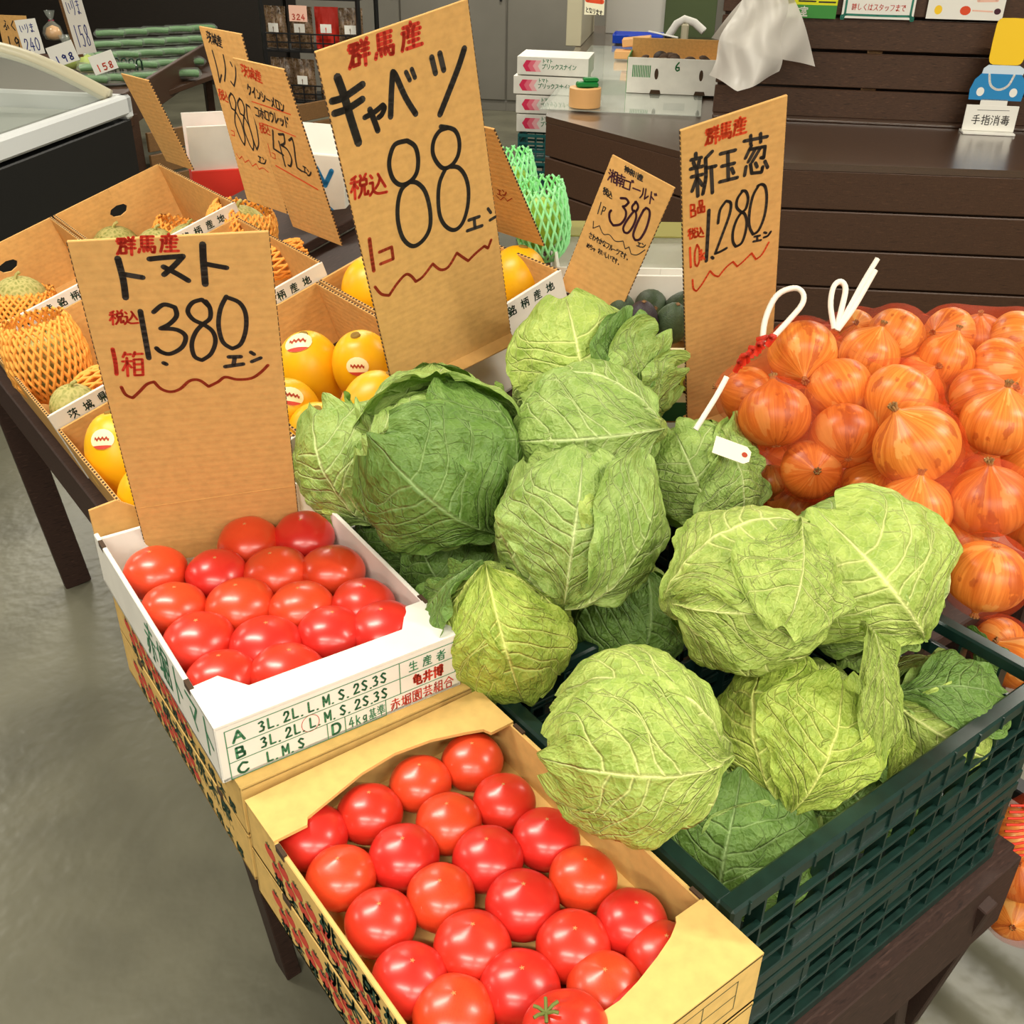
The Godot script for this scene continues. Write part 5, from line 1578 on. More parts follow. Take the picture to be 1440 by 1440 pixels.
func build_fruit_boxes() -> void:
	# white fruit box with an oval hole, and its olive lid edge
	var c := at(905, 405, 2.05)
	var ex := Vector3(0.80, 0, 0.60).normalized()
	var bas := Basis(Vector3.UP, atan2(-ex.z, ex.x))
	var t := thing("fruit_box", "white fruit box with an oval window behind the purple price sign", "carton", c + Vector3(0, -0.11, 0) - bas.z * 0.14, "", bas)
	var b := MB.new()
	var w := 0.34
	var h := 0.15
	var poly := PackedVector2Array([Vector2(-w / 2, 0), Vector2(w / 2, 0), Vector2(w / 2, h), Vector2(0.03, h)])
	for s in range(13):
		var a := PI * 0.5 - TAU * s / 12.0
		poly.append(Vector2(0.03 + cos(a) * 0.022, h * 0.52 + sin(a) * 0.015))
	poly.append(Vector2(0.0295, h))
	poly.append(Vector2(-w / 2, h))
	b.slab(Transform3D(Basis(), Vector3(0, 0, 0.14)), poly, 0.006)
	part(t, "front_wall", b, M.board_white)
	b = MB.new()
	b.bx(Vector3(0, h * 0.5, -0.14), Vector3(w, h, 0.006), 0.001)
	part(t, "back_wall", b, M.board_white)
	for sg in [-1.0, 1.0]:
		b = MB.new()
		b.bx(Vector3(sg * w / 2, h * 0.5, 0), Vector3(0.006, h, 0.28), 0.001)
		part(t, "side_wall", b, M.board_white)
	b = MB.new()
	b.bx(Vector3(0, 0.004, 0), Vector3(w, 0.008, 0.28), 0.001)
	part(t, "floor_panel", b, M.board_white)
	b = MB.new()
	b.box(Transform3D(Basis(Vector3.RIGHT, 0.12), Vector3(0.0, h + 0.006, -0.11)), Vector3(w + 0.01, 0.004, 0.08), 0.001)
	part(t, "open_lid", b, mat("olive_board", Color(0.55, 0.52, 0.26), 0.7), "olive inside of the lid")
	b = MB.new()
	b.bx(Vector3(0.05, h * 0.82, 0.1435), Vector3(0.10, 0.014, 0.001))
	part(t, "tape_strip", b, M.tape, "tan tape strip")
	foam_net("green foam net seen through the oval window of the white fruit box", c + Vector3(0, -0.032, 0) + bas.x * 0.03 - bas.z * 0.05, Vector3(1, 0.1, 0), [Vector2(0.02, -0.06), Vector2(0.034, -0.03), Vector2(0.036, 0.0), Vector2(0.034, 0.03), Vector2(0.02, 0.06)], M.foam_green, 16)
	# avocado box
	c = at(925, 520, 1.80)
	t = thing("avocado_box", "avocado carton with a printed avocado behind the cabbages", "carton", c + Vector3(0, -0.10, 0) - bas.z * 0.12, "", bas)
	w = 0.24
	h = 0.14
	for sg in [-1.0, 1.0]:
		b = MB.new()
		b.bx(Vector3(sg * w / 2, h * 0.5, 0), Vector3(0.006, h, 0.24), 0.001)
		part(t, "side_wall", b, M.kraft)
		b = MB.new()
		b.bx(Vector3(0, (h if sg > 0 else h + 0.05) * 0.5, sg * 0.12), Vector3(w, h if sg > 0 else h + 0.05, 0.006), 0.001)
		part(t, "front_wall" if sg > 0 else "back_wall", b, mat("cream_board", Color(0.86, 0.82, 0.66), 0.7) if sg > 0 else M.board_white)
	b = MB.new()
	b.bx(Vector3(0, 0.03, 0), Vector3(w, 0.06, 0.24), 0.001)
	part(t, "floor_panel", b, M.kraft)
	b = MB.new()
	b.bx(Vector3(0, 0.022, 0.1235), Vector3(w, 0.036, 0.001))
	var lab := part(t, "green_label", b, mat("label_green", Color(0.10, 0.34, 0.17), 0.6), "green printed label")
	var tm := MB.new()
	write(tm, "S", Vector2(0.0, 0.030), Vector2(0.012, 0), Vector2(0, -0.014), Vector2.ZERO, 0.002)
	for q in [["dark_half", 0.017, 0.026, M.black, 0.0], ["flesh", 0.013, 0.021, M.pale_green, 0.0005], ["stone", 0.007, 0.009, M.wood_pale, 0.001]]:
		b = MB.new()
		var pp := []
		for s in 16:
			var a := TAU * s / 16.0
			pp.append(Vector2(0.052 + cos(a) * q[1], 0.083 + sin(a) * q[2] - (0.004 if q[0] == "stone" else 0.0)))
		b.patch(pp, 0.1234 + q[4])
		part(t, "printed_avocado_" + q[0], b, q[3])
	rng.seed = 3
	var i := 0
	for q in [[872, 440, 1.90], [916, 430, 1.95], [958, 434, 1.93], [902, 452, 1.80], [944, 454, 1.81], [985, 452, 1.88]]:
		var a := thing("avocado", "dark purple ripe avocado among green ones" if i == 3 else "green avocado piled in the carton behind the cabbages", "avocado", at(q[0], q[1], q[2]), "" if i == 3 else "green avocados in the carton", Basis(Vector3(rng.randf(), rng.randf(), rng.randf()).normalized(), rng.randf() * 3.0))
		var mb := MB.new()
		var prof := []
		for k in 17:
			var an := -PI * 0.5 + PI * k / 16.0
			prof.append(Vector2(0.030 * cos(an) * (1.0 - 0.16 * sin(an)) if k > 0 and k < 16 else 0.0, 0.040 * sin(an)))
		mb.lathe(Transform3D(), prof, 22)
		part(a, "skin", mb, M.avocado_ripe if i == 3 else M.avocado)
		mb = MB.new()
		mb.bx(Vector3(0, 0.0405, 0), Vector3(0.007, 0.003, 0.007), 0.001)
		part(a, "stem_button", mb, M.wood_pale)
		i += 1


# ---------------------------------------------------------------- onions
const ONIONS := [[450, 365, 128], [240, 520, 108], [345, 600, 135], [585, 500, 125], [700, 370, 112], [815, 535, 138], [605, 675, 130], [875, 710, 160], [800, 300, 108], [985, 390, 110], [1000, 290, 96], [900, 460, 98], [1180, 420, 112], [1110, 540, 118], [1185, 625, 138], [1150, 920, 148], [870, 950, 138], [1140, 1200, 148], [480, 800, 112], [690, 860, 100], [330, 840, 66], [240, 790, 60], [1250, 310, 104], [640, 285, 84], [1010, 1060, 112], [1290, 480, 104], [1330, 1010, 120], [1320, 760, 120], [1110, 300, 90]]


func onion_mesh() -> Array:
	var b := MB.new()
	var prof := []
	for k in 29:
		var a := -PI * 0.5 + PI * k / 28.0
		var r := pow(maxf(cos(a), 0.0), 0.85)
		var y := 0.84 * sin(a)
		if a > 0.9:
			y += 0.22 * pow((a - 0.9) / (PI * 0.5 - 0.9), 2.4)
			r = maxf(r, 0.085)
		prof.append(Vector2(r, y))
	prof[0].x = 0.0
	b.lathe(Transform3D(), prof, 40, func(u: float, w: float) -> float:
		return 1.0 + 0.016 * cos(u * TAU * 3.0 + 1.0) * sin(w * PI) + 0.006 * cos(u * TAU * 13.0))
	var n := MB.new()
	for k in 7:
		var a := TAU * k / 7.0
		n.tube([Vector3(cos(a) * 0.06, 1.00, sin(a) * 0.06), Vector3(cos(a) * 0.05, 1.12, sin(a) * 0.05), Vector3(cos(a) * 0.11 + 0.03, 1.22, sin(a) * 0.1)], 0.035, 5)
	var r := MB.new()
	for k in 9:
		var a := TAU * k / 9.0
		r.tube([Vector3(0, -0.83, 0), Vector3(cos(a) * 0.06, -0.88, sin(a) * 0.06), Vector3(cos(a) * 0.12, -0.87, sin(a) * 0.12)], 0.014, 4)
	return [b.mesh(), n.mesh(), r.mesh()]


func onion(ms: Array, p: Vector3, r: float, label: String, group: String) -> void:
	var bas := Basis(Vector3(rng.randf_range(-1, 1), rng.randf_range(-1, 1), rng.randf_range(-1, 1)).normalized(), rng.randf_range(0, PI)).scaled(Vector3.ONE * r)
	var t := thing("onion", label, "onion", p, group, bas)
	var skin: Material = [M.onion, M.onion_b, M.onion_c][rng.randi() % 3]
	for k in 3:
		var o := MeshInstance3D.new()
		o.name = ["skin", "neck", "roots"][k]
		o.mesh = ms[k]
		o.material_override = skin if k == 0 else M.neck
		t.add_child(o, true)


func net_around(t: Node3D, balls: Array, grow: float, k: float, cell: float, m: Material) -> void:
	# the bag hugs its onions: a smooth union of spheres, meshed as surface nets
	var lo := Vector3.ONE * 1e9
	var hi := -lo
	for q in balls:
		lo = lo.min(q[0] - Vector3.ONE * (q[1] + grow + cell * 2.0))
		hi = hi.max(q[0] + Vector3.ONE * (q[1] + grow + cell * 2.0))
	var nx := int((hi.x - lo.x) / cell) + 2
	var ny := int((hi.y - lo.y) / cell) + 2
	var nz := int((hi.z - lo.z) / cell) + 2
	var f := PackedFloat32Array()
	f.resize(nx * ny * nz)
	f.fill(0.0)
	# exponential smooth union, added up ball by ball in the ball's neighbourhood
	for q in balls:
		var reach: float = q[1] + grow + 6.0 * k
		var a: Vector3 = (q[0] - lo - Vector3.ONE * reach) / cell
		var b: Vector3 = (q[0] - lo + Vector3.ONE * reach) / cell
		for z in range(maxi(0, int(a.z)), mini(nz, int(b.z) + 1)):
			for y in range(maxi(0, int(a.y)), mini(ny, int(b.y) + 1)):
				for x in range(maxi(0, int(a.x)), mini(nx, int(b.x) + 1)):
					var d: float = (lo + Vector3(x, y, z) * cell).distance_to(q[0]) - q[1] - grow
					f[(z * ny + y) * nx + x] += exp(clampf(-d / k, -20.0, 20.0))
	var id := PackedInt32Array()
	id.resize(nx * ny * nz)
	id.fill(-1)
	var mb := MB.new()
	for z in nz - 1:
		for y in ny - 1:
			for x in nx - 1:
				var at0 := (z * ny + y) * nx + x
				var inside := 0
				var sum := Vector3.ZERO
				var cnt := 0
				var val := []
				for c in 8:
					var w := f[at0 + (c & 1) + ((c >> 1) & 1) * nx + ((c >> 2) & 1) * nx * ny]
					w = -log(maxf(w, 1e-9))
					val.append(w)
					if w < 0.0:
						inside += 1
				if inside == 0 or inside == 8:
					continue
				for c in 8:
					for ax in 3:
						var bit := 1 << ax
						if c & bit:
							continue
						var v0: float = val[c]
						var v1: float = val[c | bit]
						if (v0 < 0.0) == (v1 < 0.0):
							continue
						var p := Vector3(c & 1, (c >> 1) & 1, (c >> 2) & 1)
						p[ax] += v0 / (v0 - v1)
						sum += p
						cnt += 1
				id[at0] = mb.vert(lo + (Vector3(x, y, z) + sum / cnt) * cell, Vector3.ZERO)
	for z in range(1, nz - 1):
		for y in range(1, ny - 1):
			for x in range(1, nx - 1):
				var a := (z * ny + y) * nx + x
				var s0 := f[a] > 1.0
				for ax in 3:
					var step: int = [1, nx, nx * ny][ax]
					if (f[a + step] > 1.0) == s0:
						continue
					var u: int = [nx, nx * ny, 1][ax]
					var w: int = [nx * ny, 1, nx][ax]
					var q := [id[a - u - w], id[a - w], id[a], id[a - u]]
					if q.has(-1):
						continue
					if not s0:
						q.reverse()
					mb.tri(q[0], q[1], q[2])
					mb.tri(q[0], q[2], q[3])
	for k2 in range(0, mb.i.size(), 3):
		var p0 := mb.v[mb.i[k2]]
		var nn := (mb.v[mb.i[k2 + 2]] - p0).cross(mb.v[mb.i[k2 + 1]] - p0)
		for j in 3:
			mb.n[mb.i[k2 + j]] += nn
	for k2 in mb.n.size():
		mb.n[k2] = mb.n[k2].normalized()
	part(t, "netting", mb, m, "translucent orange-red netting", true)


func build_onions() -> void:
	var ms := onion_mesh()
	rng.seed = 19
	var balls := []
	for q in ONIONS:
		var d: float = 1.56 - 0.24 * (q[1] - 300.0) / 900.0 - (q[2] - 120.0) * 0.0022
		var px: float = 960.0 + q[0] / 2.6667
		var py: float = 360.0 + q[1] / 2.6667
		var r: float = minf(q[2] / 2.6667 * d / FOCAL, 0.058)
		var p := at(px, py, d)
		balls.append([p, r])
		var spot: String = "at the tied corner of the net bag, near the paper tag" if px < 1115.0 else ("in the top layer of the net bag under the cords" if py < 515.0 and px < 1260.0 else ("in the net bag's top layer, away from the cords" if py < 515.0 else ("at the bottom of the net bag, above the crate rim" if py > 690.0 else "in the bulging middle of the net bag above the cabbages")))
		onion(ms, p, r, "brown-skinned onion " + spot, "onions in the upper net bag")
	for k in 22:
		var q: Array = ONIONS[k]
		var nx: Array = ONIONS[(k + 4) % ONIONS.size()]
		var px: float = 960.0 + (q[0] * 0.6 + nx[0] * 0.4) / 2.6667 + 14.0
		var py: float = 360.0 + (q[1] * 0.6 + nx[1] * 0.4) / 2.6667 + 10.0
		var p := at(px, py, 1.68 - 0.24 * (q[1] - 300.0) / 900.0)
		balls.append([p, 0.046])
		onion(ms, p, 0.046, "onion deep inside the orange-red net bag, behind the outer layer", "onions deep in the upper net bag")
	for k in 32:
		var p := Vector3(0.99 + 0.100 * (k % 4) + rng.randf_range(-0.006, 0.006), 0.045 + 0.092 * ((k / 4) % 2), -0.24 + 0.104 * (k / 8) + rng.randf_range(-0.006, 0.006))
		balls.append([p, 0.047])
		onion(ms, p, 0.047, "onion in the lowest layers of the upper net bag, resting on the wooden box", "onions at the bottom of the upper net bag")
	var mid := Vector3.ZERO
	for q in balls:
		mid += q[0] / balls.size()
	var t := thing("net_bag", "orange-red net bag full of onions tied with white cord", "net bag", mid)
	net_around(t, balls, 0.006, 0.011, 0.013, M.net_red)
	var gather := MB.new()
	for k in 9:
		var a := at(1034 + k * 5.5, 522 - k * 4.5, 1.47 + 0.02 * sin(k * 2.0))
		gather.tube([a, a + Vector3(0.008 * sin(k * 1.7), 0.014, 0.006 * cos(k * 2.3)), a + Vector3(-0.006, 0.020 + 0.006 * sin(k * 3.1), 0.01)], 0.0045, 6)
	part(t, "gathered_hem", gather, M.net_dense, "bunched red hem of the net", true)
	for q in [[[1072, 486], [1076, 450], [1092, 416], [1116, 405], [1129, 412], [1128, 428], [1108, 452], [1082, 480]], [[1173, 462], [1168, 430], [1172, 404], [1182, 396], [1189, 406], [1184, 432], [1176, 462]], [[1176, 464], [1196, 430], [1215, 395], [1234, 364]], [[1178, 464], [1200, 434], [1222, 396], [1231, 380]], [[1022, 530], [1008, 556], [990, 585], [978, 604]]]:
		var cord := MB.new()
		var p := []
		var pt := func(k: int) -> Vector2:
			var w: Array = q[clampi(k, 0, q.size() - 1)]
			return Vector2(w[0], w[1])
		for c in q.size() - 1:
			for s in 4:
				var a := pt.call(c).cubic_interpolate(pt.call(c + 1), pt.call(c - 1), pt.call(c + 2), s / 4.0) as Vector2
				p.append(at(a.x, a.y, 1.48 if q[0][0] > 1030 else 1.40))
		p.append(at(q[-1][0], q[-1][1], 1.48 if q[0][0] > 1030 else 1.40))
		cord.tube(p, 0.0042, 6)
		part(t, "cord", cord, M.cord, "white flat cord", true)
	# paper tag
	var tc := at(1030, 634, 1.385)
	var tg := thing("paper_tag", "cream paper tag tied to the onion net", "tag", tc, "", Basis(cam_right, cam_up, -cam_fwd).rotated(cam_right, -0.5).rotated(cam_fwd, 0.35))
	var b := MB.new()
	b.slab(Transform3D(), PackedVector2Array([Vector2(-0.026, -0.014), Vector2(0.018, -0.014), Vector2(0.025, -0.008), Vector2(0.025, 0.008), Vector2(0.018, 0.014), Vector2(-0.026, 0.014)]), 0.001)
	part(tg, "card", b, M.tag)
	b = MB.new()
	b.lathe(Transform3D(Basis(Vector3.RIGHT, PI / 2), Vector3(0.017, 0, 0.0006)), [Vector2(0.004, 0), Vector2(0.004, 0.0006), Vector2(0.0015, 0.0008), Vector2(0.0, 0.0007)], 12)
	part(tg, "eyelet", b, M.ink_brown, "brown reinforced eyelet")
	# a second bag lower down, beside the crate
	var low := []
	for q in [[1432, 932, 1.60], [1470, 960, 1.58], [1405, 905, 1.66], [1480, 1010, 1.56], [1428, 1172, 1.66], [1436, 1232, 1.66], [1475, 1150, 1.66], [1480, 1215, 1.64], [1425, 1285, 1.70], [1465, 1290, 1.68], [1490, 1080, 1.60]]:
		var p := at(q[0], q[1], q[2])
		low.append([p, 0.042])
		onion(ms, p, 0.042, "onion in the lower net bag beside the green crate", "onions in the lower net bag")
	t = thing("net_bag", "lower orange-red net bag of onions on the black stand beside the crate", "net bag", low[4][0])
	net_around(t, low, 0.006, 0.012, 0.014, M.net_red)
	var seam := MB.new()
	for k in 9:
		var a := at(1405 + k * 2.0, 1205 - k * 9.0, 1.58)
		seam.tube([a, a + cam_right * 0.02, a + cam_right * 0.045 + cam_up * 0.004], 0.0022, 5)
	part(t, "stitched_hem", seam, M.net_dense, "red stitched hem", true)
	# low stand with black rails
	t = thing("low_stand", "low black stand on the floor beside the table", "stand", Vector3(1.4, FLOOR, 0.3))
	for q in [[Vector3(1.20, -0.55, 0.12), Vector3(1.20, -0.55, 0.60)], [Vector3(1.62, -0.55, 0.12), Vector3(1.62, -0.55, 0.60)], [Vector3(1.20, -0.55, 0.60), Vector3(1.62, -0.55, 0.60)], [Vector3(1.20, -0.55, 0.12), Vector3(1.62, -0.55, 0.12)], [Vector3(1.34, -0.55, 0.12), Vector3(1.34, -0.55, 0.60)], [Vector3(1.48, -0.55, 0.12), Vector3(1.48, -0.55, 0.60)]]:
		b = MB.new()
		b.bar(q[0], q[1], 0.04, 0.03, 0.003)
		part(t, "rail", b, M.black, "", true)
	for sx in [1.21, 1.61]:
		for sz in [0.13, 0.59]:
			b = MB.new()
			b.bar(Vector3(sx, -0.56, sz), Vector3(sx, FLOOR, sz), 0.035, 0.035, 0.003)
			part(t, "leg", b, M.black, "", true)
	# a wooden box behind the crate that lifts the onion bag
	t = thing("support_box", "dark wooden box under the onion net bag", "box", Vector3(1.18, FLOOR, -0.05))
	b = MB.new()
	b.bx(Vector3(1.18, -0.02, -0.10), Vector3(0.44, 0.03, 0.62), 0.003)
	part(t, "top", b, M.wood_table, "", true)
	for sg in [-1.0, 1.0]:
		b = MB.new()
		b.bx(Vector3(1.18 + sg * 0.20, -0.37, -0.10), Vector3(0.03, 0.66, 0.60), 0.003)
		part(t, "side_board", b, M.wood_table, "", true)


# ---------------------------------------------------------------- the shop behind
# the shop's own axes: p to the right along the counter, q away from the aisle
var RT: Transform3D


func rp(p: float, y: float, q: float) -> Vector3:
	return RT * Vector3(p, y, -q)


func rbox(b: MB, p: float, y: float, q: float, sp: float, sy: float, sq: float, bev := 0.0) -> void:
	b.box(Transform3D(RT.basis, rp(p, y, q)), Vector3(sp, sy, sq), bev)


func on_q(x: float, y: float, q: float) -> Vector3:
	return on_plane(x, y, rp(0, 0, q), RT.basis.z)


func build_room() -> void:
	var b := MB.new()
	rbox(b, -0.8, FLOOR - 0.05, 2.7, 12.0, 0.1, 14.0)
	struct("floor", b, M.floor)
	b = MB.new()
	rbox(b, -0.8, 2.05, 2.7, 12.0, 0.1, 14.0)
	struct("ceiling", b, M.ceiling)
	var q := {wall_back = [-4.4, 0.65, 9.65, 4.8, 2.9, 0.1, M.wall_dark], wall_rear = [1.6, 0.65, 9.65, 7.2, 2.9, 0.1, M.wall_pale], wall_front = [-0.8, 0.65, -4.35, 12.0, 2.9, 0.1, M.wall_pale], wall_left = [-6.85, 0.65, 2.7, 0.1, 2.9, 14.0, M.wall_pale], wall_right = [5.25, 0.65, 2.7, 0.1, 2.9, 14.0, M.wall_pale]}
	for k in q:
		b = MB.new()
		var w: Array = q[k]
		rbox(b, w[0], w[1], w[2], w[3], w[4], w[5])
		struct(k, b, w[6])


func build_lamps() -> void:
	for q in [-3.2, -1.6, 0.4, 2.8, 5.4, 8.0]:
		for p in ([-4.0, -0.9, 2.2] if q > 0.0 else [0.0, 1.7, 3.4]):
			var t := thing("ceiling_lamp", "long white ceiling lamp with a bare tube", "lamp", rp(p, 1.985, q), "ceiling lamps in rows", RT.basis)
			var b := MB.new()
			b.bx(Vector3(0, 0, 0), Vector3(1.25, 0.03, 0.14), 0.004)
			part(t, "housing", b, M.white_plastic)
			b = MB.new()
			b.bx(Vector3(0, -0.024, 0), Vector3(1.18, 0.018, 0.06))
			part(t, "tube", b, M.lamp, "glowing tube")
			var l := AreaLight3D.new()
			l.name = "tube_light"
			l.area_size = Vector2(1.18, 0.06)
			l.light_energy = 5.2
			l.light_color = Color(1.0, 0.975, 0.91)
			l.shadow_enabled = true
			l.set("area_range", 20.0)
			l.transform = Transform3D(Basis(Vector3.RIGHT, -PI / 2), Vector3(0, -0.036, 0))
			t.add_child(l)


func build_counter() -> void:
	var a := Vector3(2.873, 0, -3.05)          # far end of the side that faces the aisle
	var c := Vector3(2.85, 0, -2.0)            # the corner
	var d := rp(3.2, 0, 3.62)
	d.y = 0
	var t := thing("counter", "dark planked wooden counter with a polished top behind the produce", "counter", c + Vector3(0.3, FLOOR, 0))
	for s in [[a, c, 0.0], [c, d, 0.0]]:
		var dir: Vector3 = (s[1] - s[0]).normalized()
		var out := Vector3(-dir.z, 0, dir.x)
		if out.dot(EYE - c) < 0:
			out = -out
		var bas := Basis(dir, Vector3.UP, dir.cross(Vector3.UP))
		var ln: float = s[0].distance_to(s[1])
		for k in 5:
			var b := MB.new()
			b.box(Transform3D(bas, (s[0] + s[1]) * 0.5 + Vector3(0, 0.006 - k * 0.153, 0) - out * 0.012), Vector3(ln, 0.146, 0.024), 0.004)
			part(t, "plank", b, M.wood, "", true)
		var bk := MB.new()
		bk.box(Transform3D(bas, (s[0] + s[1]) * 0.5 + Vector3(0, -0.31, 0) - out * 0.034), Vector3(ln, 0.78, 0.012))
		part(t, "backing_board", bk, M.black, "", true)
	var poly := PackedVector2Array()
	var inner := [a, c, d, rp(3.2, 0, 4.46), rp(0.75, 0, 4.47), rp(0.75, 0, 8.0), rp(-0.45, 0, 8.0)]
	for v in inner:
		poly.append(Vector2(v.x, -v.z))
	var b := MB.new()
	b.slab(Transform3D(Basis(Vector3.RIGHT, -PI / 2), Vector3(0, 0.092, 0)), poly, 0.026)
	part(t, "top", b, M.wood_top, "polished dark top", true)
	# glass mat with papers under it
	t = thing("glass_mat", "glass desk mat over printed papers at the till", "desk mat", rp(0.1, 0.106, 5.5), "", RT.basis)
	for q in [[0.0, 0.0, 0.70, 2.3, 0.003, 0.0005, M.board_white], [-0.16, -0.95, 0.16, 0.22, 0.0006, 0.0045, M.paper], [0.06, -0.95, 0.20, 0.22, 0.0006, 0.0045, M.paper], [0.24, -0.96, 0.10, 0.2, 0.0006, 0.0045, mat("grey_card", Color(0.5, 0.5, 0.5), 0.6)], [-0.12, -0.45, 0.28, 0.5, 0.0006, 0.0045, mat("green_poster", Color(0.55, 0.62, 0.50), 0.6)], [-0.08, 0.1, 0.3, 0.3, 0.0006, 0.0045, M.paper]]:
		b = MB.new()
		b.bx(Vector3(q[0], q[5], -q[1]), Vector3(q[2], q[4], q[3]))
		part(t, "paper_sheet" if q[4] < 0.001 else "backing_sheet", b, q[6])
	b = MB.new()
	b.bx(Vector3(0, 0.0085, 0), Vector3(0.74, 0.004, 2.4), 0.001)
	part(t, "glass_sheet", b, M.glass)
	# slatted partition
	t = thing("slatted_partition", "dark slatted wooden partition standing on the counter", "partition", rp(1.7, 0.105, 4.40), "", RT.basis)
	for q in [[0.178, 0.118], [0.318, 0.140], [0.464, 0.124], [0.610, 0.140], [0.756, 0.140], [0.902, 0.140]]:
		b = MB.new()
		b.box(Transform3D(Basis(), Vector3(0.0, q[0] - 0.105, 0)), Vector3(2.36, q[1], 0.022), 0.003)
		part(t, "slat", b, M.wood)
	for x in [-1.14, -0.5, 0.2, 0.9]:
		b = MB.new()
		b.bx(Vector3(x, 0.44, -0.035), Vector3(0.06, 0.88, 0.04), 0.003)
		part(t, "post", b, M.wood_pale if x > -1.0 else M.wood)
	b = MB.new()
	b.bx(Vector3(0, 0.008, 0.02), Vector3(2.36, 0.014, 0.09), 0.003)
	part(t, "base_rail", b, M.wood_top)
	t = thing("added_dark_backdrop", "dark brown cabinet added to darken the gaps of the slatted partition", "backdrop", rp(2.0, FLOOR, 5.1), "", RT.basis)  # an added block behind the slats, there only to make their gaps dark
	b = MB.new()
	b.bx(Vector3(0, 0.9, 0), Vector3(2.7, 1.8, 0.4), 0.004)
	part(t, "body", b, M.wall_dark)
	# posters
	poster("yellow and green judo class poster at the hanging plastic bags", 0.735, 1.001, 0.525, M.poster_yellow, 0)
	poster("white notice with a teal border and red line of text", 1.024, 1.324, 0.530, M.paper, 1)
	poster("white notice with small fruit pictures and an arrow", 1.374, 1.685, 0.538, M.paper, 2)
	# hand sanitiser stand: a flat board cut to a car, on a white plate
	t = thing("sanitizer_sign", "cut-out blue toy car sign on a white plate standing on the counter", "sign", rp(1.70, 0.106, 4.25), "", RT.basis)
	b = MB.new()
	b.bx(Vector3(0, 0.062, 0), Vector3(0.215, 0.105, 0.006), 0.001)
	part(t, "plate", b, M.paper)
	b = MB.new()
	b.bx(Vector3(0, 0.004, 0.0), Vector3(0.215, 0.008, 0.09), 0.001)
	part(t, "foot", b, M.paper)
	b = MB.new()
	write(b, "手指消毒", Vector2(-0.076, 0.076), Vector2(0.036, 0), Vector2(0, -0.042), Vector2(0.040, 0), 0.0036)
	b.ink([Vector2(-0.06, 0.094), Vector2(0.07, 0.096)], 0.002)
	b.moved(Transform3D(Basis(), Vector3(0, 0, 0.003)))
	part(t, "lettering", b, M.ink_black, "dark printed lettering")
	b = MB.new()
	b.bx(Vector3(0.0, 0.125, 0), Vector3(0.11, 0.03, 0.005), 0.001)
	part(t, "stalk", b, M.paper)
	b = MB.new()
	b.slab(Transform3D(), PackedVector2Array([Vector2(-0.107, 0.135), Vector2(0.107, 0.135), Vector2(0.112, 0.175), Vector2(0.105, 0.215), Vector2(0.085, 0.240), Vector2(-0.075, 0.240), Vector2(-0.098, 0.215), Vector2(-0.110, 0.175)]), 0.005)
	part(t, "car_body", b, M.car_blue, "blue printed car body")
	b = MB.new()
	b.slab(Transform3D(Basis(), Vector3(0, 0, -0.001)), PackedVector2Array([Vector2(-0.075, 0.238), Vector2(0.090, 0.238), Vector2(0.094, 0.260), Vector2(0.070, 0.274), Vector2(-0.055, 0.274), Vector2(-0.072, 0.260)]), 0.005)
	part(t, "windscreen", b, mat("pale_blue_print", Color(0.82, 0.88, 0.93), 0.5))
	b = MB.new()
	b.ink([Vector2(-0.045, 0.237), Vector2(-0.030, 0.195), Vector2(0.005, 0.178), Vector2(0.040, 0.195), Vector2(0.055, 0.237)], 0.009, 0.003)
	for x in [-0.066, 0.068]:
		var pp := []
		for s in 14:
			pp.append(Vector2(x + cos(TAU * s / 14) * 0.016, 0.168 + sin(TAU * s / 14) * 0.018))
		b.patch(pp, 0.003)
	part(t, "car_trim", b, M.paper, "white printed lamps and grille")
	b = MB.new()
	var rr := PackedVector2Array()
	for s in 20:
		var an := TAU * s / 20
		rr.append(Vector2(0.008 + signf(cos(an)) * pow(absf(cos(an)), 0.3) * 0.070, 0.365 + signf(sin(an)) * pow(absf(sin(an)), 0.3) * 0.090))
	b.slab(Transform3D(Basis(), Vector3(0, 0, 0.0)), rr, 0.005)
	part(t, "upper_board", b, M.yellow, "plain yellow upper board")
	build_till()


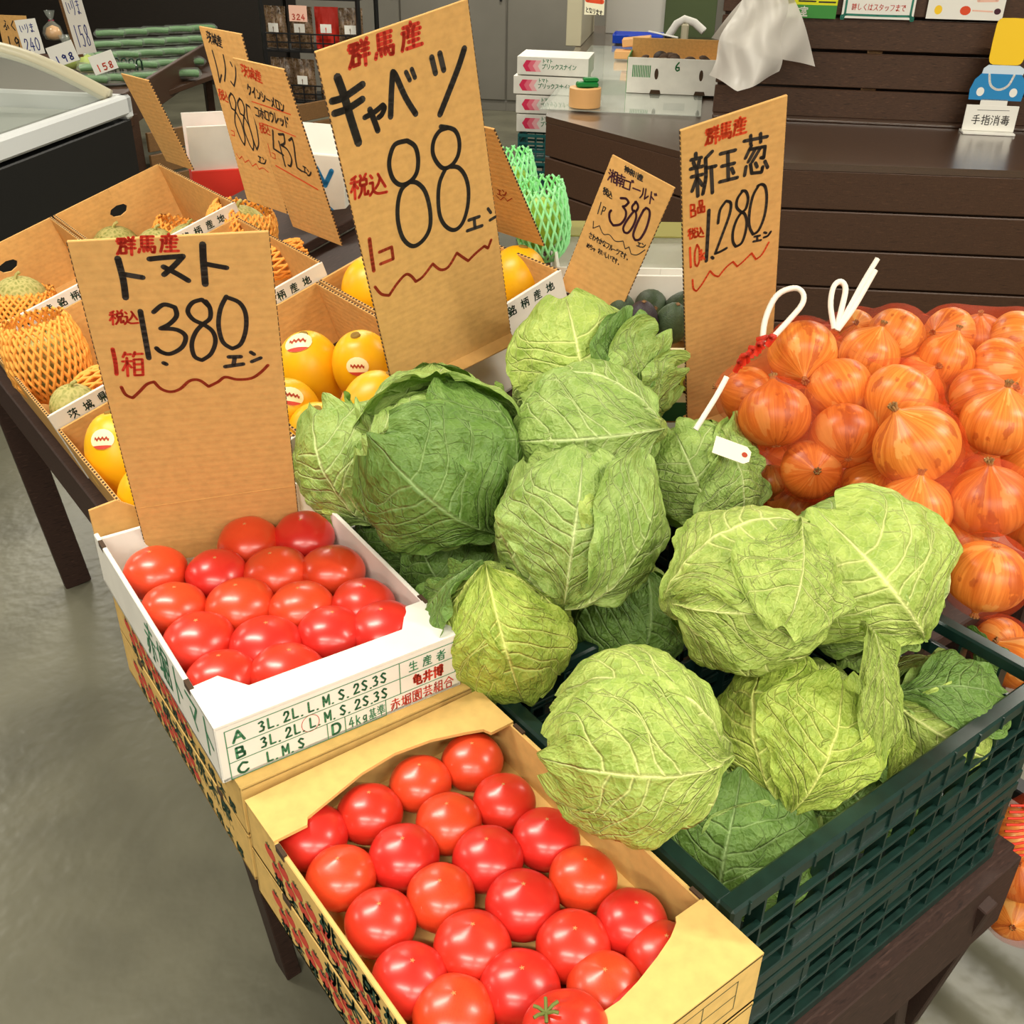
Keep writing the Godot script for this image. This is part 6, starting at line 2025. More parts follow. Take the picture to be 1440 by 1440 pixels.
func poster(label: String, p0: float, p1: float, y0: float, m: Material, kind: int) -> void:
	var w := p1 - p0
	var h := 0.36
	var t := thing("poster", label, "poster", rp((p0 + p1) * 0.5, y0, 4.374), "", RT.basis)
	var b := MB.new()
	b.bx(Vector3(0, h * 0.5, 0), Vector3(w, h, 0.001))
	part(t, "sheet", b, m)
	if kind == 0:
		b = MB.new()
		b.patch([Vector2(-w / 2, 0), Vector2(w / 2, 0), Vector2(w / 2, 0.052), Vector2(-w / 2, 0.052)], 0.0008)
		part(t, "green_band", b, M.poster_green, "green band")
		b = MB.new()
		write(b, "柔道教室", Vector2(-w / 2 + 0.004, 0.046), Vector2(0.034, 0), Vector2(0, -0.040), Vector2(0.036, 0), 0.005)
		b.moved(Transform3D(Basis(), Vector3(0, 0, 0.0008)))
		part(t, "lettering", b, M.paper, "white lettering")
		b = MB.new()
		for k in 3:
			b.ink([Vector2(-0.03, 0.066 + k * 0.014), Vector2(0.04, 0.066 + k * 0.014)], 0.006, 0.001)
			b.ink([Vector2(0.055, 0.064 + k * 0.014), Vector2(w / 2 - 0.01, 0.064 + k * 0.014)], 0.006, 0.001)
		part(t, "small_lettering", b, M.ink_black)
	elif kind == 1:
		b = MB.new()
		var x := w / 2 - 0.014
		b.ink([Vector2(-x, h - 0.02), Vector2(-x, 0.022), Vector2(-x + 0.006, 0.014), Vector2(x - 0.006, 0.014), Vector2(x, 0.022), Vector2(x, h - 0.02)], 0.009, 0.001)
		part(t, "border", b, M.teal_line, "teal border")
		b = MB.new()
		write(b, "詳しくはスタッフまで", Vector2(-0.112, 0.058), Vector2(0.020, 0), Vector2(0, -0.026), Vector2(0.0226, 0), 0.0026)
		b.moved(Transform3D(Basis(), Vector3(0, 0, 0.001)))
		part(t, "lettering", b, M.print_red, "red lettering")
	else:
		for q in [[-0.11, 0.035, 0.016, 0.018, M.yellow, "pineapple_picture"], [0.0, 0.035, 0.022, 0.018, M.ink_orange, "orange_picture"], [0.13, 0.035, 0.014, 0.012, M.ink_purple, "plum_picture"]]:
			b = MB.new()
			var pp := []
			for s in 14:
				pp.append(Vector2(q[0] + cos(TAU * s / 14) * q[2], q[1] + sin(TAU * s / 14) * q[3]))
			b.patch(pp, 0.001)
			part(t, q[5], b, q[4])
		b = MB.new()
		b.patch([Vector2(-0.065, 0.080), Vector2(0.0, 0.088), Vector2(0.0, 0.078), Vector2(0.03, 0.098), Vector2(0.0, 0.118), Vector2(0.0, 0.106), Vector2(-0.065, 0.098)], 0.001)
		part(t, "arrow_picture", b, M.poster_green, "green printed arrow")
		b = MB.new()
		b.ink([Vector2(0.03, 0.036), Vector2(0.11, 0.034)], 0.006, 0.001)
		b.ink([Vector2(0.045, 0.075), Vector2(0.12, 0.078)], 0.014, 0.001)
		part(t, "small_lettering", b, M.pink)


func build_till() -> void:
	# tape roll with a green core
	var t := thing("tape_roll", "tan tape roll with a green dispenser on the glass mat", "tape", on_y(822, 150, 0.118))
	var b := MB.new()
	b.lathe(Transform3D(), [Vector2(0.040, 0.0), Vector2(0.072, 0.0), Vector2(0.074, 0.004), Vector2(0.074, 0.082), Vector2(0.072, 0.086), Vector2(0.042, 0.086), Vector2(0.040, 0.082), Vector2(0.040, 0.0)], 28)
	part(t, "roll", b, M.tape)
	b = MB.new()
	b.box(Transform3D(RT.basis.rotated(Vector3.UP, 0.3), Vector3(0.01, 0.096, 0)), Vector3(0.10, 0.024, 0.05), 0.006)
	b.box(Transform3D(RT.basis.rotated(Vector3.UP, 0.3), Vector3(0.03, 0.116, 0.0)), Vector3(0.07, 0.018, 0.05), 0.006)
	part(t, "cutter", b, M.green_plastic, "green plastic cutter")
	# shallow mushroom box
	var c := rp(0.34, 0.118, 5.0)
	t = thing("mushroom_box", "white printed box of dark mushrooms on the glass mat", "carton", c, "", RT.basis)
	var w := 0.50
	var h := 0.165
	for sg in [-1.0, 1.0]:
		b = MB.new()
		b.bx(Vector3(0, h * 0.5 * (1.0 if sg > 0 else 1.35), sg * 0.15), Vector3(w, h * (1.0 if sg > 0 else 1.35), 0.006), 0.001)
		part(t, "front_wall" if sg > 0 else "back_wall", b, M.board_white if sg > 0 else M.kraft)
		b = MB.new()
		b.bx(Vector3(sg * w * 0.5, h * 0.5, 0), Vector3(0.006, h, 0.30), 0.001)
		part(t, "side_wall", b, M.poster_green if sg < 0 else M.board_white)
	b = MB.new()
	b.bx(Vector3(0, 0.05, 0), Vector3(w, 0.10, 0.29), 0.001)
	part(t, "floor_panel", b, M.kraft)
	b = MB.new()
	for k in 11:
		b.patch([Vector2(-0.225 + k * 0.0085, 0.075), Vector2(-0.220 + k * 0.0085, 0.075), Vector2(-0.220 + k * 0.0085, 0.130), Vector2(-0.225 + k * 0.0085, 0.130)], 0.1535)
	for k in b.v.size():
		b.v[k].z = 0.1536
	part(t, "bar_print", b, M.green_plastic, "green printed bars")
	b = MB.new()
	write(b, "6", Vector2(-0.018, 0.150), Vector2(0.030, 0), Vector2(0, -0.042), Vector2.ZERO, 0.007)
	var lift := Transform3D(Basis(), Vector3.ZERO)
	for k in b.v.size():
		b.v[k].z = 0.1536
	part(t, "figure_print", b, M.green_plastic, "green printed figure")
	b = MB.new()
	for x in [-0.105, 0.115]:
		var pp := []
		for s in 14:
			pp.append(Vector2(x + cos(TAU * s / 14) * 0.010, 0.092 + sin(TAU * s / 14) * 0.026))
		b.patch(pp, 0.1537)
		b.patch([Vector2(x - 0.028, 0.0), Vector2(x + 0.028, 0.0), Vector2(x + 0.022, 0.018), Vector2(x - 0.022, 0.018)], 0.1537)
	part(t, "hand_hole", b, M.slot, "dark hand holes")
	rng.seed = 31
	for k in 12:
		var m := thing("mushroom", "dark mushroom cap heaped in the white printed box", "mushroom", c + RT.basis * Vector3(rng.randf_range(-0.2, 0.2), 0.125 + rng.randf_range(0, 0.015), rng.randf_range(-0.11, 0.11)), "mushrooms in the box", Basis(Vector3(rng.randf_range(-1, 1), 0.2, rng.randf_range(-1, 1)).normalized(), rng.randf_range(0, 1.0)))
		b = MB.new()
		b.lathe(Transform3D(), [Vector2(0.0, 0.0), Vector2(0.030, 0.002), Vector2(0.034, 0.008), Vector2(0.026, 0.022), Vector2(0.012, 0.029), Vector2(0.0, 0.030)], 14)
		part(m, "cap", b, M.kraft_edge if k == 2 else mat("mushroom_cap", Color(0.20, 0.16, 0.14), 0.7) if k == 0 else M.slot)
		b = MB.new()
		b.lathe(Transform3D(), [Vector2(0.009, -0.022), Vector2(0.007, 0.0), Vector2(0.0, 0.001)], 8)
		part(m, "stem", b, M.paper)
	# blue tray, stapled boards, white device and the tray wall behind
	t = thing("blue_tray", "shallow blue plastic tray on the desk", "tray", on_y(897, 60, 0.113), "", RT.basis)
	b = MB.new()
	b.bx(Vector3(0, 0.006, 0), Vector3(0.30, 0.008, 0.20), 0.002)
	part(t, "floor_panel", b, M.blue)
	for sg in [-1.0, 1.0]:
		b = MB.new()
		b.box(Transform3D(Basis(Vector3.RIGHT, 0.25 * sg), Vector3(0, 0.030, sg * 0.108)), Vector3(0.33, 0.055, 0.006), 0.002)
		part(t, "wall", b, M.blue)
		b = MB.new()
		b.box(Transform3D(Basis(Vector3.BACK, -0.25 * sg), Vector3(sg * 0.158, 0.030, 0)), Vector3(0.006, 0.055, 0.22), 0.002)
		part(t, "wall", b, M.blue)
	t = thing("white_pen", "white pen lying across the blue tray", "pen", on_y(912, 44, 0.19))
	b = MB.new()
	b.tube([Vector3.ZERO, RT.basis * Vector3(0.20, -0.02, 0.12)], 0.006, 8)
	part(t, "barrel", b, M.paper)
	t = thing("cardboard_wedge", "folded tan cardboard beside the mushroom box", "cardboard", on_y(884, 84, 0.118), "", RT.basis)
	for k in 2:
		b = MB.new()
		b.box(Transform3D(Basis(Vector3.BACK, 0.12 * k), Vector3(0.04 * k, 0.03 + 0.07 * k, -0.04 * k)), Vector3(0.17, 0.045, 0.10), 0.004)
		part(t, "flap", b, M.tape)
	t = thing("label_gun", "white and beige hand-held label gun on the desk", "label gun", on_y(962, 56, 0.113), "", RT.basis)
	b = MB.new()
	b.tube([Vector3(-0.11, 0.02, 0), Vector3(-0.06, 0.10, 0), Vector3(-0.01, 0.13, 0), Vector3(0.06, 0.11, 0.0), Vector3(0.13, 0.06, 0.02)], 0.026, 8)
	part(t, "shell", b, M.paper)
	b = MB.new()
	b.bx(Vector3(0.0, 0.05, 0.02), Vector3(0.05, 0.11, 0.05), 0.01)
	part(t, "handle", b, M.cream)
	b = MB.new()
	b.bx(Vector3(-0.11, 0.015, 0), Vector3(0.05, 0.03, 0.06), 0.006)
	part(t, "tip", b, M.black)
	t = thing("file_stand", "pale file stand with papers at the back of the desk", "file stand", rp(0.21, 0.106, 7.5), "", RT.basis)
	for q in [[-0.47, 0.35, 0.30, 0.30, 0.9, 0.03, M.cream, "side_panel"], [-0.25, 0.30, -0.02, 0.42, 0.60, 0.02, M.paper, "white_panel"], [0.14, 0.16, 0.0, 0.36, 0.34, 0.04, mat("moss_board", Color(0.36, 0.42, 0.27), 0.7), "moss_panel"], [0.14, 0.40, -0.05, 0.36, 0.26, 0.02, M.cream, "cream_panel"], [0.52, 0.30, -0.05, 0.26, 0.6, 0.02, M.white_plastic, "grey_panel"]]:
		b = MB.new()
		if q[7] == "side_panel":
			b.bx(Vector3(-0.60, 0.5, 0.35), Vector3(0.10, 1.0, 0.9), 0.004)
		else:
			b.bx(Vector3(q[0], q[1], q[2]), Vector3(q[3], q[4], q[5]), 0.003)
		part(t, q[7], b, q[6])
	rng.seed = 8
	for k in 7:
		b = MB.new()
		b.box(Transform3D(Basis(Vector3.BACK, rng.randf_range(-0.4, 0.25)), Vector3(0.02 + k * 0.045, 0.36 + rng.randf_range(0, 0.05), 0.03)), Vector3(0.024, 0.20, 0.004))
		part(t, "paper_strip", b, M.tag)
	t = thing("price_card", "small orange and white card taped to the pale panel", "price card", on_q(836, 8, 6.2), "", RT.basis)
	b = MB.new()
	b.bx(Vector3.ZERO, Vector3(0.12, 0.10, 0.002))
	part(t, "card", b, M.tag)
	b = MB.new()
	write(b, "となります", Vector2(-0.054, -0.006), Vector2(0.020, -0.004), Vector2(0.002, -0.030), Vector2(0.021, -0.004), 0.004)
	b.moved(Transform3D(Basis(), Vector3(0, 0, 0.0012)))
	part(t, "lettering", b, M.ink_black)
	b = MB.new()
	b.ink([Vector2(-0.045, 0.030), Vector2(0.045, 0.022)], 0.026, 0.0014)
	part(t, "orange_print", b, M.ink_orange)
	# hanging roll of white bags
	t = thing("carrier_bags", "white plastic carrier bags hanging at the end of the partition", "plastic bag", on_q(1040, 60, 4.15))
	b = MB.new()
	b.grid(28, 22, func(u: float, v: float) -> Vector3:
		var y := 0.64 - v * (0.26 + 0.13 * (1.0 - absf(u - 0.42)))
		var wd := lerpf(0.16, 0.34, pow(v, 0.8)) * (1.0 - 0.12 * v)
		var x := (u - 0.5) * wd - 0.02 - 0.05 * v + 0.012 * sin(v * 9.0)
		var z := 0.06 * sin(u * PI) + 0.030 * sin(u * 8.0 + v * 3.0) * (0.3 + v) + 0.007 * sin(u * 19.0 - v * 11.0)
		return RT.basis * Vector3(x + 0.70, y, z - 4.20) + Vector3.ZERO)
	part(t, "front_bag", b, M.bag, "", true)
	b = MB.new()
	b.grid(28, 22, func(u: float, v: float) -> Vector3:
		var y := 0.64 - v * (0.20 + 0.10 * u)
		var wd := lerpf(0.12, 0.46, pow(v, 0.7))
		var x := (u - 0.5) * wd + 0.03
		var z := -0.03 + 0.03 * sin(u * 7.0 + v * 4.0) * (0.4 + v) + 0.006 * sin(u * 17.0 + v * 9.0)
		return RT.basis * Vector3(x + 0.68, y, z - 4.24))
	part(t, "rear_bag", b, M.bag, "", true)
	b = MB.new()
	b.tube([rp(0.50, 0.64, 4.22), rp(0.95, 0.64, 4.22)], 0.008, 8)
	part(t, "hanging_rod", b, M.steel_grey, "", true)


func build_drinks() -> void:
	# drink cartons stacked on teal crates beside the counter
	var q0 := 5.1
	for k in 4:
		var y := FLOOR + k * 0.145
		var t := thing("storage_crate", ["lowest", "second lowest", "second highest", "topmost"][k] + " teal plastic crate under the tomato drink cartons", "crate", rp(-0.28, y, q0), "", RT.basis)
		for sg in [-1.0, 1.0]:
			for ax in 2:
				var b := MB.new()
				var w: float = 0.38 if ax == 0 else 0.30
				var bas := Basis(Vector3.UP, PI / 2 * ax)
				for j in 4:
					b.box(Transform3D(bas, bas * Vector3(0, 0.012 + j * 0.040, sg * (0.15 if ax == 0 else 0.19))), Vector3(w, 0.012 if j < 3 else 0.016, 0.008), 0.001)
				for j in 9:
					b.box(Transform3D(bas, bas * Vector3(-w / 2 + j * w / 8, 0.07, sg * (0.15 if ax == 0 else 0.19))), Vector3(0.006, 0.135, 0.007))
				part(t, "lattice_wall", b, M.crate_teal)
		var f := MB.new()
		f.bx(Vector3(0, 0.005, 0), Vector3(0.37, 0.008, 0.29), 0.001)
		part(t, "floor_panel", f, M.crate_teal)
	for k in 4:
		var t := thing("drink_carton", ["lowest", "second lowest", "second highest", "topmost"][k] + " white tomato drink carton with pink chevrons", "carton", rp(-0.30 - 0.008 * (k % 3), FLOOR + 0.582 + k * 0.094, q0), "", RT.basis.rotated(Vector3.UP, 0.04 * sin(k * 2.0)))
		var b := MB.new()
		b.bx(Vector3(0, 0.045, 0), Vector3(0.37, 0.088, 0.27), 0.002)
		part(t, "body", b, M.board_white)
		for j in 3:
			b = MB.new()
			var x := -0.155 + j * 0.026
			b.patch([Vector2(x, 0.045), Vector2(x + 0.018, 0.072), Vector2(x + 0.044, 0.072), Vector2(x + 0.026, 0.045), Vector2(x + 0.044, 0.018), Vector2(x + 0.018, 0.018)], 0.1355 + 0.0004 * (3 - j))
			part(t, "chevron", b, [M.magenta, mat("mid_pink", Color(0.90, 0.42, 0.50), 0.5), mat("pale_pink", Color(0.94, 0.68, 0.70), 0.5)][j], "printed chevron")
		b = MB.new()
		write(b, "トマト", Vector2(-0.055, 0.080), Vector2(0.018, 0), Vector2(0, -0.020), Vector2(0.019, 0), 0.003)
		b.moved(Transform3D(Basis(), Vector3(0, 0, 0.1353)))
		part(t, "small_lettering", b, M.print_green, "green lettering")
		b = MB.new()
		write(b, "ブリックスナイン", Vector2(-0.055, 0.056), Vector2(0.021, 0), Vector2(0, -0.024), Vector2(0.0225, 0), 0.0034)
		b.moved(Transform3D(Basis(), Vector3(0, 0, 0.1353)))
		part(t, "lettering", b, M.print_green, "green lettering")


func build_left_background() -> void:
	# island freezer with a curved glass lid
	var t := thing("island_freezer", "black island freezer with a white rim and curved glass lid", "freezer", rp(-2.9, FLOOR, 2.6), "", RT.basis)
	var b := MB.new()
	rbox(b, -2.97, -0.34, 2.70, 1.34, 0.66, 3.14, 0.006)
	part(t, "body", b, M.black_panel, "", true)
	b = MB.new()
	rbox(b, -2.32, 0.055, 2.70, 0.06, 0.09, 3.18, 0.012)
	rbox(b, -3.62, 0.045, 2.70, 0.06, 0.11, 3.18, 0.012)
	rbox(b, -2.97, 0.045, 4.26, 1.36, 0.11, 0.06, 0.012)
	rbox(b, -2.97, 0.045, 1.14, 1.36, 0.11, 0.06, 0.012)
	part(t, "rim", b, M.white_plastic, "", true)
	var arc := func(s: float) -> Vector2:
		return Vector2(-2.36 - 0.66 * s, 0.10 + 0.20 * sin(s * PI * 0.5))
	b = MB.new()
	b.grid(16, 4, func(u: float, v: float) -> Vector3:
		var a: Vector2 = arc.call(u)
		return rp(a.x, a.y, lerpf(1.2, 4.2, v)))
	part(t, "glass_lid", b, M.glass, "", true)
	b = MB.new()
	var pts := []
	for k in 13:
		var a: Vector2 = arc.call(k / 12.0)
		pts.append(rp(a.x, a.y, 4.2))
	b.tube(pts, 0.036, 8)
	part(t, "lid_frame", b, M.cream, "cream end frame of the lid", true)
	b = MB.new()
	b.bar(rp(-3.02, 0.30, 1.2), rp(-3.02, 0.30, 4.2), 0.05, 0.04, 0.006)
	part(t, "lid_frame", b, M.cream, "", true)
	b = MB.new()
	rbox(b, -2.97, 0.02, 2.7, 1.24, 0.02, 3.0)
	part(t, "inner_tray", b, mat("frost_grey", Color(0.55, 0.56, 0.53), 0.6), "", true)
	# vegetable shelf
	t = thing("vegetable_shelf", "brown wooden shelf of bagged cucumbers behind the freezer", "shelf", rp(-3.3, FLOOR, 5.6), "", RT.basis)
	b = MB.new()
	b.bar(rp(-2.46, -0.03, 4.45), rp(-2.92, -0.03, 6.6), 0.03, 0.17, 0.004)
	part(t, "side_board", b, M.wood, "", true)
	b = MB.new()
	rbox(b, -3.75, -0.08, 5.6, 2.2, 0.03, 2.1, 0.003)
	part(t, "deck", b, M.wood, "", true)
	for k in 4:
		b = MB.new()
		b.bar(rp(-2.42, -0.20 - 0.115 * k, 4.62), rp(-1.75, -0.20 - 0.115 * k, 6.0), 0.02, 0.10, 0.003)
		part(t, "crate_board", b, M.wood_pale, "pale pine board", true)
	for q in [[-2.5, 4.65], [-2.9, 6.5], [-4.7, 4.7], [-4.7, 6.5]]:
		b = MB.new()
		b.bar(rp(q[0], -0.06, q[1]), rp(q[0], FLOOR, q[1]), 0.05, 0.05, 0.003)
		part(t, "leg", b, M.wood, "", true)
	rng.seed = 77
	for row in 5:
		for k in 5:
			var px := 128.0 + k * 32.0 + row * 7.0
			var py := 106.0 - row * 13.0 - k * 2.0
			if px > 300:
				continue
			var c := on_y(px, py, 0.0)
			c.y = -0.045 + 0.014 * row
			var bag := thing("cucumber_bag", "clear bag of cucumbers on the shelf behind the freezer", "vegetable bag", c, "bags of cucumbers on the shelf", RT.basis.rotated(Vector3.UP, 0.45 + rng.randf_range(-0.25, 0.25)))
			for j in 3:
				b = MB.new()
				b.tube([Vector3(-0.095, 0.02, (j - 1) * 0.035), Vector3(-0.088, 0.022, (j - 1) * 0.035), Vector3(0.0, 0.028, (j - 1) * 0.036), Vector3(0.088, 0.022, (j - 1) * 0.035), Vector3(0.095, 0.02, (j - 1) * 0.035)], 0.017, 8)
				part(bag, "cucumber", b, M.cucumber)
			b = MB.new()
			b.box(Transform3D(Basis(), Vector3(0, 0.025, 0)), Vector3(0.23, 0.052, 0.125), 0.02)
			part(bag, "film", b, M.film, "clear plastic film")
	# tied bags with greens, wire fence of the shelf and price cards
	for q in [["tied clear bag of pale green beans at the freezer lid", 125, 88, 0.05], ["clear tied bag with a red tie at the freezer lid", 75, 45, 0.06], ["small tied bag of yellow-green vegetables beside the freezer", 98, 85, 0.04]]:
		var c := on_y(q[1], q[2], 0.0)
		t = thing("tied_bag", q[0], "vegetable bag", c)
		b = MB.new()
		b.lathe(Transform3D(), [Vector2(0.0, -0.06), Vector2(0.06, -0.05), Vector2(0.075, -0.01), Vector2(0.06, 0.04), Vector2(0.02, 0.075), Vector2(0.012, 0.085), Vector2(0.03, 0.12), Vector2(0.04, 0.15)], 14, func(u: float, v: float) -> float:
			return 1.0 + 0.12 * sin(u * TAU * 5.0))
		part(t, "film", b, M.film)
		b = MB.new()
		b.lathe(Transform3D(), [Vector2(0.0, -0.055), Vector2(0.05, -0.045), Vector2(0.062, -0.01), Vector2(0.045, 0.03), Vector2(0.0, 0.05)], 12)
		part(t, "contents", b, M.pale_green if q[1] > 80 else M.tape)
		b = MB.new()
		b.tube([Vector3(-0.016, 0.08, 0), Vector3(0, 0.08, 0.016), Vector3(0.016, 0.08, 0), Vector3(0, 0.08, -0.016)], 0.006, 5, true)
		part(t, "tie", b, M.yellow if q[1] > 80 else M.magenta)
	t = thing("wire_fence", "dark green wire guard along the shelf edge", "wire guard", on_y(170, 110, -0.05))
	b = MB.new()
	for k in 6:
		var a := on_y(143 + k * 10.5, 108 + k * 0.5, -0.08)
		var w := (on_y(150 + k * 10.5, 108 + k * 0.5, -0.08) - a)
		b.tube([a, a + Vector3(0, 0.10, 0), a + w * 0.3 + Vector3(0, 0.115, 0), a + w * 0.8 + Vector3(0, 0.115, 0), a + w + Vector3(0, 0.10, 0), a + w], 0.006, 6)
	part(t, "wire", b, mat("green_wire", Color(0.05, 0.20, 0.12), 0.4), "", true)
	for q in [["kraft price card at 198 yen behind the freezer lid", 22, 50, 4.9, 0.17, 0.20, "198", M.kraft, M.ink_black, 0.0], ["white price card at 240 yen with blue figures", 42, 52, 4.75, 0.12, 0.17, "240", M.paper, M.ink_blue, -0.2], ["tall white price card at 158 yen over the cucumbers", 110, 32, 5.2, 0.12, 0.32, "158", M.paper, M.ink_blue, -0.22], ["tilted white price card among the tied bags", 88, 76, 4.7, 0.16, 0.10, "198", M.paper, M.ink_blue, -0.5], ["white price card lying beside the wire guard", 145, 88, 4.6, 0.14, 0.09, "158", M.paper, M.ink_orange, -0.5], ["pink price card on the wire snack rack", 419, 19, 6.0, 0.115, 0.09, "324", M.pink, M.ink_red, 0.02]]:
		var w: float = q[4]
		var h: float = q[5]
		t = thing("price_card", q[0], "price card", on_q(q[1], q[2], q[3]), "", RT.basis.rotated(RT.basis.z, -q[9] * 0.6))
		b = MB.new()
		b.bx(Vector3.ZERO, Vector3(w, h, 0.003))
		part(t, "card", b, q[7])
		b = MB.new()
		write(b, q[6], Vector2(-w * 0.36, -h * 0.02), Vector2(w * 0.22, 0), Vector2(0, -h * 0.38), Vector2(w * 0.26, 0), w * 0.045)
		b.moved(Transform3D(Basis(), Vector3(0, 0, 0.0018)))
		part(t, "figures", b, q[8])
		b = MB.new()
		if h > 0.15:
			write(b, "ふく" if w > 0.15 else "いりま", Vector2(-w * 0.36, h * 0.38), Vector2(w * 0.2, 0), Vector2(0, -h * 0.26), Vector2(w * 0.24, 0), w * 0.035)
			b.moved(Transform3D(Basis(), Vector3(0, 0, 0.0018)))
			part(t, "lettering", b, q[8])
	var c0 := rp(-2.0, 0, 6.1)
	# wooden board the tall card leans on
	t = thing("sign_post", "upright pale wooden board beside the 158 yen card", "board", on_q(96, 30, 5.24), "", RT.basis.rotated(RT.basis.z, 0.13))
	b = MB.new()
	b.bx(Vector3(0, 0.02, -0.01), Vector3(0.05, 0.42, 0.012), 0.002)
	part(t, "board", b, M.wood_pale)
	# wire rack with snack bags
	t = thing("snack_rack", "black wire rack of snack bags before the lockers", "rack", rp(-1.95, FLOOR, 6.2), "", RT.basis)
	for y in [-0.55, -0.2, 0.10, 0.40]:
		b = MB.new()
		rbox(b, -1.95, y, 6.2, 0.62, 0.015, 0.40, 0.002)
		part(t, "shelf_grid", b, M.black, "", true)
		b = MB.new()
		for k in 2:
			rbox(b, -1.95, y + 0.05 + 0.05 * k, 6.0, 0.62, 0.008, 0.008)
		for k in 9:
			rbox(b, -2.25 + k * 0.075, y + 0.05, 6.0, 0.006, 0.10, 0.006)
		part(t, "wire_front", b, M.black, "", true)
	for sx in [-2.26, -1.64]:
		for sq in [6.0, 6.4]:
			b = MB.new()
			b.bar(rp(sx, FLOOR, sq), rp(sx, 0.9, sq), 0.022, 0.022)
			part(t, "post", b, M.black, "", true)
	rng.seed = 12
	for y in [-0.2, 0.10, 0.40]:
		for k in 4:
			var bag := thing("snack_bag", "shiny patterned snack bag on the black wire rack", "snack bag", rp(-2.19 + k * 0.16, y + 0.01, 6.05 + rng.randf_range(0, 0.05)), "snack bags on the wire rack", RT.basis.rotated(Vector3.UP, rng.randf_range(-0.3, 0.3)))
			b = MB.new()
			b.grid(10, 10, func(u: float, v: float) -> Vector3:
				var fat := 0.032 * sin(clampf(v * 1.1 - 0.03, 0, 1) * PI) * sin(u * PI)
				return Vector3((u - 0.5) * 0.15, v * 0.24, fat + 0.006 * sin(u * 20.0 + v * 9.0)))
			b.grid(10, 10, func(u: float, v: float) -> Vector3:
				return Vector3((u - 0.5) * 0.15, v * 0.24, -0.03 * sin(v * PI) * sin(u * PI)), false, true)
			part(bag, "wrapper", b, [M.snack, M.snack, M.red_card, M.snack][k] if y > 0 else M.snack)
			b = MB.new()
			b.bx(Vector3(0, 0.12, 0.034), Vector3(0.07, 0.05, 0.002))
			part(bag, "label_patch", b, M.paper)
	# lockers
	for k in 4:
		var p := -2.62 + k * 0.94
		t = thing("steel_locker", ["grey steel locker at the snack rack", "grey steel locker with a black floor stop", "grey steel locker behind the drink cartons", "grey steel locker behind the till"][k], "locker", rp(p, FLOOR, 9.15), "", RT.basis)
		b = MB.new()
		b.bx(Vector3(0, 0.95, 0), Vector3(0.94, 1.88, 0.5), 0.004)
		part(t, "body", b, M.steel_grey)
		b = MB.new()
		b.bx(Vector3(0, 0.98, 0.258), Vector3(0.925, 1.78, 0.016), 0.006)
		part(t, "door", b, M.steel_grey)
		b = MB.new()
		b.bx(Vector3(0.42, 0.95, 0.272), Vector3(0.02, 0.14, 0.02), 0.004)
		part(t, "handle", b, M.black)
		b = MB.new()
		b.bx(Vector3(0, 0.04, 0.24), Vector3(0.94, 0.08, 0.03), 0.002)
		part(t, "plinth", b, M.steel_grey)
	# red and white box, and a white box with a blue print, among the melon cartons
	t = thing("red_box", "open box with red sides and white flaps behind the melon cartons", "carton", at(325, 245, 2.95), "", RT.basis.rotated(Vector3.UP, 0.5))
	b = MB.new()
	b.bx(Vector3(0, -0.02, 0), Vector3(0.22, 0.10, 0.16), 0.001)
	part(t, "body", b, M.red_card, "red printed body")
	for q in [[0.0, 0.09, 0.085, 0.30], [-0.05, 0.09, -0.085, -0.15]]:
		b = MB.new()
		b.box(Transform3D(Basis(Vector3.RIGHT, q[3]), Vector3(0, q[1], q[2])), Vector3(0.22, 0.13, 0.004), 0.001)
		part(t, "flap", b, M.board_white, "white flap")
	b = MB.new()
	b.bx(Vector3(0, -0.38, 0), Vector3(0.20, 0.62, 0.14), 0.003)
	t = thing("white_box", "white box with a blue round print between the signs", "carton", at(470, 275, 2.6), "", RT.basis.rotated(Vector3.UP, -0.15))
	b = MB.new()
	b.bx(Vector3(0, 0, 0), Vector3(0.16, 0.24, 0.20), 0.002)
	part(t, "body", b, M.board_white)
	b = MB.new()
	b.box(Transform3D(Basis(Vector3.RIGHT, -0.8), Vector3(0, 0.14, 0.06)), Vector3(0.16, 0.10, 0.004), 0.001)
	part(t, "flap", b, M.board_white)
	b = MB.new()
	var pp := []
	for s in 18:
		pp.append(Vector2(0.02 + cos(TAU * s / 18) * 0.045, -0.04 + sin(TAU * s / 18) * 0.045))
	b.patch(pp, 0.101)
	b.ink([Vector2(-0.02, 0.06), Vector2(0.01, 0.09), Vector2(0.03, 0.05), Vector2(0.05, 0.085)], 0.012, 0.101)
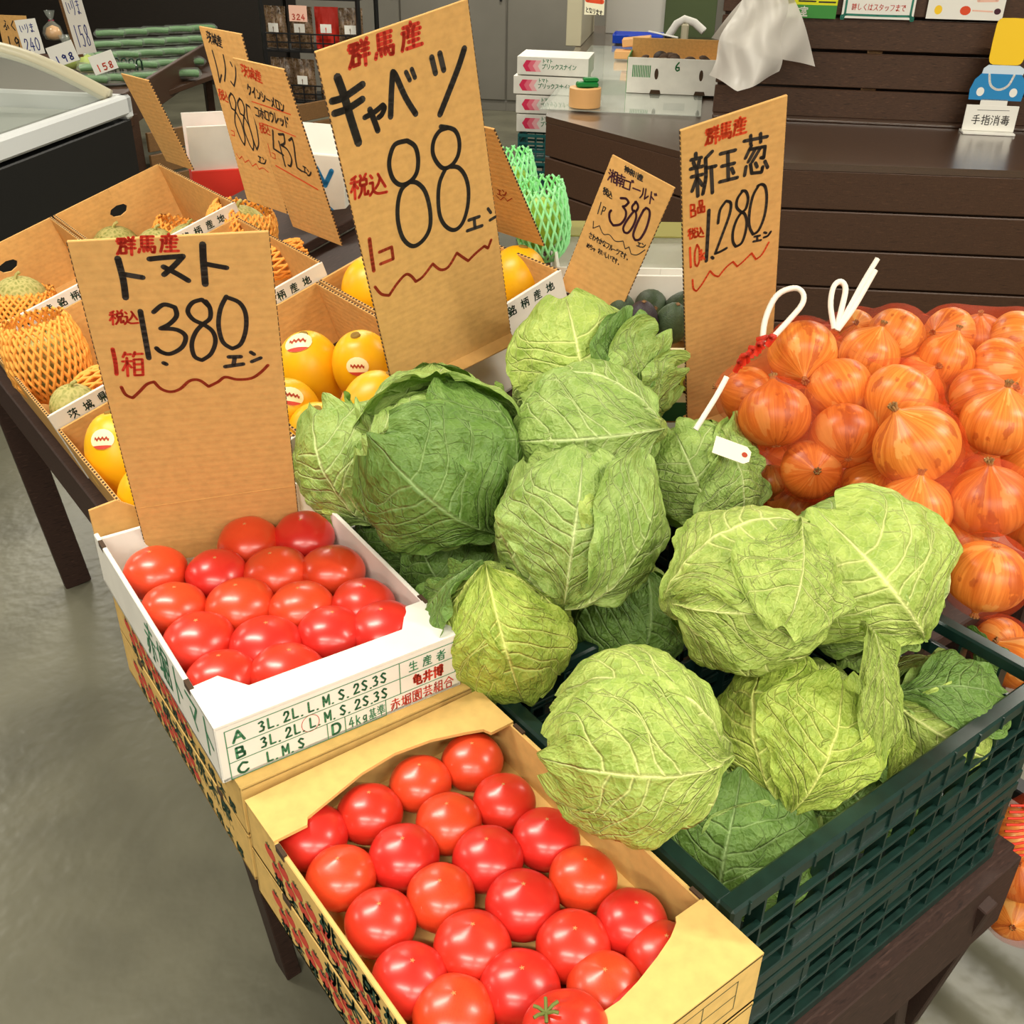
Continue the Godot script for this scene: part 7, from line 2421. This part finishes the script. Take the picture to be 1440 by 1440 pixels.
	part(t, "blue_print", b, M.car_blue, "blue printed roundel")


func _ready() -> void:
	# camera
	var yaw := 0.653
	var pitch := 0.538
	var roll := 0.017
	var f0 := Vector3(sin(yaw), 0, -cos(yaw))
	var r0 := Vector3(cos(yaw), 0, sin(yaw))
	cam_fwd = f0 * cos(pitch) - Vector3.UP * sin(pitch)
	var u0 := Vector3.UP * cos(pitch) + f0 * sin(pitch)
	cam_right = r0 * cos(roll) + u0 * sin(roll)
	cam_up = -r0 * sin(roll) + u0 * cos(roll)
	var cam := Camera3D.new()
	cam.name = "camera"
	cam.transform = Transform3D(Basis(cam_right, cam_up, -cam_fwd), EYE)
	cam.fov = rad_to_deg(2.0 * atan(720.0 / FOCAL))
	cam.near = 0.05
	cam.far = 60.0
	add_child(cam)
	cam.current = true
	# surroundings and exposure; all light comes from the ceiling lamps
	var env := Environment.new()
	env.background_mode = Environment.BG_COLOR
	env.background_color = Color(0.05, 0.05, 0.05)
	env.tonemap_mode = Environment.TONE_MAPPER_LINEAR
	env.tonemap_exposure = 0.80
	env.sdfgi_enabled = true
	env.ssao_enabled = true
	env.ssil_enabled = true
	var we := WorldEnvironment.new()
	we.name = "surroundings"
	we.environment = env
	add_child(we)
	var e1 := Vector3(0.69, 0, 0.724).normalized()
	RT = Transform3D(Basis(e1, Vector3.UP, e1.cross(Vector3.UP)), Vector3.ZERO)
	noise.seed = 4
	noise.frequency = 0.01
	noise.fractal_octaves = 3
	build_lamps_after_materials()


func build_lamps_after_materials() -> void:
	make_materials()
	build_lamps()
	build_room()
	build_counter()
	build_left_background()
	build_drinks()
	build_tables()
	build_tomato_cartons()
	crate("dark green folding crate filled with cabbages beside the golden tomato carton", Vector3(0.632, -0.199, 0.226), Vector3(0.60, 0.33, 0.41), 0.0)
	crate("second dark green crate hidden under the rear cabbages", Vector3(0.632, -0.199, -0.20), Vector3(0.60, 0.33, 0.41), 0.0)
	build_melons()
	build_fruit_boxes()
	build_cabbages()
	build_onions()
	build_tomatoes()
	build_signs()
